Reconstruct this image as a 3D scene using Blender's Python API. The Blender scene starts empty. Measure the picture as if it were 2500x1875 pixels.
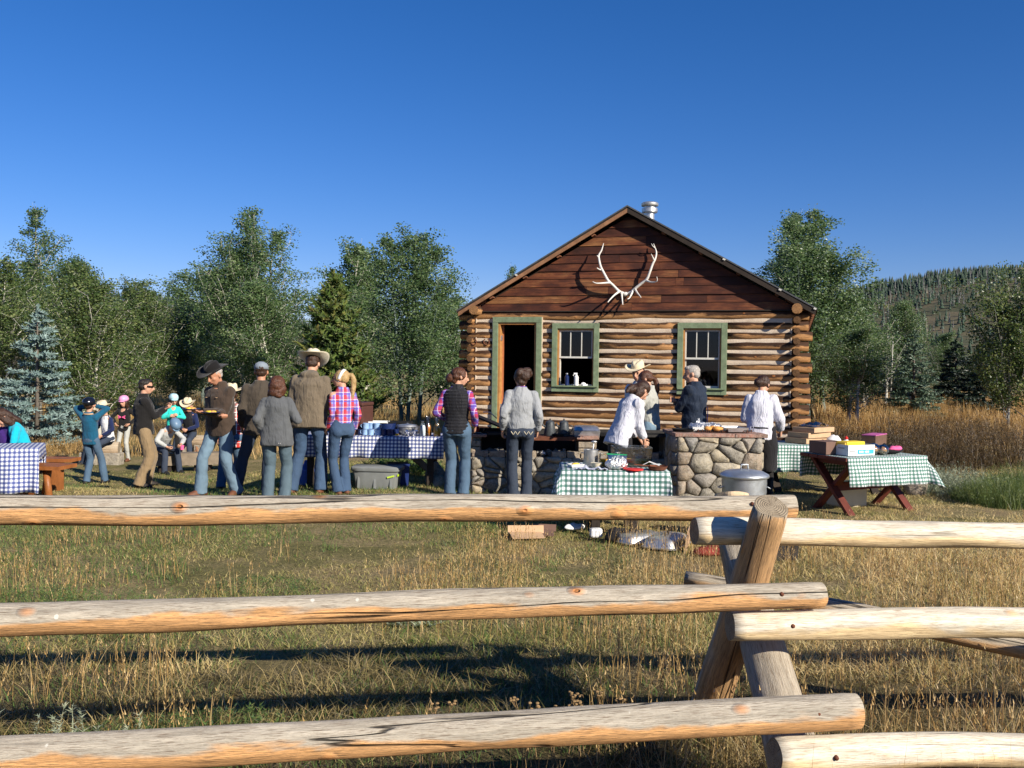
import bpy, math, random
import numpy as np
from mathutils import Vector, Matrix, noise, Euler
R = math.radians
sc = bpy.context.scene
COL = sc.collection
rnd = random.Random(7)

# ------------------------------------------------------------------ camera
F, CXP, CYP = 2250.0, 1250.0, 937.5           # focal length in pixels of the 2500 px wide photograph
EYE = 1.68
PITCH = math.atan((937.5 - 897) / F)
ROLL = 0.014
_f = Vector((0, math.cos(PITCH), -math.sin(PITCH)))
_r0 = Vector((1, 0, 0)); _u0 = Vector((0, math.sin(PITCH), math.cos(PITCH)))
_r = _r0 * math.cos(ROLL) + _u0 * math.sin(ROLL)
_u = -_r0 * math.sin(ROLL) + _u0 * math.cos(ROLL)
cam_d = bpy.data.cameras.new('camera'); cam = bpy.data.objects.new('camera', cam_d); COL.objects.link(cam)
mw = Matrix((( _r.x, _u.x, -_f.x, 0), (_r.y, _u.y, -_f.y, 0), (_r.z, _u.z, -_f.z, EYE), (0, 0, 0, 1)))
cam.matrix_world = mw
cam_d.sensor_width = 36; cam_d.lens = 36 * F / 2500; cam_d.clip_start = .05; cam_d.clip_end = 6000
sc.camera = cam

# ------------------------------------------------------------------ sky, sun, exposure
SUN_EL, SUN_AZ = R(27.5), R(45)              # sun behind the camera, to the right
w = bpy.data.worlds.new('World'); sc.world = w; w.use_nodes = True
nt = w.node_tree; nt.nodes.clear()
sky = nt.nodes.new('ShaderNodeTexSky'); sky.sky_type = 'NISHITA'; sky.sun_disc = False
sky.sun_elevation = SUN_EL; sky.sun_rotation = R(180) - SUN_AZ
sky.altitude = 2600; sky.air_density = 1.35; sky.dust_density = 0.0; sky.ozone_density = 6.0
hs = nt.nodes.new('ShaderNodeHueSaturation'); hs.inputs['Saturation'].default_value = 1.22
bg = nt.nodes.new('ShaderNodeBackground'); bg.inputs['Strength'].default_value = 0.0605
out = nt.nodes.new('ShaderNodeOutputWorld')
tn = nt.nodes.new('ShaderNodeMix'); tn.data_type = 'RGBA'; tn.blend_type = 'MULTIPLY'; tn.inputs[0].default_value = 1; tn.inputs[7].default_value = (1.26, 1.02, 1.24, 1)
nt.links.new(sky.outputs[0], hs.inputs['Color']); nt.links.new(hs.outputs[0], tn.inputs[6]); nt.links.new(tn.outputs[2], bg.inputs[0]); nt.links.new(bg.outputs[0], out.inputs[0])
sd = bpy.data.lights.new('sun', 'SUN'); sd.energy = 5.0; sd.angle = R(.5); sd.color = (1, .915, .78)
so = bpy.data.objects.new('sun', sd); COL.objects.link(so); so.location = (20, -20, 20)
SUN_DIR = Vector((math.sin(SUN_AZ) * math.cos(SUN_EL), -math.cos(SUN_AZ) * math.cos(SUN_EL), math.sin(SUN_EL)))
so.rotation_euler = SUN_DIR.to_track_quat('Z', 'Y').to_euler()
sc.view_settings.view_transform = 'Standard'; sc.view_settings.look = 'None'
sc.view_settings.exposure = 0.60; sc.view_settings.gamma = 1; sc.view_settings.use_curve_mapping = False
sc.cycles.max_bounces = 6; sc.cycles.transparent_max_bounces = 12; sc.cycles.caustics_reflective = False; sc.cycles.caustics_refractive = False

# ------------------------------------------------------------------ from a pixel of the photograph to the place
def P(px, py, Y):
    d = _f + _r * ((px - CXP) / F) - _u * ((py - CYP) / F)
    return Vector((0, 0, EYE)) + d * (Y / d.y)
def G(px, Y, z=0.0):
    return Vector((((px - CXP) / F * Y - (z - EYE) * math.sin(ROLL)) / math.cos(ROLL), Y, z))
def sst(a, b, x):
    t = min(1, max(0, (x - a) / (b - a))); return t * t * (3 - 2 * t)
def gz(x, y):                                   # height of the ground
    z = -.29 * sst(-2.2, -5.2, x) * sst(11.5, 14.5, y) * (1 - sst(20, 30, y))
    z += .12 * sst(1.5, 5, x) * sst(13, 17, y)
    z += .25 * sst(4.2, 7.5, x) * sst(10.5, 15, y)
    z += .05 * noise.noise(Vector((x * .35, y * .35, 1.7))) * sst(2, 5, y)
    z += .018 * noise.noise(Vector((x * 1.7, y * 1.7, 5.1)))
    return z
def GG(px, Y):
    g = G(px, Y, 0); z = gz(g.x, g.y); g = G(px, Y, z); return g

# ------------------------------------------------------------------ scene graph
def thing(name, label, cat, loc=(0, 0, 0), rz=0.0, group=None):
    o = bpy.data.objects.new(name, None); COL.objects.link(o)
    o.location = loc; o.rotation_euler = (0, 0, rz); o.empty_display_size = .1
    o['label'] = label; o['category'] = cat
    if group: o['group'] = group
    return o
def tag(o, label, cat, group=None):
    o['label'] = label; o['category'] = cat
    if group: o['group'] = group
    return o
def kids(o): return [c for c in bpy.data.objects if c.parent == o]
def dup(root, loc, rz=None, label=None, scale=None):
    r = root.copy(); COL.objects.link(r); r.location = loc
    if rz is not None: r.rotation_euler = (0, 0, rz)
    if scale is not None: r.scale = (scale,) * 3 if not hasattr(scale, '__len__') else scale
    if label: r['label'] = label
    for c in kids(root):
        d = c.copy(); COL.objects.link(d); d.parent = r
        for g in kids(c):
            e = g.copy(); COL.objects.link(e); e.parent = d
    return r
def link(name, me, m, parent=None, loc=None, rot=None, smooth=None):
    o = bpy.data.objects.new(name, me); COL.objects.link(o)
    if m is not None and not me.materials: me.materials.append(m)
    if parent is not None: o.parent = parent
    if loc is not None: o.location = loc
    if rot is not None: o.rotation_euler = rot
    return o

class MB:
    """collects closed shapes, links them as one mesh object"""
    def __init__(s): s.v = []; s.f = []; s.uv = {}
    def add(s, vs, fs, M=None):
        b = len(s.v)
        s.v += [tuple(M @ Vector(v)) if M is not None else tuple(v) for v in vs]
        s.f += [tuple(i + b for i in f) for f in fs]; return s
    def box(s, c, d, rot=None, taper=1.0):
        x, y, z = d[0] / 2, d[1] / 2, d[2] / 2; t = taper
        vs = [(-x, -y, -z), (x, -y, -z), (x, y, -z), (-x, y, -z), (-x * t, -y * t, z), (x * t, -y * t, z), (x * t, y * t, z), (-x * t, y * t, z)]
        M = Matrix.Translation(c) @ (rot.to_matrix().to_4x4() if isinstance(rot, Euler) else (Euler(rot).to_matrix().to_4x4() if rot is not None else Matrix()))
        return s.add(vs, [(0, 3, 2, 1), (4, 5, 6, 7), (0, 1, 5, 4), (1, 2, 6, 5), (2, 3, 7, 6), (3, 0, 4, 7)], M)
    def bar(s, a, b, wd, hd, up=Vector((0, 0, 1))):
        a, b = Vector(a), Vector(b); d = (b - a); L = d.length; d.normalize()
        x = d.cross(Vector(up)); x = x.normalized() if x.length > 1e-4 else Vector((1, 0, 0)); z = x.cross(d)
        vs = []
        for p in (a, b):
            for i, j in ((-1, -1), (1, -1), (1, 1), (-1, 1)): vs.append(p + x * i * wd / 2 + z * j * hd / 2)
        return s.add(vs, [(0, 1, 2, 3), (7, 6, 5, 4), (0, 4, 5, 1), (1, 5, 6, 2), (2, 6, 7, 3), (3, 7, 4, 0)])
    def tube(s, pts, rad, seg=8, caps=True, flat=1.0):
        pts = [Vector(p) for p in pts]; n = len(pts)
        if not hasattr(rad, '__len__'): rad = [rad] * n
        vs, fs = [], []; ref = None
        for i, p in enumerate(pts):
            d = (pts[min(i + 1, n - 1)] - pts[max(i - 1, 0)]).normalized()
            if ref is None: ref = Vector((0, 0, 1)) if abs(d.z) < .9 else Vector((0, 1, 0))
            x = d.cross(ref).normalized(); y = x.cross(d).normalized(); ref = y
            for k in range(seg):
                a = 2 * math.pi * k / seg
                vs.append(p + (x * math.cos(a) + y * math.sin(a) * flat) * rad[i])
        for i in range(n - 1):
            for k in range(seg):
                k2 = (k + 1) % seg
                fs.append((i * seg + k, i * seg + k2, (i + 1) * seg + k2, (i + 1) * seg + k))
        if caps: fs += [tuple(range(seg - 1, -1, -1)), tuple(range((n - 1) * seg, n * seg))]
        return s.add(vs, fs)
    def caps(s, a, b, ra, rb, seg=12):             # tapered capsule
        a, b = Vector(a), Vector(b); d = (b - a).normalized() if (b - a).length > 1e-6 else Vector((0, 0, 1))
        pts, rad = [], []
        for t in (1.25, .9, .5): pass
        for q in (-.98, -.8, -.45): pts.append(a + d * ra * q); rad.append(ra * math.sqrt(1 - q * q))
        pts += [a, b]; rad += [ra, rb]
        for q in (.45, .8, .98): pts.append(b + d * rb * q); rad.append(rb * math.sqrt(1 - q * q))
        return s.tube(pts, rad, seg)
    def ell(s, c, r, M=None, seg=14, rings=9):
        vs, fs = [(0, 0, -r[2])], []
        for i in range(1, rings):
            t = math.pi * i / rings - math.pi / 2
            for k in range(seg):
                a = 2 * math.pi * k / seg; vs.append((r[0] * math.cos(t) * math.cos(a), r[1] * math.cos(t) * math.sin(a), r[2] * math.sin(t)))
        vs.append((0, 0, r[2])); top = len(vs) - 1
        for k in range(seg):
            k2 = (k + 1) % seg
            fs.append((0, 1 + k2, 1 + k)); fs.append((top, 1 + (rings - 2) * seg + k, 1 + (rings - 2) * seg + k2))
            for i in range(rings - 2): fs.append((1 + i * seg + k, 1 + i * seg + k2, 1 + (i + 1) * seg + k2, 1 + (i + 1) * seg + k))
        T = Matrix.Translation(c)
        if M is not None: T = T @ M.to_4x4()
        return s.add(vs, fs, T)
    def lathe(s, prof, seg=20, c=(0, 0, 0), closed=False, M=None):
        vs, fs = [], []; n = len(prof)
        for r, z in prof:
            for k in range(seg):
                a = 2 * math.pi * k / seg; vs.append((r * math.cos(a), r * math.sin(a), z))
        for i in range(n - (0 if closed else 1)):
            j = (i + 1) % n
            for k in range(seg):
                k2 = (k + 1) % seg; fs.append((i * seg + k, i * seg + k2, j * seg + k2, j * seg + k))
        if not closed:
            if prof[0][0] > 1e-5: fs.append(tuple(range(seg - 1, -1, -1)))
            if prof[-1][0] > 1e-5: fs.append(tuple(range((n - 1) * seg, n * seg)))
        T = Matrix.Translation(c)
        if M is not None: T = T @ M.to_4x4()
        return s.add(vs, fs, T)
    def loft(s, rings, seg=18, p=2.0):             # rings: (centre, rx, ry [, matrix]) super-ellipses
        vs, fs = [], []
        for rg in rings:
            c, rx, ry = Vector(rg[0]), rg[1], rg[2]; M = rg[3] if len(rg) > 3 else None
            for k in range(seg):
                a = 2 * math.pi * k / seg; ca, sa = math.cos(a), math.sin(a)
                q = (abs(ca) ** p + abs(sa) ** p) ** (-1 / p)
                v = Vector((rx * ca * q, ry * sa * q, 0))
                if M is not None: v = M @ v
                vs.append(c + v)
        n = len(rings)
        for i in range(n - 1):
            for k in range(seg):
                k2 = (k + 1) % seg; fs.append((i * seg + k, i * seg + k2, (i + 1) * seg + k2, (i + 1) * seg + k))
        fs += [tuple(range(seg - 1, -1, -1)), tuple(range((n - 1) * seg, n * seg))]
        return s.add(vs, fs)
    def mesh(s, name, smooth=False):
        me = bpy.data.meshes.new(name); me.from_pydata(s.v, [], s.f)
        if smooth: me.polygons.foreach_set('use_smooth', [True] * len(me.polygons))
        me.update(); return me
    def build(s, name, m, parent=None, smooth=False, loc=None, rot=None, bevel=0):
        me = s.mesh(name, smooth); o = link(name, me, m, parent, loc, rot)
        if bevel:
            b = o.modifiers.new('bevel', 'BEVEL'); b.width = bevel; b.segments = 2; b.limit_method = 'ANGLE'; b.angle_limit = R(40)
        return o
def soft(o, angle=35):                              # smooth shading that keeps hard edges
    me = o.data; me.polygons.foreach_set('use_smooth', [True] * len(me.polygons))
    import bmesh
    b = bmesh.new(); b.from_mesh(me)
    for e in b.edges:
        if len(e.link_faces) == 2 and e.calc_face_angle(0) > R(angle): e.smooth = False
    b.to_mesh(me); b.free(); return o

# ------------------------------------------------------------------ materials
class NT:
    def __init__(s, name):
        s.m = bpy.data.materials.new(name); s.m.use_nodes = True; s.t = s.m.node_tree
        s.t.nodes.clear(); s.o = s.t.nodes.new('ShaderNodeOutputMaterial'); s.b = s.t.nodes.new('ShaderNodeBsdfPrincipled')
        s.t.links.new(s.b.outputs[0], s.o.inputs[0])
    def put(s, inp, v):
        if isinstance(v, bpy.types.NodeSocket): s.t.links.new(v, inp)
        elif v is not None:
            if hasattr(v, '__len__') and len(v) == 3 and inp.type == 'RGBA': v = (*v, 1)
            inp.default_value = v
    def n(s, typ, ins=None, **pr):
        k = s.t.nodes.new('ShaderNode' + typ)
        for a, b in pr.items(): setattr(k, a, b)
        for a, b in (ins or {}).items(): s.put(k.inputs[a], b)
        return k
    def coord(s, which='Object'): return s.n('TexCoord').outputs[which]
    def uv(s): return s.n('UVMap').outputs[0]
    def map(s, v, scale=(1, 1, 1), loc=(0, 0, 0), rot=(0, 0, 0)): return s.n('Mapping', {'Vector': v, 'Scale': scale, 'Location': loc, 'Rotation': rot}).outputs[0]
    def noise(s, v, scale, detail=4, rough=.55, dist=0, col=False):
        k = s.n('TexNoise', {'Vector': v, 'Scale': scale, 'Detail': detail, 'Roughness': rough, 'Distortion': dist}); return k.outputs['Color' if col else 'Fac']
    def voro(s, v, scale, out='Distance', feature='F1', rand=1): return s.n('TexVoronoi', {'Vector': v, 'Scale': scale, 'Randomness': rand}, feature=feature).outputs[out]
    def ramp(s, f, stops, interp='LINEAR'):
        k = s.n('ValToRGB', {'Fac': f}); e = k.color_ramp.elements; k.color_ramp.interpolation = interp
        while len(e) < len(stops): e.new(.5)
        for i, (p, c) in enumerate(stops): e[i].position = p; e[i].color = (*c, 1) if hasattr(c, '__len__') else (c, c, c, 1)
        return k.outputs[0]
    def mix(s, f, a, b, blend='MIX'):
        k = s.n('Mix', data_type='RGBA', blend_type=blend); s.put(k.inputs[0], f); s.put(k.inputs[6], a); s.put(k.inputs[7], b); return k.outputs[2]
    def math(s, op, a, b=0.0, clamp=False):
        k = s.n('Math', operation=op, use_clamp=clamp); s.put(k.inputs[0], a); s.put(k.inputs[1], b); return k.outputs[0]
    def attr(s, name, out='Fac'): return s.n('Attribute', attribute_name=name).outputs[out]
    def rand(s): return s.n('ObjectInfo').outputs['Random']
    def hsv(s, c, h=.5, sa=1, v=1): return s.n('HueSaturation', {'Hue': h, 'Saturation': sa, 'Value': v, 'Color': c}).outputs[0]
    def bump(s, h, strength=.4, dist=.01, normal=None):
        k = s.n('Bump', {'Strength': strength, 'Distance': dist, 'Height': h})
        if normal is not None: s.put(k.inputs['Normal'], normal)
        return k.outputs[0]
    def done(s, col=None, rough=.8, metal=0, normal=None, spec=.3, **k):
        s.put(s.b.inputs['Base Color'], col); s.put(s.b.inputs['Roughness'], rough); s.put(s.b.inputs['Metallic'], metal)
        s.put(s.b.inputs['Specular IOR Level'], spec)
        if normal is not None: s.put(s.b.inputs['Normal'], normal)
        for a, b in k.items(): s.put(s.b.inputs[a.replace('_', ' ')], b)
        return s.m
def vary(name, c, rough=.7, metal=0, var=.25, scale=12, bump=.15, spec=.3, fine=90, **k):
    """a plain colour with wear, grain and a little relief"""
    t = NT(name); v = t.coord()
    n1 = t.noise(v, scale, 5, .6); n2 = t.noise(v, fine, 3, .6)
    lo = tuple(x * (1 - var) for x in c); hi = tuple(min(1, x * (1 + var)) for x in c)
    col = t.ramp(n1, [(.3, lo), (.7, hi)])
    col = t.mix(.25, col, t.ramp(n2, [(.3, lo), (.7, hi)]))
    rr = t.math('ADD', t.math('MULTIPLY', n1, .25), rough - .12, True)
    return t.done(col, rr, metal, t.bump(n2, bump, .004), spec, **k)
def fabric(name, c, var=.18, fine=220, rough=.9, fold=.5, heather=0):
    t = NT(name); v = t.coord()
    n1 = t.noise(t.map(v, (1.3, 1.3, .38)), 9, 5, .6, .9); n2 = t.noise(v, fine, 2, .6); n3 = t.noise(v, 2.5, 2)
    lo = tuple(x * (1 - var) for x in c); hi = tuple(min(1, x * (1 + var)) for x in c)
    col = t.mix(.5, t.ramp(n1, [(.3, lo), (.7, hi)]), t.ramp(n3, [(.35, lo), (.65, hi)]))
    if heather: col = t.mix(t.math('MULTIPLY', n2, heather), col, tuple(min(1, x * 1.6) for x in c))
    nb = t.bump(n2, .25, .002); nb = t.bump(n1, min(1, fold * 1.6), .035, nb)
    return t.done(col, rough, 0, nb, .15, Sheen_Weight=.15)
def denim(name, c, fade=.5):
    t = NT(name); v = t.coord(); n1 = t.noise(t.map(v, (1, 1, .45)), 10, 5, .6, .8); n2 = t.noise(v, 260, 2); n3 = t.noise(t.map(v, (2.2, 1, .5)), 2.6, 3)
    col = t.ramp(n3, [(.3, tuple(x * .7 for x in c)), (.55, c), (.72, tuple(min(1, x * (1 + fade) + .02) for x in c))])
    col = t.mix(t.math('MULTIPLY', n1, .5), col, tuple(x * .55 for x in c))
    col = t.mix(t.math('MULTIPLY', n2, .25), col, (.22, .27, .34))
    return t.done(col, .88, 0, t.bump(n1, .6, .025, t.bump(n2, .3, .002)), .15)
def stripes(t, x, period, width=.5, off=0.0):
    return t.math('LESS_THAN', t.math('FRACT', t.math('ADD', t.math('DIVIDE', x, period), off)), width)
def gingham(name, c, period, wh=(.78, .80, .82)):
    t = NT(name); s = t.n('SeparateXYZ', {'Vector': t.uv()})
    a = stripes(t, s.outputs[0], period); b = stripes(t, s.outputs[1], period)
    q = t.math('MULTIPLY', t.math('ADD', a, b), .5)
    mid = tuple(.72 * x + .28 * y * .75 for x, y in zip(c, wh))
    col = t.ramp(q, [(0, wh), (.34, mid), (.84, c)], 'CONSTANT')
    n1 = t.noise(t.coord(), 7, 4, .55, .5); n2 = t.noise(t.uv(), 300, 2)
    col = t.mix(t.math('MULTIPLY', n2, .15), col, (.5, .52, .55))
    return t.done(col, .7, 0, t.bump(n1, .5, .02, t.bump(n2, .2, .001)), .25)
def plaid(name, base, a, b, per=.11, la=(.9, .9, .9)):
    t = NT(name); s = t.n('SeparateXYZ', {'Vector': t.map(t.coord(), (1, 1, 1), rot=(0, 0, R(20)))})
    x, z = s.outputs[0], s.outputs[2]
    col = t.mix(stripes(t, x, per, .42), base, a); col = t.mix(t.math('MULTIPLY', stripes(t, z, per, .42), .6), col, a)
    col = t.mix(t.math('MULTIPLY', stripes(t, x, per, .18, .35), .8), col, b); col = t.mix(t.math('MULTIPLY', stripes(t, z, per, .18, .35), .8), col, b)
    col = t.mix(t.math('MULTIPLY', stripes(t, z, per, .05, .05), .8), col, la); col = t.mix(t.math('MULTIPLY', stripes(t, x, per, .05, .05), .8), col, la)
    n1 = t.noise(t.coord(), 11, 4, .55, .6)
    return t.done(col, .85, 0, t.bump(n1, .5, .02), .15)
def logwood(name, top, low, dark, grain=1.0, knots=True, wthr=(-.1, .35), crack=.5, pale=0.0, spots=0):
    """round timber: uv = metres along / metres round, 'up' = how far the skin faces the weather"""
    t = NT(name); uv = t.uv(); rv = t.rand(); off = t.n('CombineXYZ', {'X': t.math('MULTIPLY', rv, 37), 'Y': t.math('MULTIPLY', rv, 11)}).outputs[0]
    uv = t.n('VectorMath', {0: uv, 1: off}, operation='ADD').outputs[0]
    long = t.map(uv, (1.1, 15, 1)); fine = t.map(uv, (5, 110, 1))
    g1 = t.noise(long, 3.0, 6, .62, .6); g2 = t.noise(fine, 3.0, 4, .65, .3); blot = t.noise(t.map(uv, (1, 3, 1)), 2.3, 4, .6, .4)
    up = t.attr('up'); e = t.math('ADD', up, t.math('MULTIPLY', t.math('SUBTRACT', blot, .5), 1.0))
    wf = t.ramp(e, [(max(0, .5 + wthr[0] / 2), 0), (min(1, .5 + wthr[1] / 2), 1)])
    ctop = t.ramp(g1, [(.25, tuple(x * .62 for x in top)), (.5, top), (.75, tuple(min(1, x * 1.35 + pale) for x in top))])
    clow = t.ramp(g1, [(.22, tuple(x * .45 for x in low)), (.5, low), (.75, tuple(min(1, x * 1.35) for x in low))])
    col = t.mix(wf, clow, ctop)
    col = t.mix(t.ramp(g2, [(.34, .85), (.50, 0)]), col, dark)
    hgt = t.math('ADD', t.math('MULTIPLY', g1, .6), t.math('MULTIPLY', g2, .5))
    if knots:
        kd = t.voro(t.map(uv, (1.0, 1.5, 1)), 4.2); kd = t.math('ADD', kd, t.math('MULTIPLY', t.math('SUBTRACT', blot, .5), .04))
        col = t.mix(t.ramp(kd, [(.045, 1), (.075, 0)]), col, tuple(x * .9 for x in dark))
        col = t.mix(t.math('MULTIPLY', t.ramp(kd, [(.07, 1), (.16, 0)]), .6), col, (low[0] * 1.1, low[1] * .8, low[2] * .55))
        hgt = t.math('ADD', hgt, t.ramp(kd, [(0, .3), (.03, 0), (.06, 1.2), (.17, 0)]))
    ck = t.noise(t.map(uv, (.22, 4.6, 1)), 1.5, 3, .5, .25); ckm = t.ramp(ck, [(.491, 0), (.498, 1), (.502, 1), (.509, 0)])
    ckm = t.math('MULTIPLY', ckm, t.ramp(t.noise(t.map(uv, (.5, .8, 1)), 1.4, 2), [(.47, 0), (.54, crack)]))
    col = t.mix(ckm, col, (.015, .011, .008)); hgt = t.math('SUBTRACT', hgt, t.math('MULTIPLY', ckm, 1.5))
    if spots:
        vk = t.n('TexVoronoi', {'Vector': t.map(uv, (1.0, .8, 1)), 'Scale': 13.0, 'Randomness': 1}); sp = t.n('SeparateColor', {'Color': vk.outputs['Color']}).outputs[0]
        hit = t.math('MULTIPLY', t.math('GREATER_THAN', sp, .90), t.ramp(t.math('ADD', vk.outputs['Distance'], t.math('MULTIPLY', t.noise(uv, 60, 2), .06)), [(.10, 1), (.13, 0)]))
        hit = t.math('MULTIPLY', hit, t.ramp(up, [(.48, 0), (.55, spots)])); col = t.mix(hit, col, (.72, .69, .60))
    return t.done(col, .78, 0, t.bump(hgt, .75 * grain, .008), .25)
def endgrain(name, c, dark):
    t = NT(name); v = t.coord('UV'); s = t.n('SeparateXYZ', {'Vector': v}); r = t.math('SQRT', t.math('ADD', t.math('POWER', s.outputs[0], 2), t.math('POWER', s.outputs[1], 2)))
    nn = t.noise(v, 30, 4); rr = t.math('SINE', t.math('ADD', t.math('MULTIPLY', r, 700), t.math('MULTIPLY', nn, 9)))
    ang = t.math('ARCTAN2', s.outputs[1], s.outputs[0]); sp = t.noise(t.n('CombineXYZ', {'X': t.math('MULTIPLY', ang, 3), 'Y': t.math('MULTIPLY', r, 3)}).outputs[0], 2.2, 3, .7)
    col = t.mix(t.math('MULTIPLY', t.ramp(rr, [(0, 0), (1, 1)]), .4), c, dark)
    col = t.mix(t.ramp(sp, [(.36, .9), (.41, 0)]), col, (.02, .015, .01)); col = t.mix(t.ramp(nn, [(.3, .5), (.6, 0)]), col, dark)
    return t.done(col, .85, 0, t.bump(t.math('ADD', rr, t.math('MULTIPLY', sp, 4)), .5, .003), .2)

# round timber as a mesh along +X, from x=0 to x=L
def log_mesh(name, L, r0, r1, seed, seg=16, step=.18, wob=.008, bend=.01, flat=1.0, end=1.0):
    rs = random.Random(seed); n = max(3, int(L / step) + 1); vs, fs, uv, up = [], [], [], []
    ph = rs.uniform(0, 50)
    for i in range(n + 1):
        t = i / n; x = t * L; rr = r0 + (r1 - r0) * t
        cy = bend * noise.noise(Vector((x * .6, ph, 0))) * 2; cz = bend * noise.noise(Vector((x * .6, ph, 9))) * 2
        for k in range(seg):
            a = 2 * math.pi * k / seg
            q = rr + wob * noise.noise(Vector((x * 2.2, math.cos(a) * 1.2 + ph, math.sin(a) * 1.2)))
            if i in (0, n): q -= rr * .05 * end
            vs.append((x, cy + q * math.cos(a), cz + q * math.sin(a) * flat))
    for i in range(n):
        for k in range(seg):
            k2 = (k + 1) % seg; fs.append((i * seg + k, i * seg + k2, (i + 1) * seg + k2, (i + 1) * seg + k))
            for (ii, kk) in ((i, k), (i, k + 1), (i + 1, k + 1), (i + 1, k)): uv.append((ii / n * L, kk / seg * 2 * math.pi * rr))
    mats = [0] * len(fs)
    for base, sg in ((0, 1), (n * seg, -1)):
        c = Vector((0, 0, 0));
        for k in range(seg): c += Vector(vs[base + k])
        c /= seg; ci = len(vs); vs.append(tuple(c + Vector((-.004 * sg, 0, 0))))
        for k in range(seg):
            k2 = (k + 1) % seg; tri = (ci, base + k2, base + k) if sg > 0 else (ci, base + k, base + k2)
            fs.append(tri); mats.append(1)
            for vi in tri: uv.append((vs[vi][1] - c.y, vs[vi][2] - c.z))
    me = bpy.data.meshes.new(name); me.from_pydata(vs, [], fs)
    ul = me.uv_layers.new(name='UVMap'); ul.data.foreach_set('uv', [c for p in uv for c in p])
    me.polygons.foreach_set('material_index', mats); me.polygons.foreach_set('use_smooth', [m == 0 for m in mats])
    return me, vs
def set_up(me, Mrot, lo=-1):                       # 'up' from the placed orientation, 0..1
    up = []
    me.update()
    nr = [0] * (len(me.vertices) * 3); me.vertices.foreach_get('normal', nr)
    for i in range(len(me.vertices)):
        nn = Mrot @ Vector(nr[i * 3:i * 3 + 3]); up.append(.5 + .5 * nn.z)
    a = me.attributes.new('up', 'FLOAT', 'POINT'); a.data.foreach_set('value', up)
def log_between(name, a, b, r0, r1, seed, m, mend, parent=None, **k):
    a, b = Vector(a), Vector(b); d = b - a; L = d.length
    me, _ = log_mesh(name, L, r0, r1, seed, **k); me.materials.append(m); me.materials.append(mend)
    q = d.to_track_quat('X', 'Z'); set_up(me, q.to_matrix())
    o = bpy.data.objects.new(name, me); COL.objects.link(o); o.location = a; o.rotation_euler = q.to_euler()
    if parent is not None: o.parent = parent
    return o
# ------------------------------------------------------------------ the materials of this place
M_rail = logwood('weathered_rail', (.44, .39, .31), (.66, .36, .15), (.13, .08, .05), 1.5, True, (.02, .26), .9, 0, .8)
M_rail2 = logwood('pale_rail', (.66, .60, .48), (.80, .60, .34), (.30, .19, .10), .9, True, (-.30, .05), .45)
M_post = logwood('post_wood', (.40, .345, .265), (.52, .31, .145), (.14, .09, .055), 1.2, True, (-.1, .3), .9)
M_rail_end = endgrain('rail_end_grain', (.34, .28, .20), (.14, .10, .06))
M_clog = logwood('cabin_log', (.050, .022, .010), (.42, .215, .085), (.035, .016, .008), 1.2, True, (-.05, .22), .5)
M_clog_end = endgrain('cabin_log_end', (.17, .09, .042), (.05, .025, .012))
M_plate_end = endgrain('plate_log_end', (.40, .21, .09), (.12, .055, .02))
M_bark = logwood('seat_log', (.40, .33, .24), (.40, .30, .20), (.16, .11, .07), 1.0, True)
def m_plank():
    t = NT('gable_board'); v = t.coord(); rv = t.rand()
    off = t.n('CombineXYZ', {'X': t.math('MULTIPLY', rv, 31), 'Y': 0.0, 'Z': t.math('MULTIPLY', rv, 17)}).outputs[0]
    v = t.n('VectorMath', {0: v, 1: off}, operation='ADD').outputs[0]
    g = t.noise(t.map(v, (.8, 1, 14)), 2.4, 6, .62, .5); f = t.noise(t.map(v, (3, 1, 90)), 2, 4, .6); b = t.noise(t.map(v, (.7, 1, 1.5)), 2.1, 4, .6)
    base = t.ramp(t.math('ADD', t.math('MULTIPLY', b, .75), t.math('MULTIPLY', rv, .25)), [(.33, (.030, .009, .006)), (.46, (.090, .025, .012)), (.57, (.18, .056, .022)), (.70, (.34, .15, .055))])
    col = t.mix(t.ramp(g, [(.35, .7), (.6, 0)]), base, (.035, .013, .009)); col = t.mix(t.ramp(f, [(.35, .4), (.5, 0)]), col, (.03, .012, .008))
    kd = t.voro(t.map(v, (1, .2, 1.8)), 2.6); col = t.mix(t.ramp(kd, [(.04, 1), (.07, 0)]), col, (.02, .01, .008))
    return t.done(col, .72, 0, t.bump(t.math('ADD', g, f), .5, .006), .3)
M_plank = m_plank()
def m_chink():
    t = NT('chinking'); v = t.coord(); n1 = t.noise(v, 6, 5, .6); n2 = t.noise(v, 45, 4, .6); vo = t.voro(v, 22)
    col = t.ramp(n1, [(.3, (.54, .43, .32)), (.7, (.70, .58, .45))]); col = t.mix(t.ramp(vo, [(.05, .8), (.10, 0)]), col, (.2, .14, .09)); col = t.mix(t.ramp(n2, [(.3, .4), (.5, 0)]), col, (.40, .33, .26))
    return t.done(col, .9, 0, t.bump(n2, .6, .01), .2)
M_chink = m_chink()
M_green = vary('green_trim', (.185, .235, .140), .7, 0, .32, 9, .4)
M_orange = vary('jamb_wood', (.42, .20, .065), .5, 0, .3, 9, .2)
M_door = vary('door_wood', (.38, .13, .05), .5, 0, .3, 9, .2)
M_white = vary('white_paint', (.62, .60, .54), .6, 0, .12, 20, .2)
M_barge = vary('barge_wood', (.30, .15, .075), .75, 0, .4, 6, .5)
M_roof = vary('roofing', (.085, .09, .095), .7, 0, .4, 14, .6)
M_rafter = vary('rafter_wood', (.20, .085, .045), .8, 0, .4, 8, .5)
M_steel = vary('galvanized_steel', (.60, .59, .56), .42, .85, .2, 9, .08)
M_galv = vary('dull_galvanized_steel', (.50, .53, .55), .42, .8, .25, 7, .1)
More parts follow.
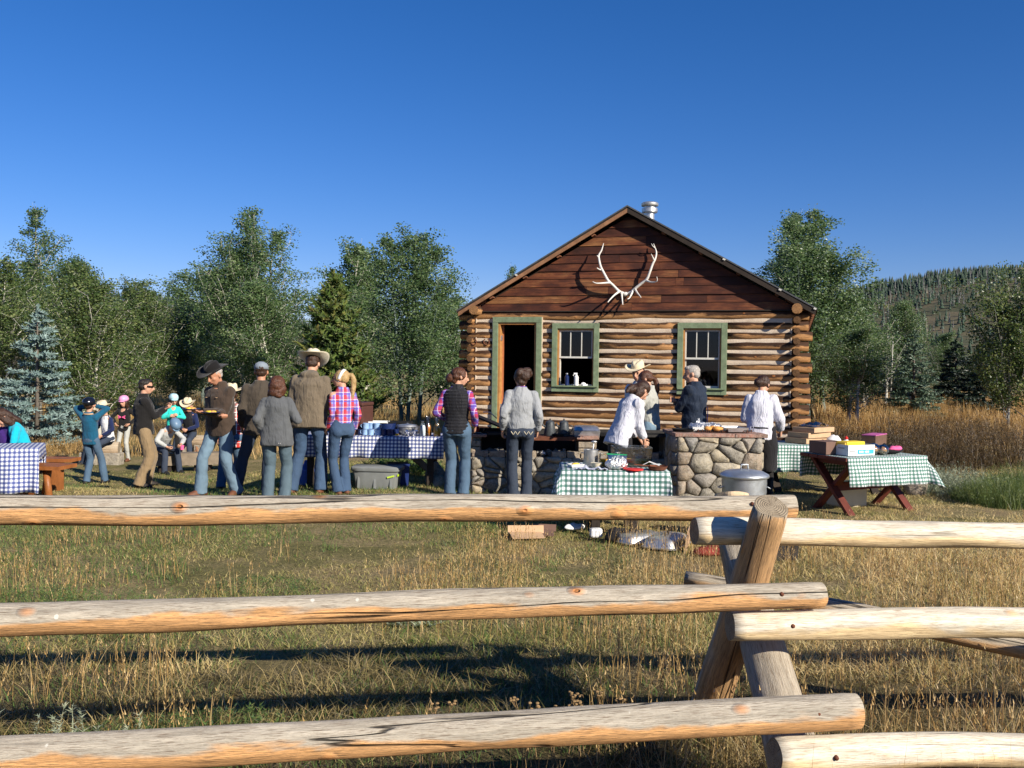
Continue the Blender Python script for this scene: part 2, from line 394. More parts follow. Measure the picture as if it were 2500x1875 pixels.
M_alu = vary('aluminium', (.62, .62, .62), .34, .9, .15, 14, .1)
M_black = vary('black_iron', (.012, .012, .013), .6, .3, .4, 20, .2)
M_soot = vary('sooty_steel', (.035, .032, .030), .75, .2, .6, 12, .4)
M_rust = vary('rusty_iron', (.15, .055, .03), .85, .2, .4, 15, .4)
M_antler = vary('antler_bone', (.66, .63, .58), .6, 0, .15, 12, .3)
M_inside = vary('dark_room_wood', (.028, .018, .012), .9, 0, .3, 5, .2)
M_shoe = vary('brown_leather', (.13, .05, .025), .6, 0, .3, 18, .2)
M_bshoe = vary('dark_leather', (.02, .016, .013), .6, 0, .3, 18, .2)
M_skin = vary('skin', (.54, .29, .19), .55, 0, .12, 14, .06, .35)
M_skin2 = vary('tanned_skin', (.44, .21, .125), .55, 0, .14, 14, .06, .35)
M_dark = vary('dark_eye', (.01, .008, .007), .3, 0, .1)
M_lip = vary('lips', (.33, .10, .08), .5, 0, .1)
def m_glass():
    t = NT('window_glass'); n = t.noise(t.coord(), 1.2, 2)
    g = t.n('BsdfGlossy', {'Color': (.85, .9, 1, 1), 'Roughness': .02, 'Normal': t.bump(n, .08, .02)}); tr = t.n('BsdfTransparent', {'Color': (.55, .6, .62, 1)})
    fr = t.n('Fresnel', {'IOR': 1.5}); mx = t.n('MixShader', {0: t.math('MULTIPLY', fr.outputs[0], .7), 1: tr.outputs[0], 2: g.outputs[0]})
    t.t.links.new(mx.outputs[0], t.o.inputs[0]); return t.m
M_pane = m_glass()
def m_clear(name, tint=(.95, .97, .97), gl=.06):
    t = NT(name); n = t.noise(t.coord(), 22, 3, .6)
    g = t.n('BsdfGlossy', {'Color': (1, 1, 1, 1), 'Roughness': .08, 'Normal': t.bump(n, .3, .01)}); tr = t.n('BsdfTransparent', {'Color': (*tint, 1)})
    fr = t.n('Fresnel', {'IOR': 1.45}); mx = t.n('MixShader', {0: t.math('ADD', fr.outputs[0], gl, True), 1: tr.outputs[0], 2: g.outputs[0]})
    t.t.links.new(mx.outputs[0], t.o.inputs[0]); return t.m
M_clear = m_clear('clear_glass'); M_film = m_clear('clear_plastic_film', (.85, .88, .9), .22); M_tub = m_clear('clear_plastic', (.80, .82, .82), .10)
def m_stone(name, cols):
    t = NT(name); rv = t.rand(); v = t.coord(); off = t.n('CombineXYZ', {'X': t.math('MULTIPLY', rv, 43)}).outputs[0]; v = t.n('VectorMath', {0: v, 1: off}, operation='ADD').outputs[0]
    base = t.ramp(rv, [(i / (len(cols) - 1) if len(cols) > 1 else 0, c) for i, c in enumerate(cols)])
    n1 = t.noise(v, 9, 6, .65, .4); n2 = t.noise(v, 50, 5, .7); lich = t.noise(v, 14, 4, .7, 1)
    col = t.mix(t.ramp(n1, [(.35, .75), (.6, 0)]), base, (.06, .05, .04)); col = t.mix(t.ramp(n2, [(.4, 0), (.65, .45)]), col, (.46, .43, .37)); col = t.mix(t.ramp(lich, [(.60, 0), (.64, .55)]), col, (.11, .11, .07))
    return t.done(col, .9, 0, t.bump(t.math('ADD', n1, t.math('MULTIPLY', n2, .5)), .9, .02), .2)
M_stone = m_stone('field_stone', [(.42, .35, .23), (.20, .19, .17), (.46, .40, .29), (.34, .25, .17), (.28, .27, .25), (.52, .42, .27), (.24, .21, .16)])
M_mortar = m_stone('mortar', [(.36, .31, .24), (.31, .27, .21)])
M_slab = m_stone('red_sandstone', [(.34, .15, .105), (.38, .18, .13), (.30, .14, .10)])
M_brick = m_stone('fire_brick', [(.40, .31, .21), (.34, .26, .18), (.42, .35, .26), (.33, .22, .16)])
M_ash = m_stone('charcoal_ash', [(.05, .045, .045), (.35, .33, .30), (.02, .02, .02)])
M_gblue = gingham('blue_gingham', (.012, .035, .19), .05)
M_gblue2 = gingham('blue_gingham_left', (.012, .035, .21), .05)
M_ggreen = gingham('green_gingham', (.010, .115, .085), .052)
M_ggreen2 = gingham('green_gingham_small', (.010, .125, .080), .043)
M_redwood = vary('red_stained_wood', (.13, .030, .020), .65, 0, .35, 7, .4)
M_oldwood = vary('grey_brown_wood', (.20, .16, .115), .85, 0, .35, 7, .5)
M_darkwood = vary('dark_wood', (.035, .026, .020), .85, 0, .35, 7, .5)
M_benchwood = vary('varnished_bench_wood', (.28, .10, .030), .45, 0, .35, 7, .3)
M_card = vary('cardboard', (.52, .34, .20), .8, 0, .1, 10, .2)
M_cardd = vary('brown_cardboard', (.17, .10, .075), .8, 0, .15, 10, .2)
M_paper = vary('white_card', (.74, .74, .72), .7, 0, .06, 10, .1)
M_cream = vary('cream_plastic', (.70, .62, .44), .6, 0, .06, 10, .1)
M_wplast = vary('white_plastic', (.76, .76, .74), .45, 0, .06, 10, .05)
M_gtote = vary('grey_tote_plastic', (.20, .21, .205), .5, 0, .12, 10, .1)
M_navy = vary('navy_enamel', (.010, .022, .09), .3, 0, .2, 10, .1, .5)
M_mug = vary('pale_blue_enamel', (.30, .46, .70), .3, 0, .1, 30, .05, .5)
M_cambro = vary('brown_moulded_plastic', (.085, .034, .026), .5, 0, .15, 10, .1)
M_red = vary('red_plastic', (.62, .03, .025), .45, 0, .1, 10, .05)
M_yel = vary('yellow_plastic', (.80, .56, .04), .5, 0, .1, 10, .05)
M_oj = vary('orange_juice', (.85, .42, .01), .3, 0, .05, 10, .02)
M_tea = vary('iced_tea', (.42, .15, .015), .3, 0, .1, 10, .02)
M_milk = vary('milk', (.62, .68, .76), .3, 0, .04, 10, .02)
M_egg = vary('egg_mix', (.80, .50, .06), .5, 0, .15, 30, .1)
M_bread = vary('bread_crust', (.62, .30, .08), .7, 0, .25, 20, .2)
M_gpot = vary('speckled_grey_enamel', (.055, .062, .066), .45, .1, .5, 60, .1, .5)
M_pink = vary('pink_fabric', (.80, .12, .30), .8, 0, .15, 20, .3)
M_dkcloth = vary('black_cloth', (.012, .012, .014), .9, 0, .3, 20, .4)
M_lime = vary('lime_label', (.45, .62, .05), .5, 0, .1, 20, .05)
M_cyan = vary('cyan_print', (.05, .40, .68), .6, 0, .05, 20, .02)
M_grey = vary('grey_print', (.35, .36, .37), .6, 0, .05, 20, .02)
M_purple = vary('pink_purple_print', (.50, .12, .30), .5, 0, .35, 9, .02)
M_dred = vary('dull_red_fabric', (.22, .022, .020), .8, 0, .3, 14, .4)
M_dblue = vary('navy_plastic', (.010, .025, .12), .45, 0, .15, 10, .05)
M_blue = vary('blue_plastic', (.03, .10, .42), .4, 0, .15, 10, .05)
M_cloth_w = vary('white_paper_towel', (.76, .76, .76), .85, 0, .05, 30, .4)
def m_foil():
    t = NT('crumpled_foil'); v = t.coord(); n = t.voro(v, 60, 'Distance'); n2 = t.noise(v, 40, 4)
    return t.done((.80, .79, .77), .42, 1, t.bump(t.math('ADD', n, n2), 1, .01), .5)
M_foil = m_foil()
def m_leaf(name, a, b, c, trans=.35, rough=.5, gloss=.15):
    t = NT(name); q = t.attr('tint'); col = t.ramp(q, [(0, a), (.5, b), (1, c)])
    d = t.n('BsdfDiffuse', {'Color': col}); tl = t.n('BsdfTranslucent', {'Color': t.hsv(col, .48, 1.1, 1.5)}); g = t.n('BsdfGlossy', {'Color': (1, 1, 1, 1), 'Roughness': rough})
    m1 = t.n('MixShader', {0: trans, 1: d.outputs[0], 2: tl.outputs[0]}); fr = t.n('Fresnel', {'IOR': 1.35})
    m2 = t.n('MixShader', {0: t.math('MULTIPLY', fr.outputs[0], .7 * gloss), 1: m1.outputs[0], 2: g.outputs[0]}); t.t.links.new(m2.outputs[0], t.o.inputs[0]); return t.m
M_aspen = m_leaf('aspen_leaf', (.044, .092, .034), (.110, .178, .066), (.31, .38, .19), .42, .45, .25)
M_aspen2 = m_leaf('aspen_leaf_olive', (.048, .092, .028), (.112, .165, .052), (.31, .34, .14), .4, .45, .25)
M_pine = m_leaf('pine_needle', (.050, .098, .022), (.11, .175, .042), (.25, .22, .065), .28, .6)
M_spruce = m_leaf('blue_spruce_needle', (.10, .165, .155), (.20, .29, .27), (.36, .46, .43), .15, .6)
M_spruce2 = m_leaf('green_spruce_needle', (.045, .085, .06), (.10, .16, .11), (.20, .26, .16), .1, .6)
M_firdark = m_leaf('dark_fir_needle', (.008, .020, .014), (.018, .036, .022), (.035, .055, .030), .1, .6)  # dark needles, one set of tones for every fir
M_grass = m_leaf('grass_blade', (.13, .20, .045), (.36, .32, .115), (.78, .62, .31), .38, .6)
M_rank = m_leaf('rank_grass', (.050, .075, .022), (.15, .125, .048), (.52, .40, .19), .3, .6)  # brown growth by the fence, its own shade put into the colour
M_dry = m_leaf('dry_grass', (.19, .125, .040), (.42, .27, .10), (.68, .50, .25), .3, .6)
M_weed = m_leaf('green_weed', (.065, .12, .034), (.13, .20, .060), (.33, .34, .13), .35, .5)
M_rabbit = m_leaf('rabbitbrush', (.060, .10, .032), (.14, .19, .060), (.38, .38, .13), .3, .6)
M_sage = m_leaf('sagebrush_leaf', (.16, .20, .13), (.27, .31, .21), (.42, .44, .30), .15, .7)
M_shrubb = m_leaf('brown_shrub', (.045, .034, .018), (.10, .068, .032), (.26, .17, .08), .2, .7)
M_hillc = m_leaf('hill_conifer', (.028, .050, .036), (.065, .095, .065), (.17, .16, .16), .05, .8)
M_trunk = vary('aspen_bark', (.46, .44, .38), .8, 0, .35, 5, .5)
M_trunkd = vary('dark_bark', (.13, .11, .09), .85, 0, .35, 9, .6)  # dark brown bark of the conifers
M_trunkg = vary('smooth_grey_green_bark', (.15, .19, .17), .8, 0, .25, 5, .4)
def m_ground():
    t = NT('meadow_ground'); v = t.coord(); n1 = t.noise(v, .55, 5, .6, .4); n2 = t.noise(v, 3.0, 5, .65); n3 = t.noise(v, 40, 5, .7)
    col = t.ramp(t.math('ADD', t.math('MULTIPLY', n1, .6), t.math('MULTIPLY', n2, .4)), [(.32, (.11, .125, .040)), (.45, (.22, .20, .080)), (.56, (.38, .30, .155)), (.68, (.30, .21, .13))])
    yy = t.n('SeparateXYZ', {'Vector': t.coord()}).outputs[1]; col = t.mix(t.ramp(t.math('ADD', t.math('DIVIDE', yy, 10.0), t.math('MULTIPLY', n2, .12)), [(.52, .72), (.62, 0)]), col, (.060, .048, .026))  # darker by the fence: dark litter plus painted shade under the rank grass
    col = t.mix(t.ramp(n3, [(.3, .75), (.6, 0)]), col, (.045, .035, .018)); col = t.mix(t.ramp(n3, [(.52, 0), (.7, .5)]), col, (.38, .28, .13))
    return t.done(col, .95, 0, t.bump(t.math('ADD', n3, n2), 1, .04), .1)
M_ground = m_ground()
def m_hill():
    t = NT('hillside'); v = t.coord(); n1 = t.noise(v, .012, 6, .6, .6); n2 = t.noise(v, .12, 5, .7); n3 = t.noise(v, .8, 3, .6)
    col = t.ramp(t.math('ADD', t.math('MULTIPLY', n1, .55), t.math('MULTIPLY', n2, .45)), [(.35, (.055, .068, .040)), (.48, (.11, .11, .062)), (.58, (.20, .155, .095)), (.7, (.12, .13, .065))])
    col = t.mix(t.ramp(n3, [(.35, .6), (.55, 0)]), col, (.045, .05, .036))
    return t.done(col, .95, 0, None, .1)
M_hill = m_hill()
# ------------------------------------------------------------------ ground, hill
def np_mesh(name, verts, quads, mat, tint=None, smooth=False, tris=None):
    me = bpy.data.meshes.new(name); nv = len(verts); nq = len(quads)
    me.vertices.add(nv); me.vertices.foreach_set('co', np.asarray(verts, np.float32).ravel())
    k = quads.shape[1]
    me.loops.add(nq * k); me.loops.foreach_set('vertex_index', quads.astype(np.int32).ravel())
    me.polygons.add(nq); me.polygons.foreach_set('loop_start', np.arange(0, nq * k, k, dtype=np.int32))
    if smooth: me.polygons.foreach_set('use_smooth', np.ones(nq, bool))
    me.update(calc_edges=True)
    if tint is not None:
        a = me.attributes.new('tint', 'FLOAT', 'POINT'); a.data.foreach_set('value', np.asarray(tint, np.float32))
    me.materials.append(mat); return me
def ground():
    xs = sorted(set([-3000, -1500, -700, -300, -150, -90, -60, -40, -30, -22, -16] + [round(-13 + .25 * i, 3) for i in range(105)] + [15, 20, 28, 40, 60, 90, 150, 300, 700, 1500, 3000]))
    ys = sorted(set([-3000, -700, -150, -40, -12, -4, 0, 1] + [round(1.6 + .16 * i, 3) for i in range(100)] + [18, 19, 20, 22, 24, 27, 30, 34, 40, 50, 65, 90, 130, 200, 400, 900, 2000, 4500]))
    vs = [(x, y, gz(x, y)) for y in ys for x in xs]; nx = len(xs)
    q = np.array([(j * nx + i, j * nx + i + 1, (j + 1) * nx + i + 1, (j + 1) * nx + i) for j in range(len(ys) - 1) for i in range(nx - 1)])
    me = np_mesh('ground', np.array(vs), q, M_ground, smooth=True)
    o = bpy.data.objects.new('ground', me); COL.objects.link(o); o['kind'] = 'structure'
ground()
def ridge(x):                                      # height of the skyline over the plain, metres, at y about 640
    b = 26 + 30 * sst(-260, -60, x) * 0
    b = 20 + 22 * (1 - sst(-260, -90, x)) + 54 * sst(60, 330, x) - 6 * sst(-120, 0, x)
    return b
def hz(x, y):
    t = sst(150, 640, y); h = ridge(x) * t * (1 - .25 * sst(640, 1100, y))
    return h + 4.0 * noise.noise(Vector((x * .008, y * .008, 2))) * t + 1.2 * noise.noise(Vector((x * .03, y * .03, 7))) * t - .5 * (1 - t)
def hill():
    xs = [-700 + 22 * i for i in range(76)]; ys = [130 + 15 * i for i in range(40)] + [760, 850, 1000, 1300]
    vs = [(x, y, hz(x, y)) for y in ys for x in xs]; nx = len(xs)
    q = np.array([(j * nx + i, j * nx + i + 1, (j + 1) * nx + i + 1, (j + 1) * nx + i) for j in range(len(ys) - 1) for i in range(nx - 1)])
    o = bpy.data.objects.new('hill', np_mesh('hill', np.array(vs), q, M_hill, smooth=True)); COL.objects.link(o); o['kind'] = 'structure'
hill()

# ------------------------------------------------------------------ blades (numpy)
def blades(pos, h, wd, lean, rs, segs=2, curl=.5, up_dir=None):
    """pos (n,3); h, wd (n,); lean (n,) sideways reach as a share of height. returns verts, quads, owner"""
    n = len(pos); az = rs.uniform(0, 2 * np.pi, n); fa = rs.uniform(0, 2 * np.pi, n)
    d = np.stack([np.cos(az), np.sin(az), np.zeros(n)], 1); s = np.stack([np.cos(fa), np.sin(fa), np.zeros(n)], 1)
    V = []
    for i in range(segs + 1):
        t = i / segs; c = pos + d * (lean * h * (t * (1 - curl) + t * t * curl))[:, None]; c = c + np.array([0, 0, 1.0]) * (h * t * np.maximum(.12, 1 - .42 * lean * t))[:, None]
        ww = (wd * (1 - t) * .5 + wd * .06)[:, None]; V += [c - s * ww, c + s * ww]
    V = np.stack(V, 1); k = 2 * (segs + 1); base = np.arange(n)[:, None] * k; Q = []
    for i in range(segs): Q.append(base + np.array([2 * i, 2 * i + 1, 2 * i + 3, 2 * i + 2])[None])
    return V.reshape(-1, 3), np.stack(Q, 1).reshape(-1, 4), k
GZ_CACHE = {}
def gzv(x, y):
    xs = np.arange(-14, 16.01, .2); ys = np.arange(1, 45.01, .25)
    if 'g' not in GZ_CACHE: GZ_CACHE['g'] = np.array([[gz(a, b) for a in xs] for b in ys])
    g = GZ_CACHE['g']; i = np.clip(((x + 14) / .2), 0, len(xs) - 1.001); j = np.clip((y - 1) / .25, 0, len(ys) - 1.001)
    i0 = i.astype(int); j0 = j.astype(int); fx = i - i0; fy = j - j0
    return (g[j0, i0] * (1 - fx) + g[j0, i0 + 1] * fx) * (1 - fy) + (g[j0 + 1, i0] * (1 - fx) + g[j0 + 1, i0 + 1] * fx) * fy
def vnoise(x, y, s, seed):                          # cheap smooth value noise, 0..1
    rs = np.random.RandomState(seed); T = rs.rand(64, 64); X = (x * s) % 64; Y = (y * s) % 64
    i = X.astype(int); j = Y.astype(int); fx = X - i; fy = Y - j; fx = fx * fx * (3 - 2 * fx); fy = fy * fy * (3 - 2 * fy); i2 = (i + 1) % 64; j2 = (j + 1) % 64
    i %= 64; j %= 64
    return (T[j, i] * (1 - fx) + T[j, i2] * fx) * (1 - fy) + (T[j2, i] * (1 - fx) + T[j2, i2] * fx) * fy
def wedge(n, y0, y1, rs, power=1.0, xr=.60, side=None):
    u = rs.rand(n) ** power; y = np.sqrt(y0 * y0 + u * (y1 * y1 - y0 * y0)); lo, hi = (-xr, xr) if side is None else side
    return (lo + (hi - lo) * rs.rand(n)) * y, y
def stuff(name, me, label=None):
    o = bpy.data.objects.new(name, me); COL.objects.link(o); o['kind'] = 'stuff'
    if label: o['label'] = label
    return o
def grass_near():
    rs = np.random.RandomState(3); n = 260000
    x, y = wedge(n, 2.2, 16.5, rs, 1.45)
    cl = vnoise(x, y, 2.1, 1) * .5 + vnoise(x, y, 6.5, 2) * .5; gr = vnoise(x, y, .75, 4) * .6 + vnoise(x, y, 2.3, 5) * .4
    bare = vnoise(x, y, 1.1, 9)
    keep = (cl > .30) & (rs.rand(n) > (bare > .64) * .8); x, y, cl, gr = x[keep], y[keep], cl[keep], gr[keep]; n = len(x)
    # ranker near the fence and to the right, trodden lawn by the tables
    rank = np.clip((6.2 - y) / 2.6, 0, 1) * .8 + np.clip((x - 1.5) / 2.5, 0, 1) * np.clip((11 - y) / 4, 0, 1) * .7 + .12
    rank = np.clip(rank, .1, 1)
    h = (.035 + .26 * rank * rs.rand(n) ** 1.2) * (.5 + cl); wd = (.0022 + .0030 * rs.rand(n)) * (1 + y * .085)
    lean = .35 + 1.35 * rs.rand(n)
    pos = np.stack([x, y, gzv(x, y) - .008], 1); V, Q, k = blades(pos, h, wd, lean, rs)
    dryness = .42 + .30 * np.clip((x + 1) / 4, 0, 1) * np.clip(y / 9, 0, 1) + .85 * (.5 - gr) + .22 * (rank > .45)
    tint = np.clip(dryness + rs.normal(0, .20, n), 0, 1)
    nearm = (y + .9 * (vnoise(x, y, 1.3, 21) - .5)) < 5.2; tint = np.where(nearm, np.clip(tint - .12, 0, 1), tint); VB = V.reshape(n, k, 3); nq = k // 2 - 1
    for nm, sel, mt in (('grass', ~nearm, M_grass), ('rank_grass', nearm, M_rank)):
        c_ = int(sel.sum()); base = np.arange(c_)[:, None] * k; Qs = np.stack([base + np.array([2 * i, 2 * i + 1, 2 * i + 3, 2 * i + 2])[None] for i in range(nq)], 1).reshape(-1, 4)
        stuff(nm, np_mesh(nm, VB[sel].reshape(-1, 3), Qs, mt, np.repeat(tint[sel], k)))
    # tall dry stems with seed heads
    n = 9500; x, y = wedge(n, 2.4, 9.0, rs, 1.2); c = vnoise(x, y, 1.5, 11); keep = c > .60 - .22 * (x > .6) - .12 * (y < 5); x, y = x[keep], y[keep]; n = len(x)
    h = (.14 + .34 * rs.rand(n)) * np.where((y > 6) & (x < .6), .6, 1.0); wd = .0020 + .0012 * rs.rand(n); lean = .05 + .5 * rs.rand(n) ** 2
    pos = np.stack([x, y, gzv(x, y) - .01], 1); V, Q, k = blades(pos, h, wd * (1 + y * .06), lean, rs, 3, .7)
    tip = V.reshape(n, k, 3)[:, -2:, :].mean(1); m = 4; hp = np.repeat(tip, m, 0); hp[:, 2] -= np.tile(np.arange(m) * .018, n); hp += rs.normal(0, .002, hp.shape); far = np.repeat(y > 3.4, m); hp = hp[far]; nh = len(hp)
    V2, Q2, k2 = blades(hp, np.full(nh, .022), np.full(nh, .006), np.full(nh, .35), rs, 1)
    tint = np.repeat(np.clip(rs.normal(.55, .25, n), 0, 1), k); t2 = np.repeat(np.clip(rs.normal(.6, .25, nh), 0, 1), k2)
    stuff('dry_stems', np_mesh('dry_stems', np.vstack([V, V2]), np.vstack([Q, Q2 + len(V)]), M_dry, np.concatenate([tint, t2])))
grass_near()
def meadow_back():
    rs = np.random.RandomState(8)
    # tall tawny grass behind the cabin on the right, thinner behind the tables on the left
    n = 70000; x, y = wedge(n, 14.5, 44, rs, 1.0, side=(.33, .62)); c = vnoise(x, y, .6, 3); keep = c > .22; x, y = x[keep], y[keep]
    n2 = 34000; x2, y2 = wedge(n2, 19, 44, rs, 1.1, side=(-.62, -.06)); c2 = vnoise(x2, y2, .5, 6); k2 = c2 > .35; x = np.concatenate([x, x2[k2]]); y = np.concatenate([y, y2[k2]])
    right = (x > 0); n = len(x)
    h = np.where(right, .16 + .40 * rs.rand(n), .12 + .40 * rs.rand(n)) * (.45 + .9 * vnoise(x, y, .5, 12)) * np.where(right, .45 + .75 * np.clip((y - 15) / 9, 0, 1), 1); wd = .007 + .010 * rs.rand(n) * (y / 22)
    pos = np.stack([x, y, gzv(x, y) - .02], 1); V, Q, k = blades(pos, h, wd, .1 + .35 * rs.rand(n), rs)
    tint = np.clip(.25 + .5 * vnoise(x, y, .45, 15) + rs.normal(0, .2, n), 0, 1)
    stuff('tawny_meadow_grass', np_mesh('tawny_meadow_grass', V, Q, M_dry, np.repeat(tint, k)))
meadow_back()

# clumps one can point at
def clump(name, label, cat, loc, n, rad, h, mat, seed, wd=.006, lean=(.1, .5), leafy=0, leafsz=.03, group=None, tintmu=.5, mound=.0, stemname='stem', leafname='leaf_mass'):
    rs = np.random.RandomState(seed); r = rad * np.sqrt(rs.rand(n)); a = rs.uniform(0, 2 * np.pi, n)
    pos = np.stack([r * np.cos(a), r * np.sin(a), np.full(n, -.02)], 1); hh = h * (.45 + .55 * rs.rand(n)) * (1 - mound * (r / rad) ** 2)
    V, Q, k = blades(pos, hh, np.full(n, wd), rs.uniform(lean[0], lean[1], n), rs, 3, .4); tint = np.repeat(np.clip(rs.normal(tintmu - .1, .2, n), 0, 1), k)
    root = thing(name, label, cat, loc, 0, group)
    me = np_mesh(stemname, V, Q, mat, tint); o = link(stemname, me, None, root); o['kind'] = 'stuff'
    if leafy:
        VV = V.reshape(n, k, 3); m = n * leafy; own = np.repeat(np.arange(n), leafy); t = .25 + .75 * rs.rand(m); seg = np.minimum((t * 3).astype(int), 2); f = t * 3 - seg
        a0 = VV[own, seg * 2]; a1 = VV[own, seg * 2 + 2]; p = a0 * (1 - f)[:, None] + a1 * f[:, None]
        V2, Q2, k2 = blades(p, np.full(m, leafsz) * rs.uniform(.6, 1.3, m), np.full(m, leafsz * .34), rs.uniform(.6, 1.6, m), rs, 1)
        me = np_mesh(leafname, V2, Q2, mat, np.repeat(np.clip(rs.normal(tintmu, .25, m), 0, 1), k2)); o = link(leafname, me, None, root); o['kind'] = 'stuff'
    return root
# ------------------------------------------------------------------ the log cabin
YR = 17.0; L = .372 * YR; TH = R(17)
XR = (1943 - CXP) / F * YR
ORG = Vector((XR - L * math.cos(TH), YR + L * math.sin(TH), 0))
UV_ = Vector((math.cos(TH), -math.sin(TH), 0)); INW = Vector((math.sin(TH), math.cos(TH), 0))   # along the front, into the house
def fac(px, py, d=0.0):
    """pixel -> (u, v) on the plane d metres in front of the log axes"""
    dr = _f + _r * ((px - CXP) / F) - _u * ((py - CYP) / F); o = Vector((0, 0, EYE))
    t = ((ORG - INW * d) - o).dot(INW) / dr.dot(INW); p = o + dr * t - ORG
    return p.dot(UV_), p.z
cabin = thing('log_cabin', 'weathered log cabin with white chinking, green window trim and a plank gable', 'cabin', ORG, -TH)
DEP = 9.6; LR = .0945
def rect(px0, py0, px1, py1, d=.1):
    a = fac(px0, py0, d); b = fac(px1, py1, d); return a[0], b[1], b[0], a[1]   # u0, v0, u1, v1
DOOR = list(rect(1204, 774, 1319, 1060)); WIN = [list(rect(1349, 789, 1461, 958)), list(rect(1655, 788, 1773, 965))]
ROW = .1935; V0 = fac(1800, 770)[1]
def seg_log(u0, u1, v, r, seed, name='log', parent=None, d=0.0, bend=.012):
    o = log_between(name, (u0, -d, v), (u1, -d, v + rnd.uniform(-.006, .006)), r, r * rnd.uniform(.94, 1.06), seed, M_clog, M_clog_end, parent or cabin, seg=12, step=.4, wob=.016, bend=bend)
    return o
def clear_spans(v, pad):
    cut = []
    if v < DOOR[3] + pad: cut.append((DOOR[0], DOOR[2]))
    for q in WIN:
        if q[1] - pad < v < q[3] + pad: cut.append((q[0], q[2]))
    return sorted(cut)
k = 0; vrow = V0; rows = []
while vrow > .12:
    rows.append(vrow)
    x0, x1 = -.26 + rnd.uniform(-.04, .04), L + .24 + rnd.uniform(-.04, .04)
    r = LR * rnd.uniform(.93, 1.07); u = x0
    for c in clear_spans(vrow, .0) + [(x1, None)]:
        e = c[0] + (.02 if c[1] is not None else 0)
        seg_log(u, e, vrow, r, 1000 + k); k += 1
        u = (c[1] - .02) if c[1] is not None else 0
    # chinking under this log
    u = .10
    for c in clear_spans(vrow - ROW / 2, .02) + [(L - .10, None)]:
        e = c[0] + (.015 if c[1] is not None else 0); n = max(2, int((e - u) / .12)); m = MB(); vs = []
        for i in range(n + 1):
            x = u + (e - u) * i / n; wv = .007 * noise.noise(Vector((x * 3, vrow * 9, 0)))
            for (yy, zz) in ((-.060 + wv, -.060), (-.066 + wv, -.02), (-.064 + wv, .02), (-.056 + wv, .060), (.02, .062), (.02, -.062)): vs.append((x, yy, vrow - ROW / 2 + zz))
        fs = [(i * 6 + j, (i + 1) * 6 + j, (i + 1) * 6 + (j + 1) % 6, i * 6 + (j + 1) % 6) for i in range(n) for j in range(6)] + [(5, 4, 3, 2, 1, 0), tuple(n * 6 + j for j in range(6))]
        m.add(vs, fs).build('chinking', M_chink, cabin, smooth=False)
        u = (c[1] - .015) if c[1] is not None else 0
    vrow -= ROW
# side walls: log ends at both corners, between the front rows
for ux in (0, L):
    for i, v in enumerate(rows[:-1]):
        r = LR * rnd.uniform(.64, .76)
        log_between('side_log', (ux, -.19 + rnd.uniform(-.04, .03), v - ROW / 2), (ux, DEP, v - ROW / 2), r, r, 2000 + i + int(ux) * 50, M_clog, M_clog_end, cabin, seg=10, step=2.5, wob=.006, bend=0)
    # chinking collar round the log ends
    for i, v in enumerate(rows[:-1]):
        m = MB(); sg = 1 if ux == 0 else -1
        m.box((ux + sg * .095, -.062, v - ROW / 2), (.022, .03, .14), taper=.9); m.box((ux, -.058, v - ROW / 2 + .080), (.17, .03, .016)); m.build('chinking', M_chink, cabin)
# plate logs (big round ends under the eaves)
vpl = fac(1156, 756, .3)[1] + .02
for ux, px, py in ((0, 1157, 757), (L, 1946, 753)):
    c = fac(px, py, .34); log_between('plate_log', (c[0], -.36, c[1]), (c[0], DEP, c[1]), .098, .095, 77 + px, M_clog, M_plate_end, cabin, seg=18, step=2.5, wob=.006, bend=0)
# back, floor and dark inside
VP = V0 + .10
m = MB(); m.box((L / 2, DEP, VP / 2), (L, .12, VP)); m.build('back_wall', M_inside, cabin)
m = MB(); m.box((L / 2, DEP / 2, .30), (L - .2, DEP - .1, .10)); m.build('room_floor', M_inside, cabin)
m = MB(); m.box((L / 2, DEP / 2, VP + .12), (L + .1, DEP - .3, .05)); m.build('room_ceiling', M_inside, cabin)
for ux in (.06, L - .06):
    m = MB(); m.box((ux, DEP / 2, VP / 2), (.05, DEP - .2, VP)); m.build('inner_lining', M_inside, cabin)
m = MB(); m.box((L / 2, .10, .14), (L - .1, .10, .26)); m.build('foundation', M_mortar, cabin)

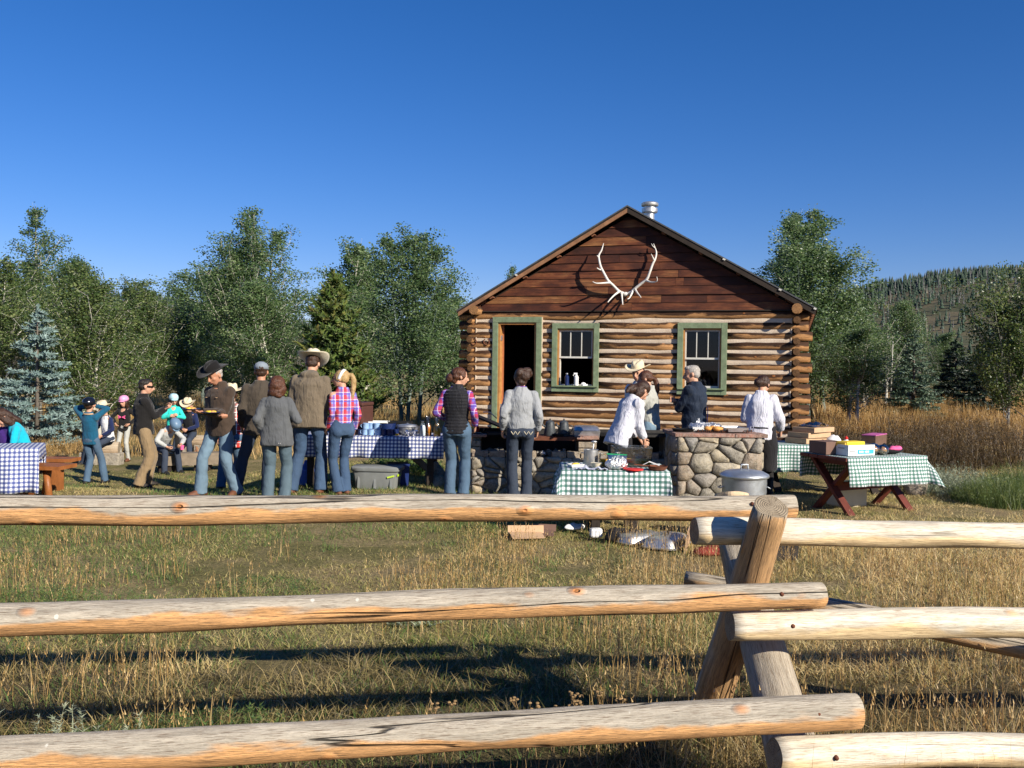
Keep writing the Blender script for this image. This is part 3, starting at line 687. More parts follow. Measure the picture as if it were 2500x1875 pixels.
# ---- gable: boards up to the roof lines
apx = fac(1531, 500, .28); el = fac(1114, 757, .28); er = fac(1996, 752, .28)
def roof_v(u): return apx[1] - (apx[0] - u) * (apx[1] - el[1]) / (apx[0] - el[0]) if u < apx[0] else apx[1] - (u - apx[0]) * (apx[1] - er[1]) / (er[0] - apx[0])
SLL = (apx[1] - el[1]) / (apx[0] - el[0]); SLR = (apx[1] - er[1]) / (er[0] - apx[0])
TK = .18
def u_left(v): return apx[0] - (apx[1] - TK - v) / SLL
def u_right(v): return apx[0] + (apx[1] - TK - v) / SLR
gv = VP - .005; bh = .158; i = 0
while gv < apx[1] - TK - .04:
    v1 = min(gv + bh * rnd.uniform(.93, 1.07), apx[1] - TK - .01)
    a0, a1, b0, b1 = max(-.12, u_left(gv)), max(-.12, u_left(v1)), min(L + .12, u_right(gv)), min(L + .12, u_right(v1))
    W = b0 - a0; cuts = [0.0, 1.0]
    if W > 1.6: cuts = [0.0] + sorted([rnd.uniform(.22, .78) for _ in range(1 if W < 4 else 2)]) + [1.0]
    for j in range(len(cuts) - 1):
        lo0 = a0 if j == 0 else a0 + W * cuts[j]; hi0 = b0 if j == len(cuts) - 2 else a0 + W * cuts[j + 1] - .004
        lo1 = a1 if j == 0 else max(a1, lo0); hi1 = b1 if j == len(cuts) - 2 else min(b1, hi0)
        if hi1 - lo1 < .005: hi1 = lo1 + .005
        yf = -.075 + rnd.uniform(-.006, .006); yt = yf + .016; zt = v1 - .006
        vs = [(lo0, yf, gv), (hi0, yf, gv), (hi1, yt, zt), (lo1, yt, zt), (lo0, yf + .03, gv), (hi0, yf + .03, gv), (hi1, yt + .02, zt), (lo1, yt + .02, zt)]
        MB().add(vs, [(0, 1, 2, 3), (5, 4, 7, 6), (1, 0, 4, 5), (2, 1, 5, 6), (3, 2, 6, 7), (0, 3, 7, 4)]).build('gable_board', M_plank, cabin)
    gv = v1; i += 1
m = MB(); n0 = (L / 2)
m.add([(-.05, -.035, VP - .02), (L + .05, -.035, VP - .02), (L + .05, -.035, max(VP, roof_v(L + .05) - TK)), (apx[0], -.035, apx[1] - TK - .01), (-.05, -.035, max(VP, roof_v(-.05) - TK)),
       (-.05, .03, VP - .02), (L + .05, .03, VP - .02), (L + .05, .03, max(VP, roof_v(L + .05) - TK)), (apx[0], .03, apx[1] - TK - .01), (-.05, .03, max(VP, roof_v(-.05) - TK))],
      [(0, 1, 2, 3, 4), (9, 8, 7, 6, 5), (1, 0, 5, 6), (2, 1, 6, 7), (3, 2, 7, 8), (4, 3, 8, 9), (0, 4, 9, 5)]).build('gable_backing', M_inside, cabin)
m = MB(); m.box((L / 2, -.085, VP - .012), (L + .1, .03, .02)); m.build('drip_board', M_darkwood, cabin)

# ---- roof
FO = .27
def slope(name, p, q, y0, y1, z0, z1, mat, yy=None):
    m = MB(); a, b = p, q
    vs = [(a[0], y0, a[1] - z0), (b[0], y0, b[1] - z0), (b[0], y0, b[1] - z1), (a[0], y0, a[1] - z1), (a[0], y1, a[1] - z0), (b[0], y1, b[1] - z0), (b[0], y1, b[1] - z1), (a[0], y1, a[1] - z1)]
    return m.add(vs, [(0, 1, 2, 3), (7, 6, 5, 4), (0, 4, 5, 1), (3, 2, 6, 7), (1, 5, 6, 2), (0, 3, 7, 4)]).build(name, mat, cabin)
for side, e in ((-1, el), (1, er)):
    slope('roof', e, apx, -FO, DEP + .3, .0, .028, M_roof)                       # sheet roofing
    slope('roof_decking', e, apx, -FO + .012, DEP + .28, .031, .058, M_darkwood)
    slope('barge_board', (e[0] + side * -.03, e[1] + .018), apx, -FO + .010, -FO + .045, .060, .142, M_barge if side < 0 else M_darkwood)
    n = 0
    for j in range(1, 5):                                                        # lookouts under the front overhang
        t = j / 5; u = e[0] + (apx[0] - e[0]) * t; v = e[1] + (apx[1] - e[1]) * t
        MB().box((u, -FO / 2 + .03, v - .120), (.07, FO - .13, .09), (0, side * math.atan(SLL), 0)).build('lookout', M_rafter, cabin)
    for j in range(14):                                                          # rafter tails under the side eaves
        y = -.02 + j * .70; a = e; u1 = e[0] - side * .55; v1 = e[1] + .55 * (SLL if side < 0 else SLR)
        MB().bar((e[0] - side * .04, y, e[1] - .10), (u1, y, v1 - .11), .06, .09).build('rafter', M_rafter, cabin)
# flashing chips along the roof edge
for px, py in ((1768, 612), (1905, 690), (1990, 752), (1260, 650)):
    q = fac(px, py, FO + .02); MB().box((q[0], -FO - .008, roof_v(q[0]) - .035), (.05, .012, .03), (0, .4, 0)).build('roof_edge_clip', M_white, cabin)

# ---- door
def trim_board(nm, a, b, mat, parent, dd=.115, th=.03):
    m = MB(); return m.box(((a[0] + b[0]) / 2, -dd, (a[1] + b[1]) / 2), (abs(b[0] - a[0]), th, abs(b[1] - a[1]))).build(nm, mat, parent, bevel=.004)
u0, v0, u1, v1 = DOOR; v0 = .34; TW = .11
dr = MB(); dr.box((u0 + TW / 2, -.105, (v0 + v1 - TW) / 2), (TW, .035, v1 - TW - v0)).box((u1 - TW / 2, -.105, (v0 + v1 - TW) / 2), (TW, .035, v1 - TW - v0)).box(((u0 + u1) / 2, -.108, v1 - TW / 2), (u1 - u0, .035, TW))
door_frame = dr.build('door_frame', M_green, cabin, bevel=.004)
m = MB(); m.box((u0 + TW + .022, -.01, (v0 + v1 - TW) / 2), (.04, .17, v1 - TW - v0)).box((u1 - TW - .022, -.01, (v0 + v1 - TW) / 2), (.04, .17, v1 - TW - v0)).box(((u0 + u1) / 2, -.01, v1 - TW - .02), (u1 - u0 - 2 * TW - .09, .17, .04))
m.build('door_jamb', M_orange, cabin)
dleaf = MB().box((0, .38, 0), (.045, .74, v1 - TW - v0 - .06)).build('door', M_door, cabin, loc=(u0 + TW + .050, .06, (v0 + v1 - TW) / 2 - .02), rot=(0, 0, R(16)))
for vv in (v1 - .42, v0 + .55): MB().box((u0 + TW + .052, -.035, vv), (.03, .05, .10)).build('hinge', M_steel, door_frame)
MB().box(((u0 + u1) / 2, -.05, v0 - .03), (u1 - u0, .3, .06)).build('door_sill', M_barge, cabin)
# caulk line beside the trim
for uu, va, vb in ((u0 - .008, v0, v1), (u1 + .008, v0, v1)): MB().box((uu, -.085, (va + vb) / 2), (.016, .03, vb - va)).build('chinking', M_chink, cabin)

# ---- windows
for wi, (u0, v0, u1, v1) in enumerate(WIN):
    T = .105; cx, cy = (u0 + u1) / 2, (v0 + v1) / 2
    win = MB().box((u0 + T / 2, -.115, cy), (T, .035, v1 - v0)).box((u1 - T / 2, -.115, cy), (T, .035, v1 - v0)).box((cx, -.112, v1 - T / 2), (u1 - u0 - 2 * T, .035, T)).box((cx, -.112, v0 + .05), (u1 - u0 - 2 * T, .035, .10)).build('window', M_green, cabin, bevel=.004)
    MB().box((cx, -.125, v0 + .113), (u1 - u0 - .03, .09, .026)).build('sill', M_green, win)
    a, b, c, d = u0 + T, v0 + .125, u1 - T, v1 - T
    fr = MB(); fr.box((a + .015, -.02, (b + d) / 2), (.03, .15, d - b)).box((c - .015, -.02, (b + d) / 2), (.03, .15, d - b)).box(((a + c) / 2, -.02, d - .015), (c - a - .06, .15, .03)).build('frame', M_orange, win)
    mid = b + (d - b) * .495; a2, c2 = a + .034, c - .034; sy = -.045
    up = MB(); up.box((a2 + .012, sy, (mid + d - .03) / 2), (.024, .03, d - .03 - mid)).box((c2 - .012, sy, (mid + d - .03) / 2), (.024, .03, d - .03 - mid)).box(((a2 + c2) / 2, sy, d - .045), (c2 - a2 - .048, .03, .024)).box(((a2 + c2) / 2, sy - .003, mid), (c2 - a2, .03, .035))
    up.build('sash', M_white, win)
    for j in (1, 2): MB().box((a2 + (c2 - a2) * j / 3, sy - .001, (mid + d) / 2 - .02), (.016, .02, d - mid - .065)).build('muntin', M_white, win)
    if wi == 1:
        lo = MB(); sy2 = -.012; lo.box((a2 + .012, sy2, (mid + b) / 2), (.022, .03, mid - b)).box((c2 - .012, sy2, (mid + b) / 2), (.022, .03, mid - b)).box(((a2 + c2) / 2, sy2, b + .02), (c2 - a2 - .05, .03, .04)); lo.build('sash', M_white, win)
        MB().box(((a2 + c2) / 2, sy2, (mid + b) / 2), (c2 - a2 - .04, .004, mid - b - .04)).build('pane', M_pane, win)
    else:
        MB().box((a2 + .010, -.02, (mid + b) / 2), (.018, .05, mid - b)).box(((a2 + c2) / 2, -.02, b + .012), (c2 - a2, .05, .022)).build('sash', M_white, win)
    for j in range(3):
        ww = (c2 - a2 - .05) / 3; MB().box((a2 + .025 + ww * (j + .5), sy + .006, (mid + d) / 2 - .02), (ww - .014, .004, d - mid - .07)).build('pane', M_pane, win)
# a table and shelf glimpsed inside
# ---- vent pipe on the roof
q = P(1586, 527, 19.2); lq = Vector((0, 0, 0)); dlt = q - ORG; lu, lw = dlt.dot(UV_), dlt.dot(INW)
pipe = MB().lathe([(.10, -.5), (.10, .06)], 20, (lu, lw, q.z)).build('vent_pipe', M_steel, cabin, True); soft(pipe)
zz = q.z
cp = MB().lathe([(.105, .06), (.165, .075), (.165, .15), (.150, .152), (.150, .062)], 24, (lu, lw, zz), closed=True).build('collar', M_steel, pipe); soft(cp)
cp = MB().lathe([(.12, .16), (.12, .20)], 20, (lu, lw, zz)).lathe([(.172, .20), (.178, .215), (.178, .255), (.15, .275), (.001, .285)], 24, (lu, lw, zz)).build('rain_cap', M_steel, pipe); soft(cp)
# ---- horseshoes nailed to the wall
for px, py in ((1187, 834), (1156, 834)):
    a = fac(px, py, .11); pts = [(a[0] + .058 * math.sin(t) * (1 if abs(t) < 2 else .9), -.10, a[1] - .066 * math.cos(t)) for t in [(-2.55 + 5.1 * i / 16) for i in range(17)]]
    h = MB().tube(pts, .011, 6).build('horseshoe', M_rust, None); h.data.transform(Matrix.Translation(ORG) @ Matrix.Rotation(-TH, 4, 'Z'))
    tag(h, 'rusty horseshoe nailed to the logs close beside the green door frame' if px > 1170 else 'rusty horseshoe nailed on the log end at the left corner of the cabin', 'horseshoe', 'horseshoes on the cabin wall')
# ---- things on the window sill
def onfac(u, v, d): return ORG + UV_ * u - INW * d + Vector((0, 0, v))
sill = WIN[0][1] + .127
for nm, px, mt, lab, hh, rr in (('blue_bottle', 1384, M_navy, 'blue metal bottle on the left window sill beside the white one', .24, .042), ('white_bottle', 1407, M_wplast, 'white spray bottle on the left window sill', .24, .044)):
    u = fac(px, 935, .13)[0]; o = thing(nm, lab, 'bottle', onfac(u, sill, .135)); 
    b = MB().lathe([(rr, 0), (rr, hh * .72), (rr * .45, hh * .84), (rr * .45, hh * .9)], 16).build('bottle_body', mt, o); soft(b)
    if px < 1400: soft(MB().lathe([(rr * .55, hh * .9), (rr * .55, hh), (.001, hh)], 14).build('cap', M_alu, o))
    else: MB().box((-.015, 0, hh * .97), (.07, .02, .03)).box((-.05, 0, hh * .88), (.012, .012, .05), (0, .5, 0)).build('spray_trigger', M_wplast, o)
u = fac(1424, 940, .13)[0]; o = thing('paper_packet', 'crumpled white packet on the left window sill, right of the bottles', 'packet', onfac(u, sill, .125))
MB().ell((0, 0, .03), (.05, .03, .035), seg=7, rings=5).box((.03, 0, .015), (.10, .05, .03), (0, 0, .2)).build('wrapper', M_cloth_w, o)

# ---- antlers
def antlers():
    root = thing('elk_antlers', 'pair of bleached white elk antlers mounted on the brown plank gable', 'antlers', ORG, -TH)
    def z2(x, y, d): u, v = fac(1400 + x / 7.212, 550 + y / 7.212, d + .08); return (u, -(d + .08), v)
    def horn(path, rads):
        m = MB(); pts = [z2(*p) for p in path]
        # smooth the path
        P2, R2 = [], []
        for i in range(len(pts) - 1):
            p0 = Vector(pts[max(i - 1, 0)]); p1 = Vector(pts[i]); p2 = Vector(pts[i + 1]); p3 = Vector(pts[min(i + 2, len(pts) - 1)])
            for j in range(5):
                t = j / 5; P2.append(.5 * ((2 * p1) + (p2 - p0) * t + (2 * p0 - 5 * p1 + 4 * p2 - p3) * t * t + (3 * p1 - p0 - 3 * p2 + p3) * t ** 3)); R2.append(rads[i] * (1 - t) + rads[i + 1] * t)
        P2.append(Vector(pts[-1])); R2.append(rads[-1]); return m.tube(P2, R2, 9)
    def tine(path, rads): return horn(path, rads)
    r = .026
    A = horn([(900, 1205, .03), (800, 1160, .07), (700, 1060, .15), (610, 975, .20), (540, 850, .24), (480, 730, .25), (450, 600, .24), (450, 520, .22), (495, 440, .20), (530, 318, .17)], [r * 1.1, r * 1.1, r, r * 1.05, r * .95, r * .9, r * .8, r * .7, r * .6, r * .22]).build('antler', M_antler, root, True)
    for p, q in (([(630, 1010, .20), (500, 1020, .30), (400, 1020, .36), (335, 990, .38)], [r * .8, r * .65, r * .5, r * .2]), ([(500, 790, .24), (450, 775, .28), (412, 750, .30)], [r * .7, r * .5, r * .35]), ([(445, 570, .23), (415, 530, .27)], [r * .6, r * .3]),
                 ([(800, 1170, .08), (720, 1230, .20), (650, 1300, .32), (603, 1358, .38)], [r * .9, r * .65, r * .5, r * .3]), ([(845, 1180, .07), (855, 1270, .22), (868, 1400, .36)], [r * .9, r * .6, r * .35])):
        tine(p, q).build('tine', M_antler, A, True)
    B = horn([(930, 1215, .03), (1010, 1180, .05), (1090, 1110, .08), (1190, 1030, .10), (1290, 950, .12), (1345, 820, .14), (1395, 680, .13), (1440, 590, .12), (1460, 480, .10), (1430, 380, .08), (1410, 322, .06)], [r * 1.1, r * 1.1, r * 1.05, r, r * 1.05, r * .9, r * .9, r * .75, r * .6, r * .4, r * .2]).build('antler', M_antler, root, True)
    for p, q in (([(1280, 970, .12), (1360, 1000, .20), (1440, 1000, .30), (1475, 970, .34), (1467, 905, .36)], [r * .8, r * .65, r * .5, r * .35, r * .18]), ([(1420, 620, .13), (1395, 560, .19), (1370, 505, .23)], [r * .7, r * .5, r * .2]), ([(1440, 400, .09), (1400, 370, .12), (1372, 322, .13)], [r * .4, r * .3, r * .15]),
                 ([(1050, 1150, .07), (1020, 1215, .18), (985, 1280, .28), (950, 1300, .32)], [r * .9, r * .7, r * .5, r * .3]), ([(1085, 1125, .08), (1125, 1190, .2), (1175, 1250, .3), (1190, 1275, .33)], [r * .9, r * .6, r * .4, r * .2])):
        tine(p, q).build('tine', M_antler, B, True)
    c = z2(915, 1215, .03); MB().ell(c, (.065, .05, .045)).build('skull_plate', M_antler, root, True)
antlers()
# ------------------------------------------------------------------ the buck-and-rail fence: one thing, each pole a part
fence = thing('rail_fence', 'peeled log buck and rail fence crossing the whole foreground', 'fence', (0, 0, 0))
def ext(a, b, t): return a + (b - a) * t
# left bay: top, middle and bottom rails running out of frame to the left
LT = (P(0, 1250, 3.50), P(1938, 1236, 3.95)); LM = (P(0, 1515, 3.10), P(2007, 1453, 3.60)); LB = (P(0, 1843, 2.84), P(2090, 1733, 3.22))
for nm, (a, b), ra, rb, sd in (('rail', LT, .0600, .0525, 1), ('rail', LM, .0565, .0520, 2), ('rail', LB, .0600, .0620, 3)):
    a = ext(a, b, -.35); o = log_between(nm, a, b, ra * 1.02, rb, 300 + sd, M_rail, M_rail_end, fence, seg=28, step=.05, wob=.006, bend=.009)
RT = (P(1692, 1290, 3.74), P(2500, 1303, 3.95)); RM = (P(1782, 1527, 3.58), P(2500, 1523, 3.72)); RB = (P(1893, 1846, 3.16), P(2500, 1817, 3.42))
for nm, (a, b), ra, rb, sd in (('rail', RT, .0565, .055, 4), ('rail', RM, .061, .060, 5), ('rail', RB, .061, .058, 6)):
    b = ext(a, b, 2.2); log_between(nm, a, b, ra, rb, 300 + sd, M_rail2, M_rail_end, fence, seg=28, step=.05, wob=.008, bend=.018)
# the crossed posts
log_between('post', P(1882, 1236, 3.56), P(1690, 1850, 4.38), .069, .092, 311, M_post, M_rail_end, fence, seg=28, step=.06, wob=.008, bend=.012)
log_between('post', P(1795, 1325, 4.34), P(1985, 2010, 3.15), .080, .100, 312, M_post, M_rail_end, fence, seg=28, step=.06, wob=.010, bend=.012)
log_between('brace', P(1672, 1412, 4.62), P(2640, 1615, 4.15), .040, .050, 313, M_post, M_rail_end, fence, seg=18, step=.1, wob=.006)
# the next bucks, outside the frame
c = ext(LT[0], LT[1], -.25); log_between('post', c + Vector((.1, -.35, .22)), (c.x - .1, c.y + .55, -.05), .07, .08, 314, M_post, M_rail_end, fence, seg=16); log_between('post', c + Vector((-.1, .3, .2)), (c.x + .1, c.y - .9, -.05), .07, .08, 315, M_post, M_rail_end, fence, seg=16)
# droppings on the rails
def rail_pt(seg, rr, px, dz):                       # a point on the camera-facing skin of a rail
    a, b = seg; t = (px - 0) / 1.0
    lo, hi = -.3, 1.3
    for _ in range(30):
        t = (lo + hi) / 2; q = ext(a, b, t); d = q - Vector((0, 0, EYE)); px_ = CXP + F * d.dot(_r) / d.dot(_f)
        if px_ < px: lo = t
        else: hi = t
    q = ext(a, b, t); return q + Vector((0, -math.sqrt(max(0, rr * rr - dz * dz)) + .0025, dz))
for seg, rr, px, dz in ((RM, .060, 1925, .012), (LB, .062, 1985, .012), (RB, .060, 2028, .008), (LT, .053, 1830, .018), (RT, .0555, 1770, .02), (LM, .052, 1900, .02)):
    p_ = rail_pt(seg, rr, px, dz); MB().lathe([(.0085, -.012), (.0085, .003), (.001, .006)], 10, p_, M=Matrix.Rotation(R(90), 3, 'X')).build('nail_head', M_rust, fence, True)
# ------------------------------------------------------------------ trees
def leaf_quads(pos, size, rs, flat=.0, aspect=.75):
    n = len(pos); nrm = rs.normal(0, 1, (n, 3)); nrm /= np.linalg.norm(nrm, axis=1)[:, None]
    a = np.cross(nrm, np.array([0.3, 0.1, 1.0])); a /= np.linalg.norm(a, axis=1)[:, None]; b = np.cross(nrm, a); s = size[:, None]
    V = np.stack([pos - a * s * .5, pos + b * s * .5 * aspect, pos + a * s * .5, pos - b * s * .5 * aspect], 1)
    return V.reshape(-1, 3), (np.arange(n)[:, None] * 4 + np.arange(4)[None])
def aspen_meshes(seed, H, W, leaves, leafsz, base=.2, prof=1.0, stems=1, sparse=.0, mat=None, bark=None, gap=.5):
    rs = np.random.RandomState(seed); rr = random.Random(seed); wood = MB(); cent = []
    for s in range(stems):
        ox, oy = (rr.uniform(-.25, .25) * W * .5, rr.uniform(-.2, .2) * W * .5) if stems > 1 else (0, 0); lx, ly = rr.uniform(-.05, .05) * H + ox * .8, rr.uniform(-.04, .04) * H; Hs = H * (1 if s == 0 else rr.uniform(.75, .97))
        def tp(t): return Vector((ox + lx * t + .05 * H * .3 * math.sin(t * 5 + seed + s), oy + ly * t + .03 * H * .3 * math.sin(t * 4 + s), Hs * t))
        r0 = .016 * H / (stems ** .4); wood.tube([tp(i / 12) - Vector((0, 0, .1 if i == 0 else 0)) for i in range(13)], [r0 * (1 - i / 12) ** .8 + .006 for i in range(13)], 7)
        nl = int(46 / stems ** .5)
        for i in range(nl):
            t = base + (1 - base) * ((i + rr.random()) / nl) ** .9; az = rr.uniform(0, 2 * math.pi); tt = (t - base) / (1 - base); e = max(.10, (1 - tt) ** prof * (.62 + .38 * min(1, tt * 4)))
            ln = W * .5 * e * rr.uniform(.65, 1.15); rise = rr.uniform(.75, 1.9); p = tp(t); pts = [p]
            for k in range(1, 6): q = k / 5; pts.append(p + Vector((math.cos(az) * ln * q, math.sin(az) * ln * q, ln * rise * (q ** 1.3) - .1 * ln * q * q)) + Vector([rr.uniform(-1, 1) * .05 * ln for _ in range(3)]))
            wood.tube(pts, [r0 * .32 * (1 - t * .5) * (1 - k / 5.5) + .003 for k in range(6)], 5)
            for k in range(2, 6):
                cent.append((pts[k], .17 + .11 * ln, 1.0)); 
                for _ in range(2):
                    d = Vector((rr.uniform(-1, 1), rr.uniform(-1, 1), rr.uniform(-.2, 1))).normalized() * ln * rr.uniform(.2, .42); cent.append((pts[k] + d, .15 + .08 * ln, .8)); wood.tube([pts[k], pts[k] + d * .9], [.006, .003], 3)
        for i in range(5): cent.append((tp(.93 + .02 * i), .10, .5)); 
        for _ in range(6):
            q = tp(rr.uniform(.86, 1.0)); d = Vector((rr.uniform(-.3, .3), rr.uniform(-.3, .3), 1)).normalized() * H * rr.uniform(.03, .09); wood.tube([q, q + d], [.006, .002], 3); cent.append((q + d * .6, .07, .35)); cent.append((q + d, .06, .2))
    rr.shuffle(cent); cent = cent[:int(len(cent) * (1 - sparse))]
    w_ = np.array([c[2] * c[1] ** 1.6 for c in cent]) * rs.uniform(.55, 1.3, len(cent)) ; w_ /= w_.sum(); idx = rs.choice(len(cent), leaves, p=w_)
    C = np.array([tuple(c[0]) for c in cent]); S = np.array([c[1] for c in cent]); off = rs.normal(0, 1, (leaves, 3)); off /= (np.linalg.norm(off, axis=1)[:, None] + 1e-6); off *= (rs.rand(leaves) ** .45)[:, None]
    pos = C[idx] + off * S[idx][:, None] * np.array([1.25, 1.25, .9]); pos[:, 2] = np.maximum(pos[:, 2], .25)
    V, Q = leaf_quads(pos, leafsz * rs.uniform(.6, 1.25, leaves), rs); ct = rs.normal(.42, .12, len(cent)); tint = np.clip(ct[idx] + rs.normal(0, .22, leaves), 0, 1)
    return wood.mesh('trunk', True), np_mesh('crown', V, Q, mat or M_aspen, np.repeat(tint, 4))
def conifer_meshes(seed, H, W, mat, rows=26, per=11, needles=9000, sz=.075, droop=.12, base=.04, top=.02):
    rs = np.random.RandomState(seed); rr = random.Random(seed); wood = MB(); wood.tube([(0, 0, -.1), (0, 0, H * .5), (0, 0, H)], [.022 * H, .012 * H, .004], 7)
    seg = []
    for i in range(rows):
        t = base + (1 - base - top) * (i / rows) ** .92; ln0 = W * .5 * (1 - t) ** .82 + .03
        for k in range(max(4, int(per * (1 - t * .5)))):
            az = rr.uniform(0, 6.283); ln = ln0 * rr.uniform(.70, 1.15); z = H * t + rr.uniform(-.04, .04) * H * .5; e = Vector((math.cos(az) * ln, math.sin(az) * ln, -ln * droop + .16 * ln * (t > .6))); a = Vector((0, 0, z))
            wood.tube([a, a + e * .55, a + e + Vector((0, 0, .05 * ln))], [.010, .007, .003], 3); side = Vector((-e.y, e.x, 0)).normalized()
            seg.append((a + e * .22, a + e + Vector((0, 0, .06 * ln)), 1.0))
            for q in (.35, .5, .65, .8):
                for sg in (-1, 1): st = a + e * q; en = st + (side * sg * .8 + e.normalized() * .7) * ln * .30 * (1.15 - q); seg.append((st, en, .55))
    for _ in range(6): seg.append((Vector((0, 0, H * .93)), Vector((rr.uniform(-.03, .03), rr.uniform(-.03, .03), H * 1.0)), .5))
    A = np.array([tuple(s[0]) for s in seg]); B = np.array([tuple(s[1]) for s in seg]); w_ = np.linalg.norm(B - A, axis=1) * np.array([s[2] for s in seg]) + .01; w_ /= w_.sum(); idx = rs.choice(len(seg), needles, p=w_)
    t = rs.rand(needles)[:, None]; p = A[idx] * (1 - t) + B[idx] * t; d = (B - A)[idx]; d /= np.linalg.norm(d, axis=1)[:, None] + 1e-6
    r = rs.normal(0, 1, (needles, 3)); r /= np.linalg.norm(r, axis=1)[:, None]; dirv = d * .8 + r * .75; dirv[:, 2] += .15; dirv /= np.linalg.norm(dirv, axis=1)[:, None]; sidev = np.cross(dirv, r); sidev /= np.linalg.norm(sidev, axis=1)[:, None] + 1e-6
    ls = (sz * rs.uniform(.6, 1.3, needles))[:, None]; V = np.stack([p - sidev * ls * .17, p + sidev * ls * .17, p + dirv * ls + sidev * ls * .08, p + dirv * ls - sidev * ls * .08], 1).reshape(-1, 3)
    ct = rs.normal(.45, .15, len(seg)); tint = np.clip(ct[idx] + .25 * (t[:, 0] - .4) + rs.normal(0, .12, needles), 0, 1)
    return wood.mesh('trunk', True), np_mesh('crown', V, np.arange(needles * 4).reshape(-1, 4), mat, np.repeat(tint, 4))
def plant(name, label, cat, pos, meshes, bark, scale=(1, 1, 1), rz=0, group=None):
    o = thing(name, label, cat, pos, rz, group); o.scale = scale
    w_, c = meshes
    if not w_.materials: w_.materials.append(bark)
    for nm, me in (('trunk', w_), ('crown', c)):
        k = bpy.data.objects.new(nm, me); COL.objects.link(k); k.parent = o
    return o
def at(px, Y): g = G(px, Y, 0); return Vector((g.x, g.y, gz(g.x, g.y)))
A1 = aspen_meshes(11, 6.6, 3.9, 46000, .066, .03, .6, 4); A2 = aspen_meshes(12, 5.4, 3.3, 36000, .066, .05, .6, 3); A3 = aspen_meshes(13, 5.2, 3.4, 32000, .066, .03, .55, 3, mat=M_aspen2)
A4 = aspen_meshes(14, 6.9, 3.2, 22000, .064, .05, .7, 2, sparse=.15); A5 = aspen_meshes(15, 4.6, 2.6, 23000, .064, .06, .6, 2)
GA = 'aspen trees behind the picnic'
plant('aspen_tree', 'tallest aspen left of the cabin, standing behind the man in the black hat', 'tree', at(600, 29), A1, M_trunk, (1.10, 1, .96), 0, GA)
plant('aspen_tree', 'full round aspen with grey stems just left of the cabin', 'tree', at(1005, 25.5), A2, M_trunkg, (1.06, 1, .95), 1.1, GA)
plant('aspen_tree', 'slender aspen whose tip rises behind the green pine', 'tree', at(805, 30.5), A5, M_trunk, (1.15, 1, 1.18), .4, GA)
plant('aspen_tree', 'broad aspen with a pale forked trunk behind the boy in the black helmet', 'tree', at(225, 22.5), (A3[0], A3[1]), M_trunk, (.95, .95, .80), 0, GA)
plant('aspen_tree', 'tall thin-topped aspen behind the blue spruce', 'tree', at(105, 28), A4, M_trunk, (1.1, 1, .88), 2.2, GA)
plant('aspen_tree', 'low olive aspen filling the gap left of the tallest aspen', 'tree', at(345, 30), (A3[0], A3[1]), M_trunk, (1, 1, .80), 2.0, GA)
plant('aspen_tree', 'shaded low aspen behind the seated children', 'tree', at(440, 33), (A2[0], A2[1]), M_trunkg, (1.15, 1, .66), 2.9, GA)
plant('aspen_tree', 'half-hidden aspen between the tallest aspen and the pine', 'tree', at(690, 27), (A5[0], A5[1]), M_trunk, (1.15, 1, .86), 4.1, GA)
plant('aspen_tree', 'aspen at the left edge of the photo behind the spruce', 'tree', at(-20, 25), (A3[0], A3[1]), M_trunk, (1, 1, .84), 3.4, GA)
plant('aspen_tree', 'sparse aspen tip showing above the left roof slope', 'tree', at(1265, 33), A4, M_trunkg, (.62, .62, .74), 1.2, GA)
plant('aspen_tree', 'dark leafy aspen behind the left corner of the cabin', 'tree', at(1085, 29), (A5[0], A5[1]), M_trunkg, (1, 1, .82), 5.1, GA)
plant('aspen_tree', 'dense aspen in the back row behind the tallest aspen', 'tree', at(520, 36), (A2[0], A2[1]), M_trunkg, (1.5, 1, .95), .9, GA)
plant('aspen_tree', 'back-row aspen showing between the pine and the round aspen', 'tree', at(880, 34), (A3[0], A3[1]), M_trunkg, (1.1, 1, .93), 4.9, GA)
plant('aspen_tree', 'back-row aspen behind the forked pale trunk', 'tree', at(190, 33), (A2[0], A2[1]), M_trunk, (1.3, 1, .95), 5.6, GA)
GB = 'aspen trees right of the cabin'
A6 = aspen_meshes(21, 6.3, 3.5, 48000, .066, .03, .55, 4, gap=.3)
plant('aspen_tree', 'big dense aspen rising behind the right end of the cabin', 'tree', at(2005, 25.5), A6, M_trunkg, (1.15, 1, .885), 0.3, GB)
plant('aspen_tree', 'loose-topped aspen behind the right roof slope', 'tree', at(1895, 28.5), A4, M_trunk, (1.1, .95, .87), 3.9, GB)
plant('aspen_tree', 'smaller olive aspen at the right side of the big dense aspen', 'tree', at(2125, 29), (A5[0], A5[1]), M_trunk, (.9, 1, .76), 2.2, GB)
A7 = aspen_meshes(22, 4.7, 4.1, 42000, .080, .06, .5, 3, mat=M_aspen2)
plant('aspen_tree', 'near large-leaved aspen with white trunks at the right edge of the photo', 'tree', at(2492, 19.5), A7, M_trunk, (.56, .7, .68), 0, GB)
plant('aspen_tree', 'green and yellow sapling behind the small spruce on the right', 'tree', at(2240, 33), (A5[0], A5[1]), M_trunk, (.7, .8, .82), 3.0, GB)
plant('aspen_tree', 'hazy sapling between the small spruce and the dark firs', 'tree', at(2292, 42), (A5[0], A5[1]), M_trunk, (.7, .8, .66), 1.0, GB)
plant('aspen_tree', 'thin sapling with a bare white stem in the tawny grass', 'tree', at(2165, 31), aspen_meshes(25, 3.2, 1.3, 1500, .08, .35, .8, 2), M_trunk, (1, 1, .9), 0, GB)
plant('aspen_tree', 'low bushy aspen between the cabin corner and the tawny grass', 'tree', at(2060, 22), (A5[0], A5[1]), M_trunkg, (.85, .8, .50), .9, GB)
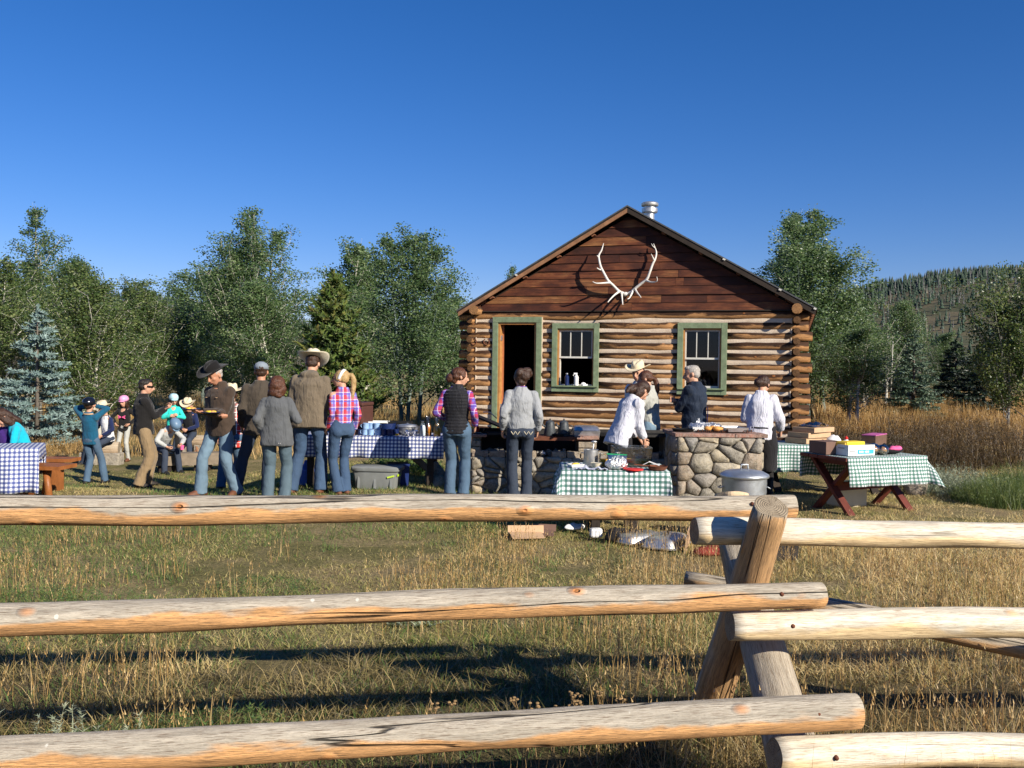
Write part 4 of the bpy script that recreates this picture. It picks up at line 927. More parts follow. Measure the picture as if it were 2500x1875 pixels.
S1 = conifer_meshes(31, 3.15, 2.5, M_spruce, 15, 12, 19000, .080, -.02)
plant('blue_spruce', 'young silver-blue spruce at the left behind the girls at the table', 'tree', at(88, 21), S1, M_trunkd, (1.0, 1, 1.02), 0, 'spruces')
S2 = conifer_meshes(32, 3.6, 2.4, M_pine, 24, 14, 34000, .10, -.45, .02)
plant('pine_tree', 'bushy olive-green pine with brown inner needles, left of the round aspen', 'tree', at(808, 23), S2, M_trunkd, (1.12, 1, 1.16), 0, 'spruces')
S3 = conifer_meshes(33, 3.3, 2.0, M_spruce2, 22, 9, 15000, .085, .10)
plant('spruce_tree', 'small grey-green spruce standing in the tawny grass on the right', 'tree', at(2228, 25), S3, M_trunkd, (.9, .9, .74), 0, 'spruces')
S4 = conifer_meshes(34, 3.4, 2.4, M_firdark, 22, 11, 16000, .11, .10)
plant('fir_tree', 'dark fir right of the small spruce', 'tree', at(2330, 32), S4, M_trunkd, (.9, 1, .72), 0, 'spruces')
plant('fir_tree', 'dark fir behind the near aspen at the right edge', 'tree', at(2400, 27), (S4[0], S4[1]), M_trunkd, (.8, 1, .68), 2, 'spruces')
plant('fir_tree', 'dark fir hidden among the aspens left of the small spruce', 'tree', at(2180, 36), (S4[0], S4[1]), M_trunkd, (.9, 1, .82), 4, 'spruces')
# bare dead pole with twigs by the small spruce
m = MB(); b = at(2172, 29); m.tube([b, b + Vector((.05, 0, 2.3))], [.035, .012], 6)
for i in range(9):
    z = .5 + .2 * i; a = i * 2.4; m.tube([b + Vector((.02, 0, z)), b + Vector((.02 + .35 * math.cos(a), .3 * math.sin(a), z + .35))], [.010, .003], 4)
tag(m.build('dead_sapling', M_trunk, None, True), 'bare white dead sapling beside the dense aspen in the tawny grass', 'dead tree')
# far-off wood
def far_wood():
    rs = np.random.RandomState(40); n = 9000; x = rs.uniform(-330, 420, n); y = 170 + 470 * rs.rand(n) ** .6
    skyl = rs.rand(n) < .30; y = np.where(skyl, 590 + 60 * rs.rand(n), y); c = vnoise(x + 400, y, .018, 44); band = np.clip((y - 330) / 250, 0, 1)
    keep = (c > .62 - .42 * band) & (np.abs(x) < .62 * y); x, y = x[keep], y[keep]; n = len(x); z = np.array([hz(a, b) for a, b in zip(x, y)])
    h = rs.uniform(4.5, 9.5, n) * (.7 + .3 * (y > 550)); r = h * rs.uniform(.15, .25, n); dead = rs.rand(n) < .24; r = np.where(dead, r * .45, r); V, Q, T = [], [], []
    k = 6; ang = np.arange(k) * 2 * np.pi / k; b = 0; parts = []
    for lo, hi, rr_ in ((.10, .50, 1.0), (.38, .75, .68), (.62, 1.0, .40)):
        ring = np.stack([x[:, None] + r[:, None] * rr_ * np.cos(ang) * rs.uniform(.7, 1.2, (n, k)), y[:, None] + r[:, None] * rr_ * np.sin(ang), z[:, None] + h[:, None] * lo + rs.uniform(-.25, .25, (n, k))], 2)
        tip = np.stack([x, y, z + h * hi], 1)[:, None, :]; VV = np.concatenate([ring, tip], 1).reshape(-1, 3); base = np.arange(n)[:, None] * (k + 1); q = np.concatenate([base + np.array([i, (i + 1) % k, k])[None] for i in range(k)], 0); parts.append((VV, q))
    off = 0; tint = []
    for VV, q in parts: V.append(VV); Q.append(q + off); off += len(VV); tint.append(np.repeat(np.where(dead, .9, np.clip(rs.normal(.3, .2, n), 0, .6)), k + 1))
    stuff('far_conifer_wood', np_mesh('far_conifer_wood', np.vstack(V), np.vstack(Q), M_hillc, np.concatenate(tint)), 'grey and dark green conifer wood on the far hill')
    # aspen thickets and bare pale trunks on the slope
    n = 900; x = rs.uniform(-200, 420, n); y = rs.uniform(190, 640, n); c = vnoise(x + 400, y, .03, 47); k_ = (c > .45) & (np.abs(x) < .62 * y); x, y = x[k_], y[k_]; n = len(x); z = np.array([hz(a, b) for a, b in zip(x, y)]); h = rs.uniform(4, 8.5, n)
    pos = np.stack([x, y, z], 1); V, Q, kk = blades(pos, h, np.full(n, .22), np.full(n, .04), rs, 1, .2)
    stuff('far_bare_trunks', np_mesh('far_bare_trunks', V, Q, M_trunk), 'bare pale trunks standing on the far hillside')
    n = 1500; x = rs.uniform(-330, 420, n); y = rs.uniform(120, 600, n); c = vnoise(x + 300, y, .022, 51); k_ = (c > .48) & (np.abs(x) < .62 * y); x, y = x[k_], y[k_]; n = len(x); z = np.array([hz(a, b) for a, b in zip(x, y)])
    m_ = 26; own = np.repeat(np.arange(n), m_); sz = rs.uniform(1.0, 2.8, n); o = rs.normal(0, 1, (n * m_, 3)); o /= np.linalg.norm(o, axis=1)[:, None]; pos = np.stack([x, y, z + sz * .5], 1)[own] + o * (sz[own] * rs.rand(n * m_) ** .4)[:, None] * np.array([1, 1, .7])
    V, Q = leaf_quads(pos, sz[own] * .42, rs); tint = np.clip(rs.normal(.45, .25, n)[own] + rs.normal(0, .1, n * m_), 0, 1)
    stuff('far_thickets', np_mesh('far_thickets', V, Q, M_aspen2, np.repeat(tint, 4)), 'green aspen and brush thickets on the far slope')
far_wood()
# ------------------------------------------------------------------ stone counters with the fire bays
def poly_clip(poly, n, d):
    o = []
    for i in range(len(poly)):
        a, b = poly[i], poly[(i + 1) % len(poly)]; da = a[0] * n[0] + a[1] * n[1] - d; db = b[0] * n[0] + b[1] * n[1] - d
        if da <= 0: o.append(a)
        if da * db < 0: t = da / (da - db); o.append((a[0] + (b[0] - a[0]) * t, a[1] + (b[1] - a[1]) * t))
    return o
def cells(w_, h_, n, seed, relax=0, sx=1.35):
    rs = random.Random(seed); S = [(rs.uniform(0, w_), rs.uniform(0, h_)) for _ in range(n)]
    for it in range(relax + 1):
        C = []
        for i, s in enumerate(S):
            p = [(0, 0), (w_, 0), (w_, h_), (0, h_)]
            for j, q in enumerate(S):
                if i != j:
                    nx, ny = (q[0] - s[0]) / sx ** 2, (q[1] - s[1]); mx, my = (q[0] + s[0]) / 2, (q[1] + s[1]) / 2; p = poly_clip(p, (nx, ny), nx * mx + ny * my)
                    if len(p) < 3: break
            C.append(p)
        if it < relax: S = [(sum(q[0] for q in p) / len(p), sum(q[1] for q in p) / len(p)) if len(p) > 2 else s for p, s in zip(C, S)]
    return [c for c in C if len(c) > 2]
def stones(w_, h_, n, seed, parent, M, gap=.011, depth=.075, sx=1.35):
    rs = random.Random(seed)
    for p in cells(w_, h_, n, seed, sx=sx):
        cx, cz = sum(q[0] for q in p) / len(p), sum(q[1] for q in p) / len(p); q = []
        # cut corners so that stones look rounded
        for i in range(len(p)):
            a, b, c = p[i - 1], p[i], p[(i + 1) % len(p)]
            for o in (a, c):
                t = rs.uniform(.07, .20); q.append((b[0] + (o[0] - b[0]) * t, b[1] + (o[1] - b[1]) * t))
        def ring(g, y):
            out = []
            for x, z in q:
                dx, dz = cx - x, cz - z; l = math.hypot(dx, dz) + 1e-6; f = min(.8, g / l); out.append((x + dx * f, y, z + dz * f))
            return out
        pr = rs.uniform(.1, 1) * depth * .45; n_ = len(q); vs = ring(gap * .45, .06) + ring(gap * .55, -pr * .5 + .0) + ring(gap * 1.1 + .007, -pr - .012) + [(cx + rs.uniform(-.02, .02), -pr - .022 - rs.uniform(0, .012), cz)]
        vs = [(a + rs.uniform(-1, 1) * .004, b, c + rs.uniform(-1, 1) * .004) for a, b, c in vs]
        fs = [(k * n_ + i, k * n_ + (i + 1) % n_, (k + 1) * n_ + (i + 1) % n_, (k + 1) * n_ + i) for k in range(2) for i in range(n_)] + [(2 * n_ + i, 2 * n_ + (i + 1) % n_, 3 * n_) for i in range(n_)]
        vs = [tuple(M @ Vector(v)) for v in vs]; m = MB().add(vs, fs); me = m.mesh('stone'); me.polygons.foreach_set('use_smooth', [True] * len(me.polygons)); link('stone', me, M_stone, parent)
def T(x, y, z, rz=0): return Matrix.Translation((x, y, z)) @ Matrix.Rotation(rz, 4, 'Z')
# right-hand block
yb = 11.55; xl, xr_ = G(1652, yb, .4).x, G(1862, yb, .4).x; wb = xr_ - xl
blk = thing('stone_counter', 'square field-stone cooking counter with a red sandstone top, right of the green-checked table', 'counter', (xl, yb, 0), R(1))
stones(wb, .84, 26, 5, blk, T(0, 0, 0)); stones(.80, .84, 14, 6, blk, T(0, .80, 0, R(-90))); stones(.80, .84, 11, 8, blk, T(wb, 0, 0, R(90)))
MB().box((wb / 2, .42, .40), (wb - .01, .80, .86)).build('mortar', M_mortar, blk)
for a, b in ((-.03, .72), (.726, wb + .06)):
    MB().box(((a + b) / 2, .16, .862), (b - a, .38, .045)).build('slab', M_slab, blk, bevel=.006)
MB().box((wb / 2, .62, .862), (wb + .06, .50, .043)).build('slab', M_slab, blk, bevel=.006)
gr = thing('grill_grate', 'black iron grill grate lying on the sandstone counter top', 'grate', (xl + .62, yb + .14, .885), R(1))
for i in range(26): MB().bar((-.33 + i * .026, 0, .012), (-.33 + i * .026, .55, .012), .007, .012).build('bar', M_rust, gr)
for y in (.0, .27, .55): MB().bar((-.35, y, .03), (.36, y, .03), .012, .014).build('bar', M_black, gr)
for i in range(14): MB().box((-.33 + i * .052, -.003, .028), (.008, .008, .035)).build('bar', M_rust, gr)
# left-hand run with the two bays
yc = 12.15; xa, xb = G(1150, yc, .3).x, G(1642, yc, .3).x; wl = xb - xa
low = thing('stone_hearth', 'long low field-stone hearth wall with fire bays under black griddles, in front of the cabin', 'hearth', (xa, yc, 0))
stones(wl, .50, 56, 9, low, T(0, 0, 0), sx=1.6); stones(.75, .50, 9, 12, low, T(0, .75, 0, R(-90)))
MB().box((wl / 2, .40, .24), (wl - .01, .78, .50)).build('mortar', M_mortar, low)
u = 0; i = 0
while u < wl - .1:
    bw = rnd.uniform(.17, .23)
    if rnd.random() < .86: MB().box((u + bw / 2, .055 + rnd.uniform(-.01, .01), .535), (bw - .014, .12, .085), (0, rnd.uniform(-.03, .03), rnd.uniform(-.05, .05))).build('brick', M_brick, low, bevel=.008)
    u += bw
# back wall of the bays, black with soot, and the piers
MB().box((wl / 2, .74, .66), (wl, .06, .34)).build('back_plate', M_soot, low)
for px0, px1, z1 in ((1150, 1172, .76), (1412, 1456, .735), (1628, 1642, .76)):
    a, b = G(px0, yc, .6).x - xa, G(px1, yc, .6).x - xa; n = max(1, int((z1 - .5) / .09))
    MB().box(((a + b) / 2, .42, (z1 + .5) / 2), (b - a - .01, .70, z1 - .5)).build('mortar', M_mortar, low)
    for k in range(n): MB().box(((a + b) / 2, .06, .545 + k * .085 + .04), (b - a, .12, .075)).build('brick', M_brick, low, bevel=.006)
a, b = G(1408, yc, .76).x - xa, G(1462, yc, .76).x - xa; MB().box(((a + b) / 2, .12, .765), (b - a, .28, .045)).build('slab', M_slab, low, bevel=.005)
a, b = G(1146, yc, .76).x - xa, G(1176, yc, .76).x - xa; MB().box(((a + b) / 2, .12, .775), (b - a + .12, .30, .035)).build('slab', M_slab, low, bevel=.005)
# iron rail / shelf over the first bay
a, b = G(1282, yc, .74).x - xa, G(1448, yc, .74).x - xa; MB().box(((a + b) / 2, .32, .752), (b - a, .56, .022)).box(((a + b) / 2, .03, .745), (b - a, .025, .05)).build('iron_shelf', M_rust, low)
# ash, coals and crumpled foil lying in the bays
for k in range(150):
    x = rnd.uniform(.2, wl - .1); s = rnd.uniform(.015, .045); MB().ell((x, rnd.uniform(.10, .5), .50 + rnd.uniform(.0, .06)), (s * 1.2, s, s * .8), Euler((rnd.random() * 3, rnd.random() * 3, 0)).to_matrix(), 6, 4).build('ember_lump', M_ash if rnd.random() < .75 else M_foil, low)

def box_open(m, w_, d_, h_, t=.004, taper=1.12):      # open tray with walls
    x0, y0, x1, y1 = w_ / 2, d_ / 2, w_ / 2 * taper, d_ / 2 * taper; a = t
    vs = [(-x0, -y0, 0), (x0, -y0, 0), (x0, y0, 0), (-x0, y0, 0), (-x1, -y1, h_), (x1, -y1, h_), (x1, y1, h_), (-x1, y1, h_), (-x1 + a, -y1 + a, h_), (x1 - a, -y1 + a, h_), (x1 - a, y1 - a, h_), (-x1 + a, y1 - a, h_), (-x0 + a, -y0 + a, a), (x0 - a, -y0 + a, a), (x0 - a, y0 - a, a), (-x0 + a, y0 - a, a)]
    f = [(0, 3, 2, 1), (0, 1, 5, 4), (1, 2, 6, 5), (2, 3, 7, 6), (3, 0, 4, 7), (4, 5, 9, 8), (5, 6, 10, 9), (6, 7, 11, 10), (7, 4, 8, 11), (8, 9, 13, 12), (9, 10, 14, 13), (10, 11, 15, 14), (11, 8, 12, 15), (12, 13, 14, 15)]
    return m.add(vs, f)
# griddles
def griddle(px0, px1, label, lid=False):
    a, b = G(px0, yc + .05, .8).x, G(px1, yc + .05, .8).x; o = thing('griddle', label, 'griddle', ((a + b) / 2, yc + .42, .78)); w_ = b - a
    box_open(MB(), w_, .60, .045, .01, 1.02).build('griddle_plate', M_black, o); MB().box((0, -.33, .015), (w_ * .8, .05, .03)).build('grease_trough', M_soot, o)
    for s in (-1, 1): MB().tube([(s * w_ / 2, -.1, .03), (s * (w_ / 2 + .06), -.1, .05), (s * (w_ / 2 + .06), .1, .05), (s * w_ / 2, .1, .03)], .008, 6).build('handle', M_black, o, True)
    if lid:
        MB().box((-w_ * .30, .05, .14), (w_ * .85, .60, .02), (0, R(22), 0)).build('lid', M_black, o)
        MB().tube([(-w_ * .5, -.3, .30), (-w_ * .35, -.34, .30), (-w_ * .2, -.3, .22)], .008, 6).build('handle', M_steel, o, True)
    return o
griddle(1178, 1290, 'black griddle with its lid tilted up, left of the grey sweatshirt', True)
griddle(1468, 1650, 'long black griddle across the second fire bay, in front of the fleece jacket')

# ------------------------------------------------------------------ kitchen things on the counters
def pot_coffee(px, label):
    g = G(px, yc + .3, .765); o = thing('coffee_pot', label, 'coffee pot', g, 0, 'enamel coffee pots on the iron shelf')
    b = MB().lathe([(.082, 0), (.085, .01), (.062, .155), (.060, .17)], 20).build('pot_body', M_gpot, o); soft(b)
    l = MB().lathe([(.062, .17), (.060, .182), (.030, .205), (.012, .212)], 20).build('lid', M_gpot, o); soft(l); MB().ell((0, 0, .222), (.012, .012, .012), seg=8, rings=5).build('knob', M_gpot, l, True)
    MB().tube([(-.062, -.02, .12), (-.095, -.03, .14), (-.105, -.03, .17)], [.016, .012, .010], 8).build('spout', M_gpot, o, True)
    MB().tube([(.065, 0, .15), (.11, 0, .14), (.115, 0, .08), (.078, 0, .04)], .007, 6).build('handle', M_gpot, o, True); return o
pot_coffee(1342, 'grey enamel coffee pot nearest the grey sweatshirt, on the iron shelf'); pot_coffee(1376, 'grey enamel coffee pot beside the lidded roasting pan')
def fpan(g, label, r=.13, rz=0.0, name='frying_pan', mat=None, hl=.17):
    o = thing(name, label, 'pan', g, rz); soft(MB().lathe([(.001, 0), (r * .8, 0), (r, .038), (r - .006, .038), (r * .78, .007), (.001, .007)], 24).build('pan_body', mat or M_black, o))
    MB().bar((r - .01, 0, .034), (r + hl, 0, .048), .024, .010).build('handle', mat or M_black, o); return o
fpan(G(1362, yc + .10, .765), 'small black pan lying in front of the two coffee pots', .085, R(10), hl=.10)
g = G(1430, yc + .28, .765); o = thing('roasting_pan', 'dull steel roasting pan with a domed lid beside the coffee pots', 'roasting pan', g)
box_open(MB(), .33, .40, .085, .004, 1.05).build('pan_body', M_alu, o, bevel=.003)
l = MB().loft([((0, 0, .09), .182, .22), ((0, 0, .10), .175, .21), ((0, 0, .135), .155, .185), ((0, 0, .142), .12, .15)], 28, 5).build('lid', M_alu, o); soft(l, 50)
g = G(1722, yb + .45, .885); o = thing('foil_pan', 'white roasting pan heaped with crumpled aluminium foil on the stone counter', 'pan', g)
box_open(MB(), .36, .26, .06, .004, 1.08).build('pan_body', M_wplast, o)
me = MB().ell((0, 0, .07), (.215, .15, .035), seg=26, rings=12)
me.v = [(x + .012 * noise.noise(Vector((x * 30, y * 30, 1))), y + .012 * noise.noise(Vector((x * 30, y * 30, 5))), z + .030 * noise.noise(Vector((x * 24, y * 24, z * 24)))) for x, y, z in me.v]; me.build('foil', M_foil, o)
MB().add([(-.10, 0, .09), (-.07, .01, .10), (-.085, .0, .17), (-.06, .03, .13), (-.12, .01, .12)], [(0, 1, 2), (1, 3, 2), (0, 2, 4), (0, 4, 1), (1, 4, 3), (2, 3, 4)]).build('foil', M_foil, o)
fpan(G(1668, yb + .30, .885), 'black frying pan at the left end of the sandstone counter top', .15, R(100))
for i, (px, dy, s) in enumerate(((1728, .16, .052), (1740, .20, .058), (1750, .14, .055), (1757, .19, .045))):
    o = thing('bread_roll', ('golden roll at the left of the little row on the grill', 'largest golden roll, second in the row on the grill', 'golden roll, third in the row on the grill', 'small golden roll at the right end of the row on the grill')[i], 'bread', G(px, yb + dy, .912), 0, 'bread rolls on the grill'); MB().ell((0, 0, s * .5), (s, s * .9, s * .58), seg=14, rings=8).build('crust', M_bread, o, True)
g = G(1790, yb + .30, .90); o = thing('steel_tray', 'shallow steel tray at the right end of the grill beside the chef with the bun', 'tray', g, R(8)); box_open(MB(), .26, .34, .055, .003, 1.06).build('tray_body', M_alu, o)

# ------------------------------------------------------------------ cloths
def cloth(name, label, x0, x1, y0, y1, z, drops, mat, loc, rz, seed, per=.05, step=.05, flare=.12, group=None, corner=.0):
    """draped cloth on a table top; drops = (front, back, left, right) hanging lengths. local frame: x along, y away"""
    fr, bk, lf, rt = drops; us = []; a = -lf
    def axis(L0, L1, d0, d1):
        s = []; t = -d0
        n0 = max(1, int(round(d0 / step))) if d0 > 0 else 0; n1 = max(1, int(round(d1 / step))) if d1 > 0 else 0; n = max(2, int(round((L1 - L0) / step)))
        s += [-d0 + d0 * i / n0 for i in range(n0)]; s += [(L1 - L0) * i / n for i in range(n + 1)]; s += [(L1 - L0) + d1 * (i + 1) / n1 for i in range(n1)]; return s
    U, V_ = axis(x0, x1, lf, rt), axis(y0, y1, fr, bk); W_, D_ = x1 - x0, y1 - y0; vs, uv = [], []
    for v in V_:
        for u in U:
            cu, cv = min(max(u, 0), W_), min(max(v, 0), D_); ou, ov = u - cu, v - cv; hang = math.hypot(ou, ov) if (ou and ov) else abs(ou) + abs(ov)
            x, y, zz = x0 + cu, y0 + cv, z
            if hang > 0:
                dx, dy = ou / hang, ov / hang; s = u if ov else v
                wv = noise.noise(Vector((u * 3.2 + seed, v * 3.2, seed))) * .5 + .5 * math.sin((u if ov else v) * 9 + seed) * .4
                out = hang * (flare * .5 + .22 * wv + .10 * math.sin(s * 21 + seed * 2)) * min(1, hang / .15) + .004; cf = 1.0 if not (ou and ov) else 1.9
                x += dx * out * cf; y += dy * out * cf; zz = z - math.sqrt(max(0, hang * hang - (out * .8) ** 2)) - .003
            else: zz += .0025 * noise.noise(Vector((u * 5, v * 5, seed)))
            vs.append((x, y, zz)); uv.append((u + .013, v + .011))
    nu, nv = len(U), len(V_); fs = []
    for j in range(nv - 1):
        for i in range(nu - 1):
            ii = [j * nu + i, j * nu + i + 1, (j + 1) * nu + i + 1, (j + 1) * nu + i]
            fs.append(ii)
    me = bpy.data.meshes.new(name); me.from_pydata(vs, [], fs); ul = me.uv_layers.new(name='UVMap')
    ul.data.foreach_set('uv', [c for f in fs for k in f for c in uv[k]]); me.polygons.foreach_set('use_smooth', [True] * len(fs)); me.materials.append(mat)
    o = bpy.data.objects.new(name, me); COL.objects.link(o); o.location = loc; o.rotation_euler = (0, 0, rz); sm = o.modifiers.new('thickness', 'SOLIDIFY'); sm.thickness = .0025; tag(o, label, 'tablecloth', group); return o
def picnic_table(label, loc, rz, Lx, Wy, H, mat, legs='cross', name='picnic_table', group=None):
    o = thing(name, label, 'table', loc, rz, group); n = 5; bw = Wy / n
    for i in range(n): MB().box((0, -Wy / 2 + bw * (i + .5), H - .02), (Lx, bw - .010, .038)).build('plank', mat, o)
    for sx in (-1, 1):
        x = sx * (Lx / 2 - .16)
        if legs == 'cross':
            for k, s in enumerate((-1, 1)): MB().bar((x + k * .045, s * Wy * .44, -.03), (x + k * .045, -s * Wy * .40, H - .05), .042, .10, (1, 0, 0)).build('leg', mat, o)
        else:
            for s in (-1, 1): MB().box((x, s * (Wy / 2 - .09), H / 2 - .03), (.085, .085, H)).build('leg', mat, o)
        MB().box((x + .02, 0, H - .065), (.045, Wy * .9, .08)).build('crosspiece', mat, o)
    return o
# ---- blue-checked serving table in the middle
yt = 12.72; z = .70; xa_, xb_ = G(722, yt, z).x, G(1082, yt, z).x; cx_ = (xa_ + xb_) / 2; Lt = xb_ - xa_
tb = picnic_table('long wooden serving table under the blue checked cloth', (cx_, yt + .40, 0), 0, Lt - .05, .80, z, M_darkwood, 'post', group=None)
MB().bar((Lt / 2 - .55, -.2, .50), (Lt / 2 - .16, .25, .10), .04, .09).build('brace', M_oldwood, tb)
cloth('tablecloth', 'blue and white checked cloth on the long serving table in the middle', -Lt / 2, Lt / 2, -.40, .40, z + .003, (.30, .28, .02, .05), M_gblue, (cx_, yt + .40, 0), 0, 3)
def on_blue(px, dy): g = G(px, yt + dy, z + .008); return g
mg = thing('mug', 'pale blue enamel mug, bottom row left end of the stack by the brown drinks box', 'mug', on_blue(891, .14), R(180), 'pale blue enamel mugs stacked on the blue cloth')
soft(MB().lathe([(.001, 0), (.040, 0), (.044, .005), (.044, .078), (.0465, .082), (.041, .080), (.040, .008), (.001, .008)], 20).build('cup', M_mug, mg))
MB().tube([(.043, 0, .064), (.064, 0, .062), (.070, 0, .045), (.062, 0, .024), (.043, 0, .020)], .0055, 6).build('handle', M_mug, mg, True)
mg['label'] = 'pale blue mug at the left end of the bottom row by the brown box'
for i, (px, dy, dz, lab) in enumerate(((905, .12, 0, 'pale blue mug in the middle of the bottom row'), (921, .12, 0, 'pale blue mug at the right end of the bottom row'), (892, .14, .084, 'pale blue mug at the left end of the top row'), (905, .18, .084, 'pale blue mug turned away in the middle of the top row'), (919, .14, .084, 'pale blue mug with its handle right, last in the top row'))):
    dup(mg, on_blue(px, dy) + Vector((0, 0, dz)), R((180, 180, 180, 90, 0)[i]), lab + ' of the stack')
mgd = thing('mug', 'dark blue enamel mug at the left foot of the pale blue stack', 'mug', on_blue(880, .18), R(0), 'dark blue enamel mugs on the blue cloth')
soft(MB().lathe([(.001, 0), (.040, 0), (.044, .005), (.044, .078), (.0465, .082), (.041, .080), (.040, .008), (.001, .008)], 20).build('cup', M_navy, mgd)); MB().tube([(.043, 0, .064), (.064, 0, .062), (.070, 0, .045), (.062, 0, .024), (.043, 0, .020)], .0055, 6).build('handle', M_navy, mgd, True)
for px, dy, lab in ((936, .14, 'dark blue enamel mug just right of the pale stack'), (951, .14, 'dark blue enamel mug left of the big steel bowl'), (965, .22, 'dark blue enamel mug set back behind the others near the steel bowl')): dup(mgd, on_blue(px, dy), R(200), lab)
# brown insulated drinks box
g = on_blue(886, .40); o = thing('drinks_dispenser', 'tall brown insulated drinks box behind the mugs', 'dispenser', g + Vector((-.06, 0, 0)), R(-14))
MB().box((0, 0, .20), (.27, .40, .40)).build('dispenser_body', M_cambro, o, bevel=.02); MB().box((0, -.01, .425), (.285, .42, .05)).build('lid', M_cambro, o, bevel=.015); MB().box((.06, -.205, .29), (.11, .02, .12)).build('latch', M_black, o, bevel=.004)
MB().tube([(-.06, -.12, .45), (-.06, -.12, .49), (.06, -.12, .49), (.06, -.12, .45)], .010, 6).build('handle', M_cambro, o, True); MB().box((0, -.215, .06), (.05, .04, .04)).build('tap', M_black, o)
o = thing('dish_tub', 'white plastic tub standing behind the mugs', 'tub', on_blue(925, .55), 0); box_open(MB(), .24, .30, .17, .006, 1.08).build('tub_body', M_wplast, o); MB().box((0, -.165, .165), (.27, .02, .02)).build('rim', M_wplast, o)
o = thing('stock_pot', 'dark blue enamel pot behind the top row of mugs', 'pot', on_blue(945, .42), 0); soft(MB().lathe([(.001, 0), (.115, 0), (.12, .01), (.12, .15), (.128, .155), (.114, .15), (.112, .01), (.001, .01)], 26).build('pot_body', M_navy, o))
for s in (-1, 1): MB().tube([(s * .118, -.03, .12), (s * .15, -.02, .13), (s * .15, .02, .13), (s * .118, .03, .12)], .007, 6).build('handle', M_navy, o, True)
o = thing('steel_bowl', 'big shiny steel bowl in a holder, left of the carafes', 'bowl', on_blue(994, .38), 0); soft(MB().lathe([(.001, 0), (.09, 0), (.145, .06), (.155, .105), (.162, .107), (.150, .10), (.14, .06), (.085, .008), (.001, .008)], 28).build('bowl_body', M_steel, o)); soft(MB().lathe([(.15, .11), (.13, .135), (.02, .15), (.001, .165)], 24).build('lid', M_steel, o))
o = thing('glass_bowl', 'clear glass bowl in front of the shiny steel bowl', 'bowl', on_blue(1003, .12), 0); soft(MB().lathe([(.001, 0), (.05, 0), (.10, .075), (.104, .075), (.055, -.0), (.001, .004)][:5], 24).build('bowl_body', M_clear, o)); soft(MB().lathe([(.001, .006), (.05, .006), (.082, .048), (.001, .052)], 20).build('fruit', vary('dark_fruit', (.10, .07, .08), .5, 0, .5, 40), o))
o = thing('orange_half', 'orange fruit half lying left of the glass bowl', 'fruit', on_blue(968, .06), 0); MB().ell((0, 0, .016), (.026, .022, .017), seg=12, rings=7).build('peel', M_oj, o, True)
o = thing('black_crate', 'black plastic crate behind the steel bowl', 'crate', on_blue(975, .62), 0); box_open(MB(), .34, .22, .17, .008, 1.03).build('crate_body', M_black, o)
o = thing('serving_box', 'low dark box standing behind the carafes', 'box', on_blue(1020, .66), 0); box_open(MB(), .30, .18, .10, .008, 1.03).build('crate_body', M_soot, o)
def carafe(px, dy, label, fill, k, top):
    o = thing('carafe', label, 'carafe', on_blue(px, dy), 0, 'carafes on the blue cloth')
    pr = [(.001, 0), (.043 * k, 0), (.046 * k, .01), (.046 * k, .09), (.040 * k, .13), (.022 * k, .175), (.022 * k, .195), (.036 * k, top)]
    soft(MB().lathe(pr + [(pr[-1][0] - .002, top), (.020 * k, .195), (.020 * k, .176)], 22).build('glass', M_clear, o))
    soft(MB().lathe([(.001, .003), (.041 * k, .003), (.0435 * k, .012), (.0435 * k, .09), (.038 * k, .128), (.030 * k, .150), (.001, .150)], 20).build('drink', fill, o))
carafe(1031, .12, 'glass carafe of milk, left of the iced tea', M_milk, .95, .21); carafe(1044, .20, 'glass carafe of brown iced tea between the milk and the orange juice', M_tea, 1.12, .27); carafe(1066, .13, 'glass carafe of orange juice beside the black vest', M_oj, 1.1, .26)
# on the little griddle shelf: squeeze bottles
for px, mt, mc, lab in ((1155, M_yel, M_red, 'yellow squeeze bottle with a red cap on the griddle beside the plaid sleeve'), (1162, M_red, M_yel, 'red squeeze bottle behind the yellow one on the griddle')):
    o = thing('squeeze_bottle', lab, 'bottle', G(px, yc + (.22 if px == 1155 else .30), .80), 0, 'sauce bottles'); soft(MB().lathe([(.001, 0), (.034, 0), (.036, .01), (.036, .07), (.028, .085)], 16).build('bottle_body', mt, o)); soft(MB().lathe([(.032, .085), (.032, .10), (.012, .115), (.005, .14)], 14).build('cap', mc, o))
o = thing('foil_sheet', 'flat sheet of foil lying at the left end of the griddle', 'foil', G(1152, yc + .12, .80), 0); me = MB(); n = 8
me.add([(-.12 + .24 * i / n, -.06 + .12 * j / 4, .012 * rnd.random()) for j in range(5) for i in range(n + 1)] , [(j * (n + 1) + i, j * (n + 1) + i + 1, (j + 1) * (n + 1) + i + 1, (j + 1) * (n + 1) + i) for j in range(4) for i in range(n)]).build('sheet', M_foil, o)
# under the blue table
tx = G(912, 12.25, .2).x; o = thing('storage_tote', 'grey plastic storage tote with a lime green label under the blue checked table', 'tote', (tx, 12.60, 0), R(-4))
bx = MB().loft([((0, 0, 0), .27, .17), ((0, 0, .02), .28, .18), ((0, 0, .25), .315, .205)], 32, 7).build('tote_body', M_gtote, o); soft(bx, 40)
bx = MB().loft([((0, 0, .252), .335, .222), ((0, 0, .262), .342, .228), ((0, 0, .300), .342, .228), ((0, 0, .312), .325, .212)], 32, 7).build('lid', M_gtote, o); soft(bx, 40)
for xx in (-.22, 0, .22): MB().box((xx, -.186, .13), (.030, .02, .22), (R(-7), 0, 0)).build('rib', M_gtote, o)
MB().box((.315, -.12, .20), (.006, .10, .03), (0, R(6), R(-12))).build('label', M_lime, o)
MB().box((.22, -.21, .185), (.10, .006, .022), (R(-7), R(-14), R(0))).build('label', M_lime, o)
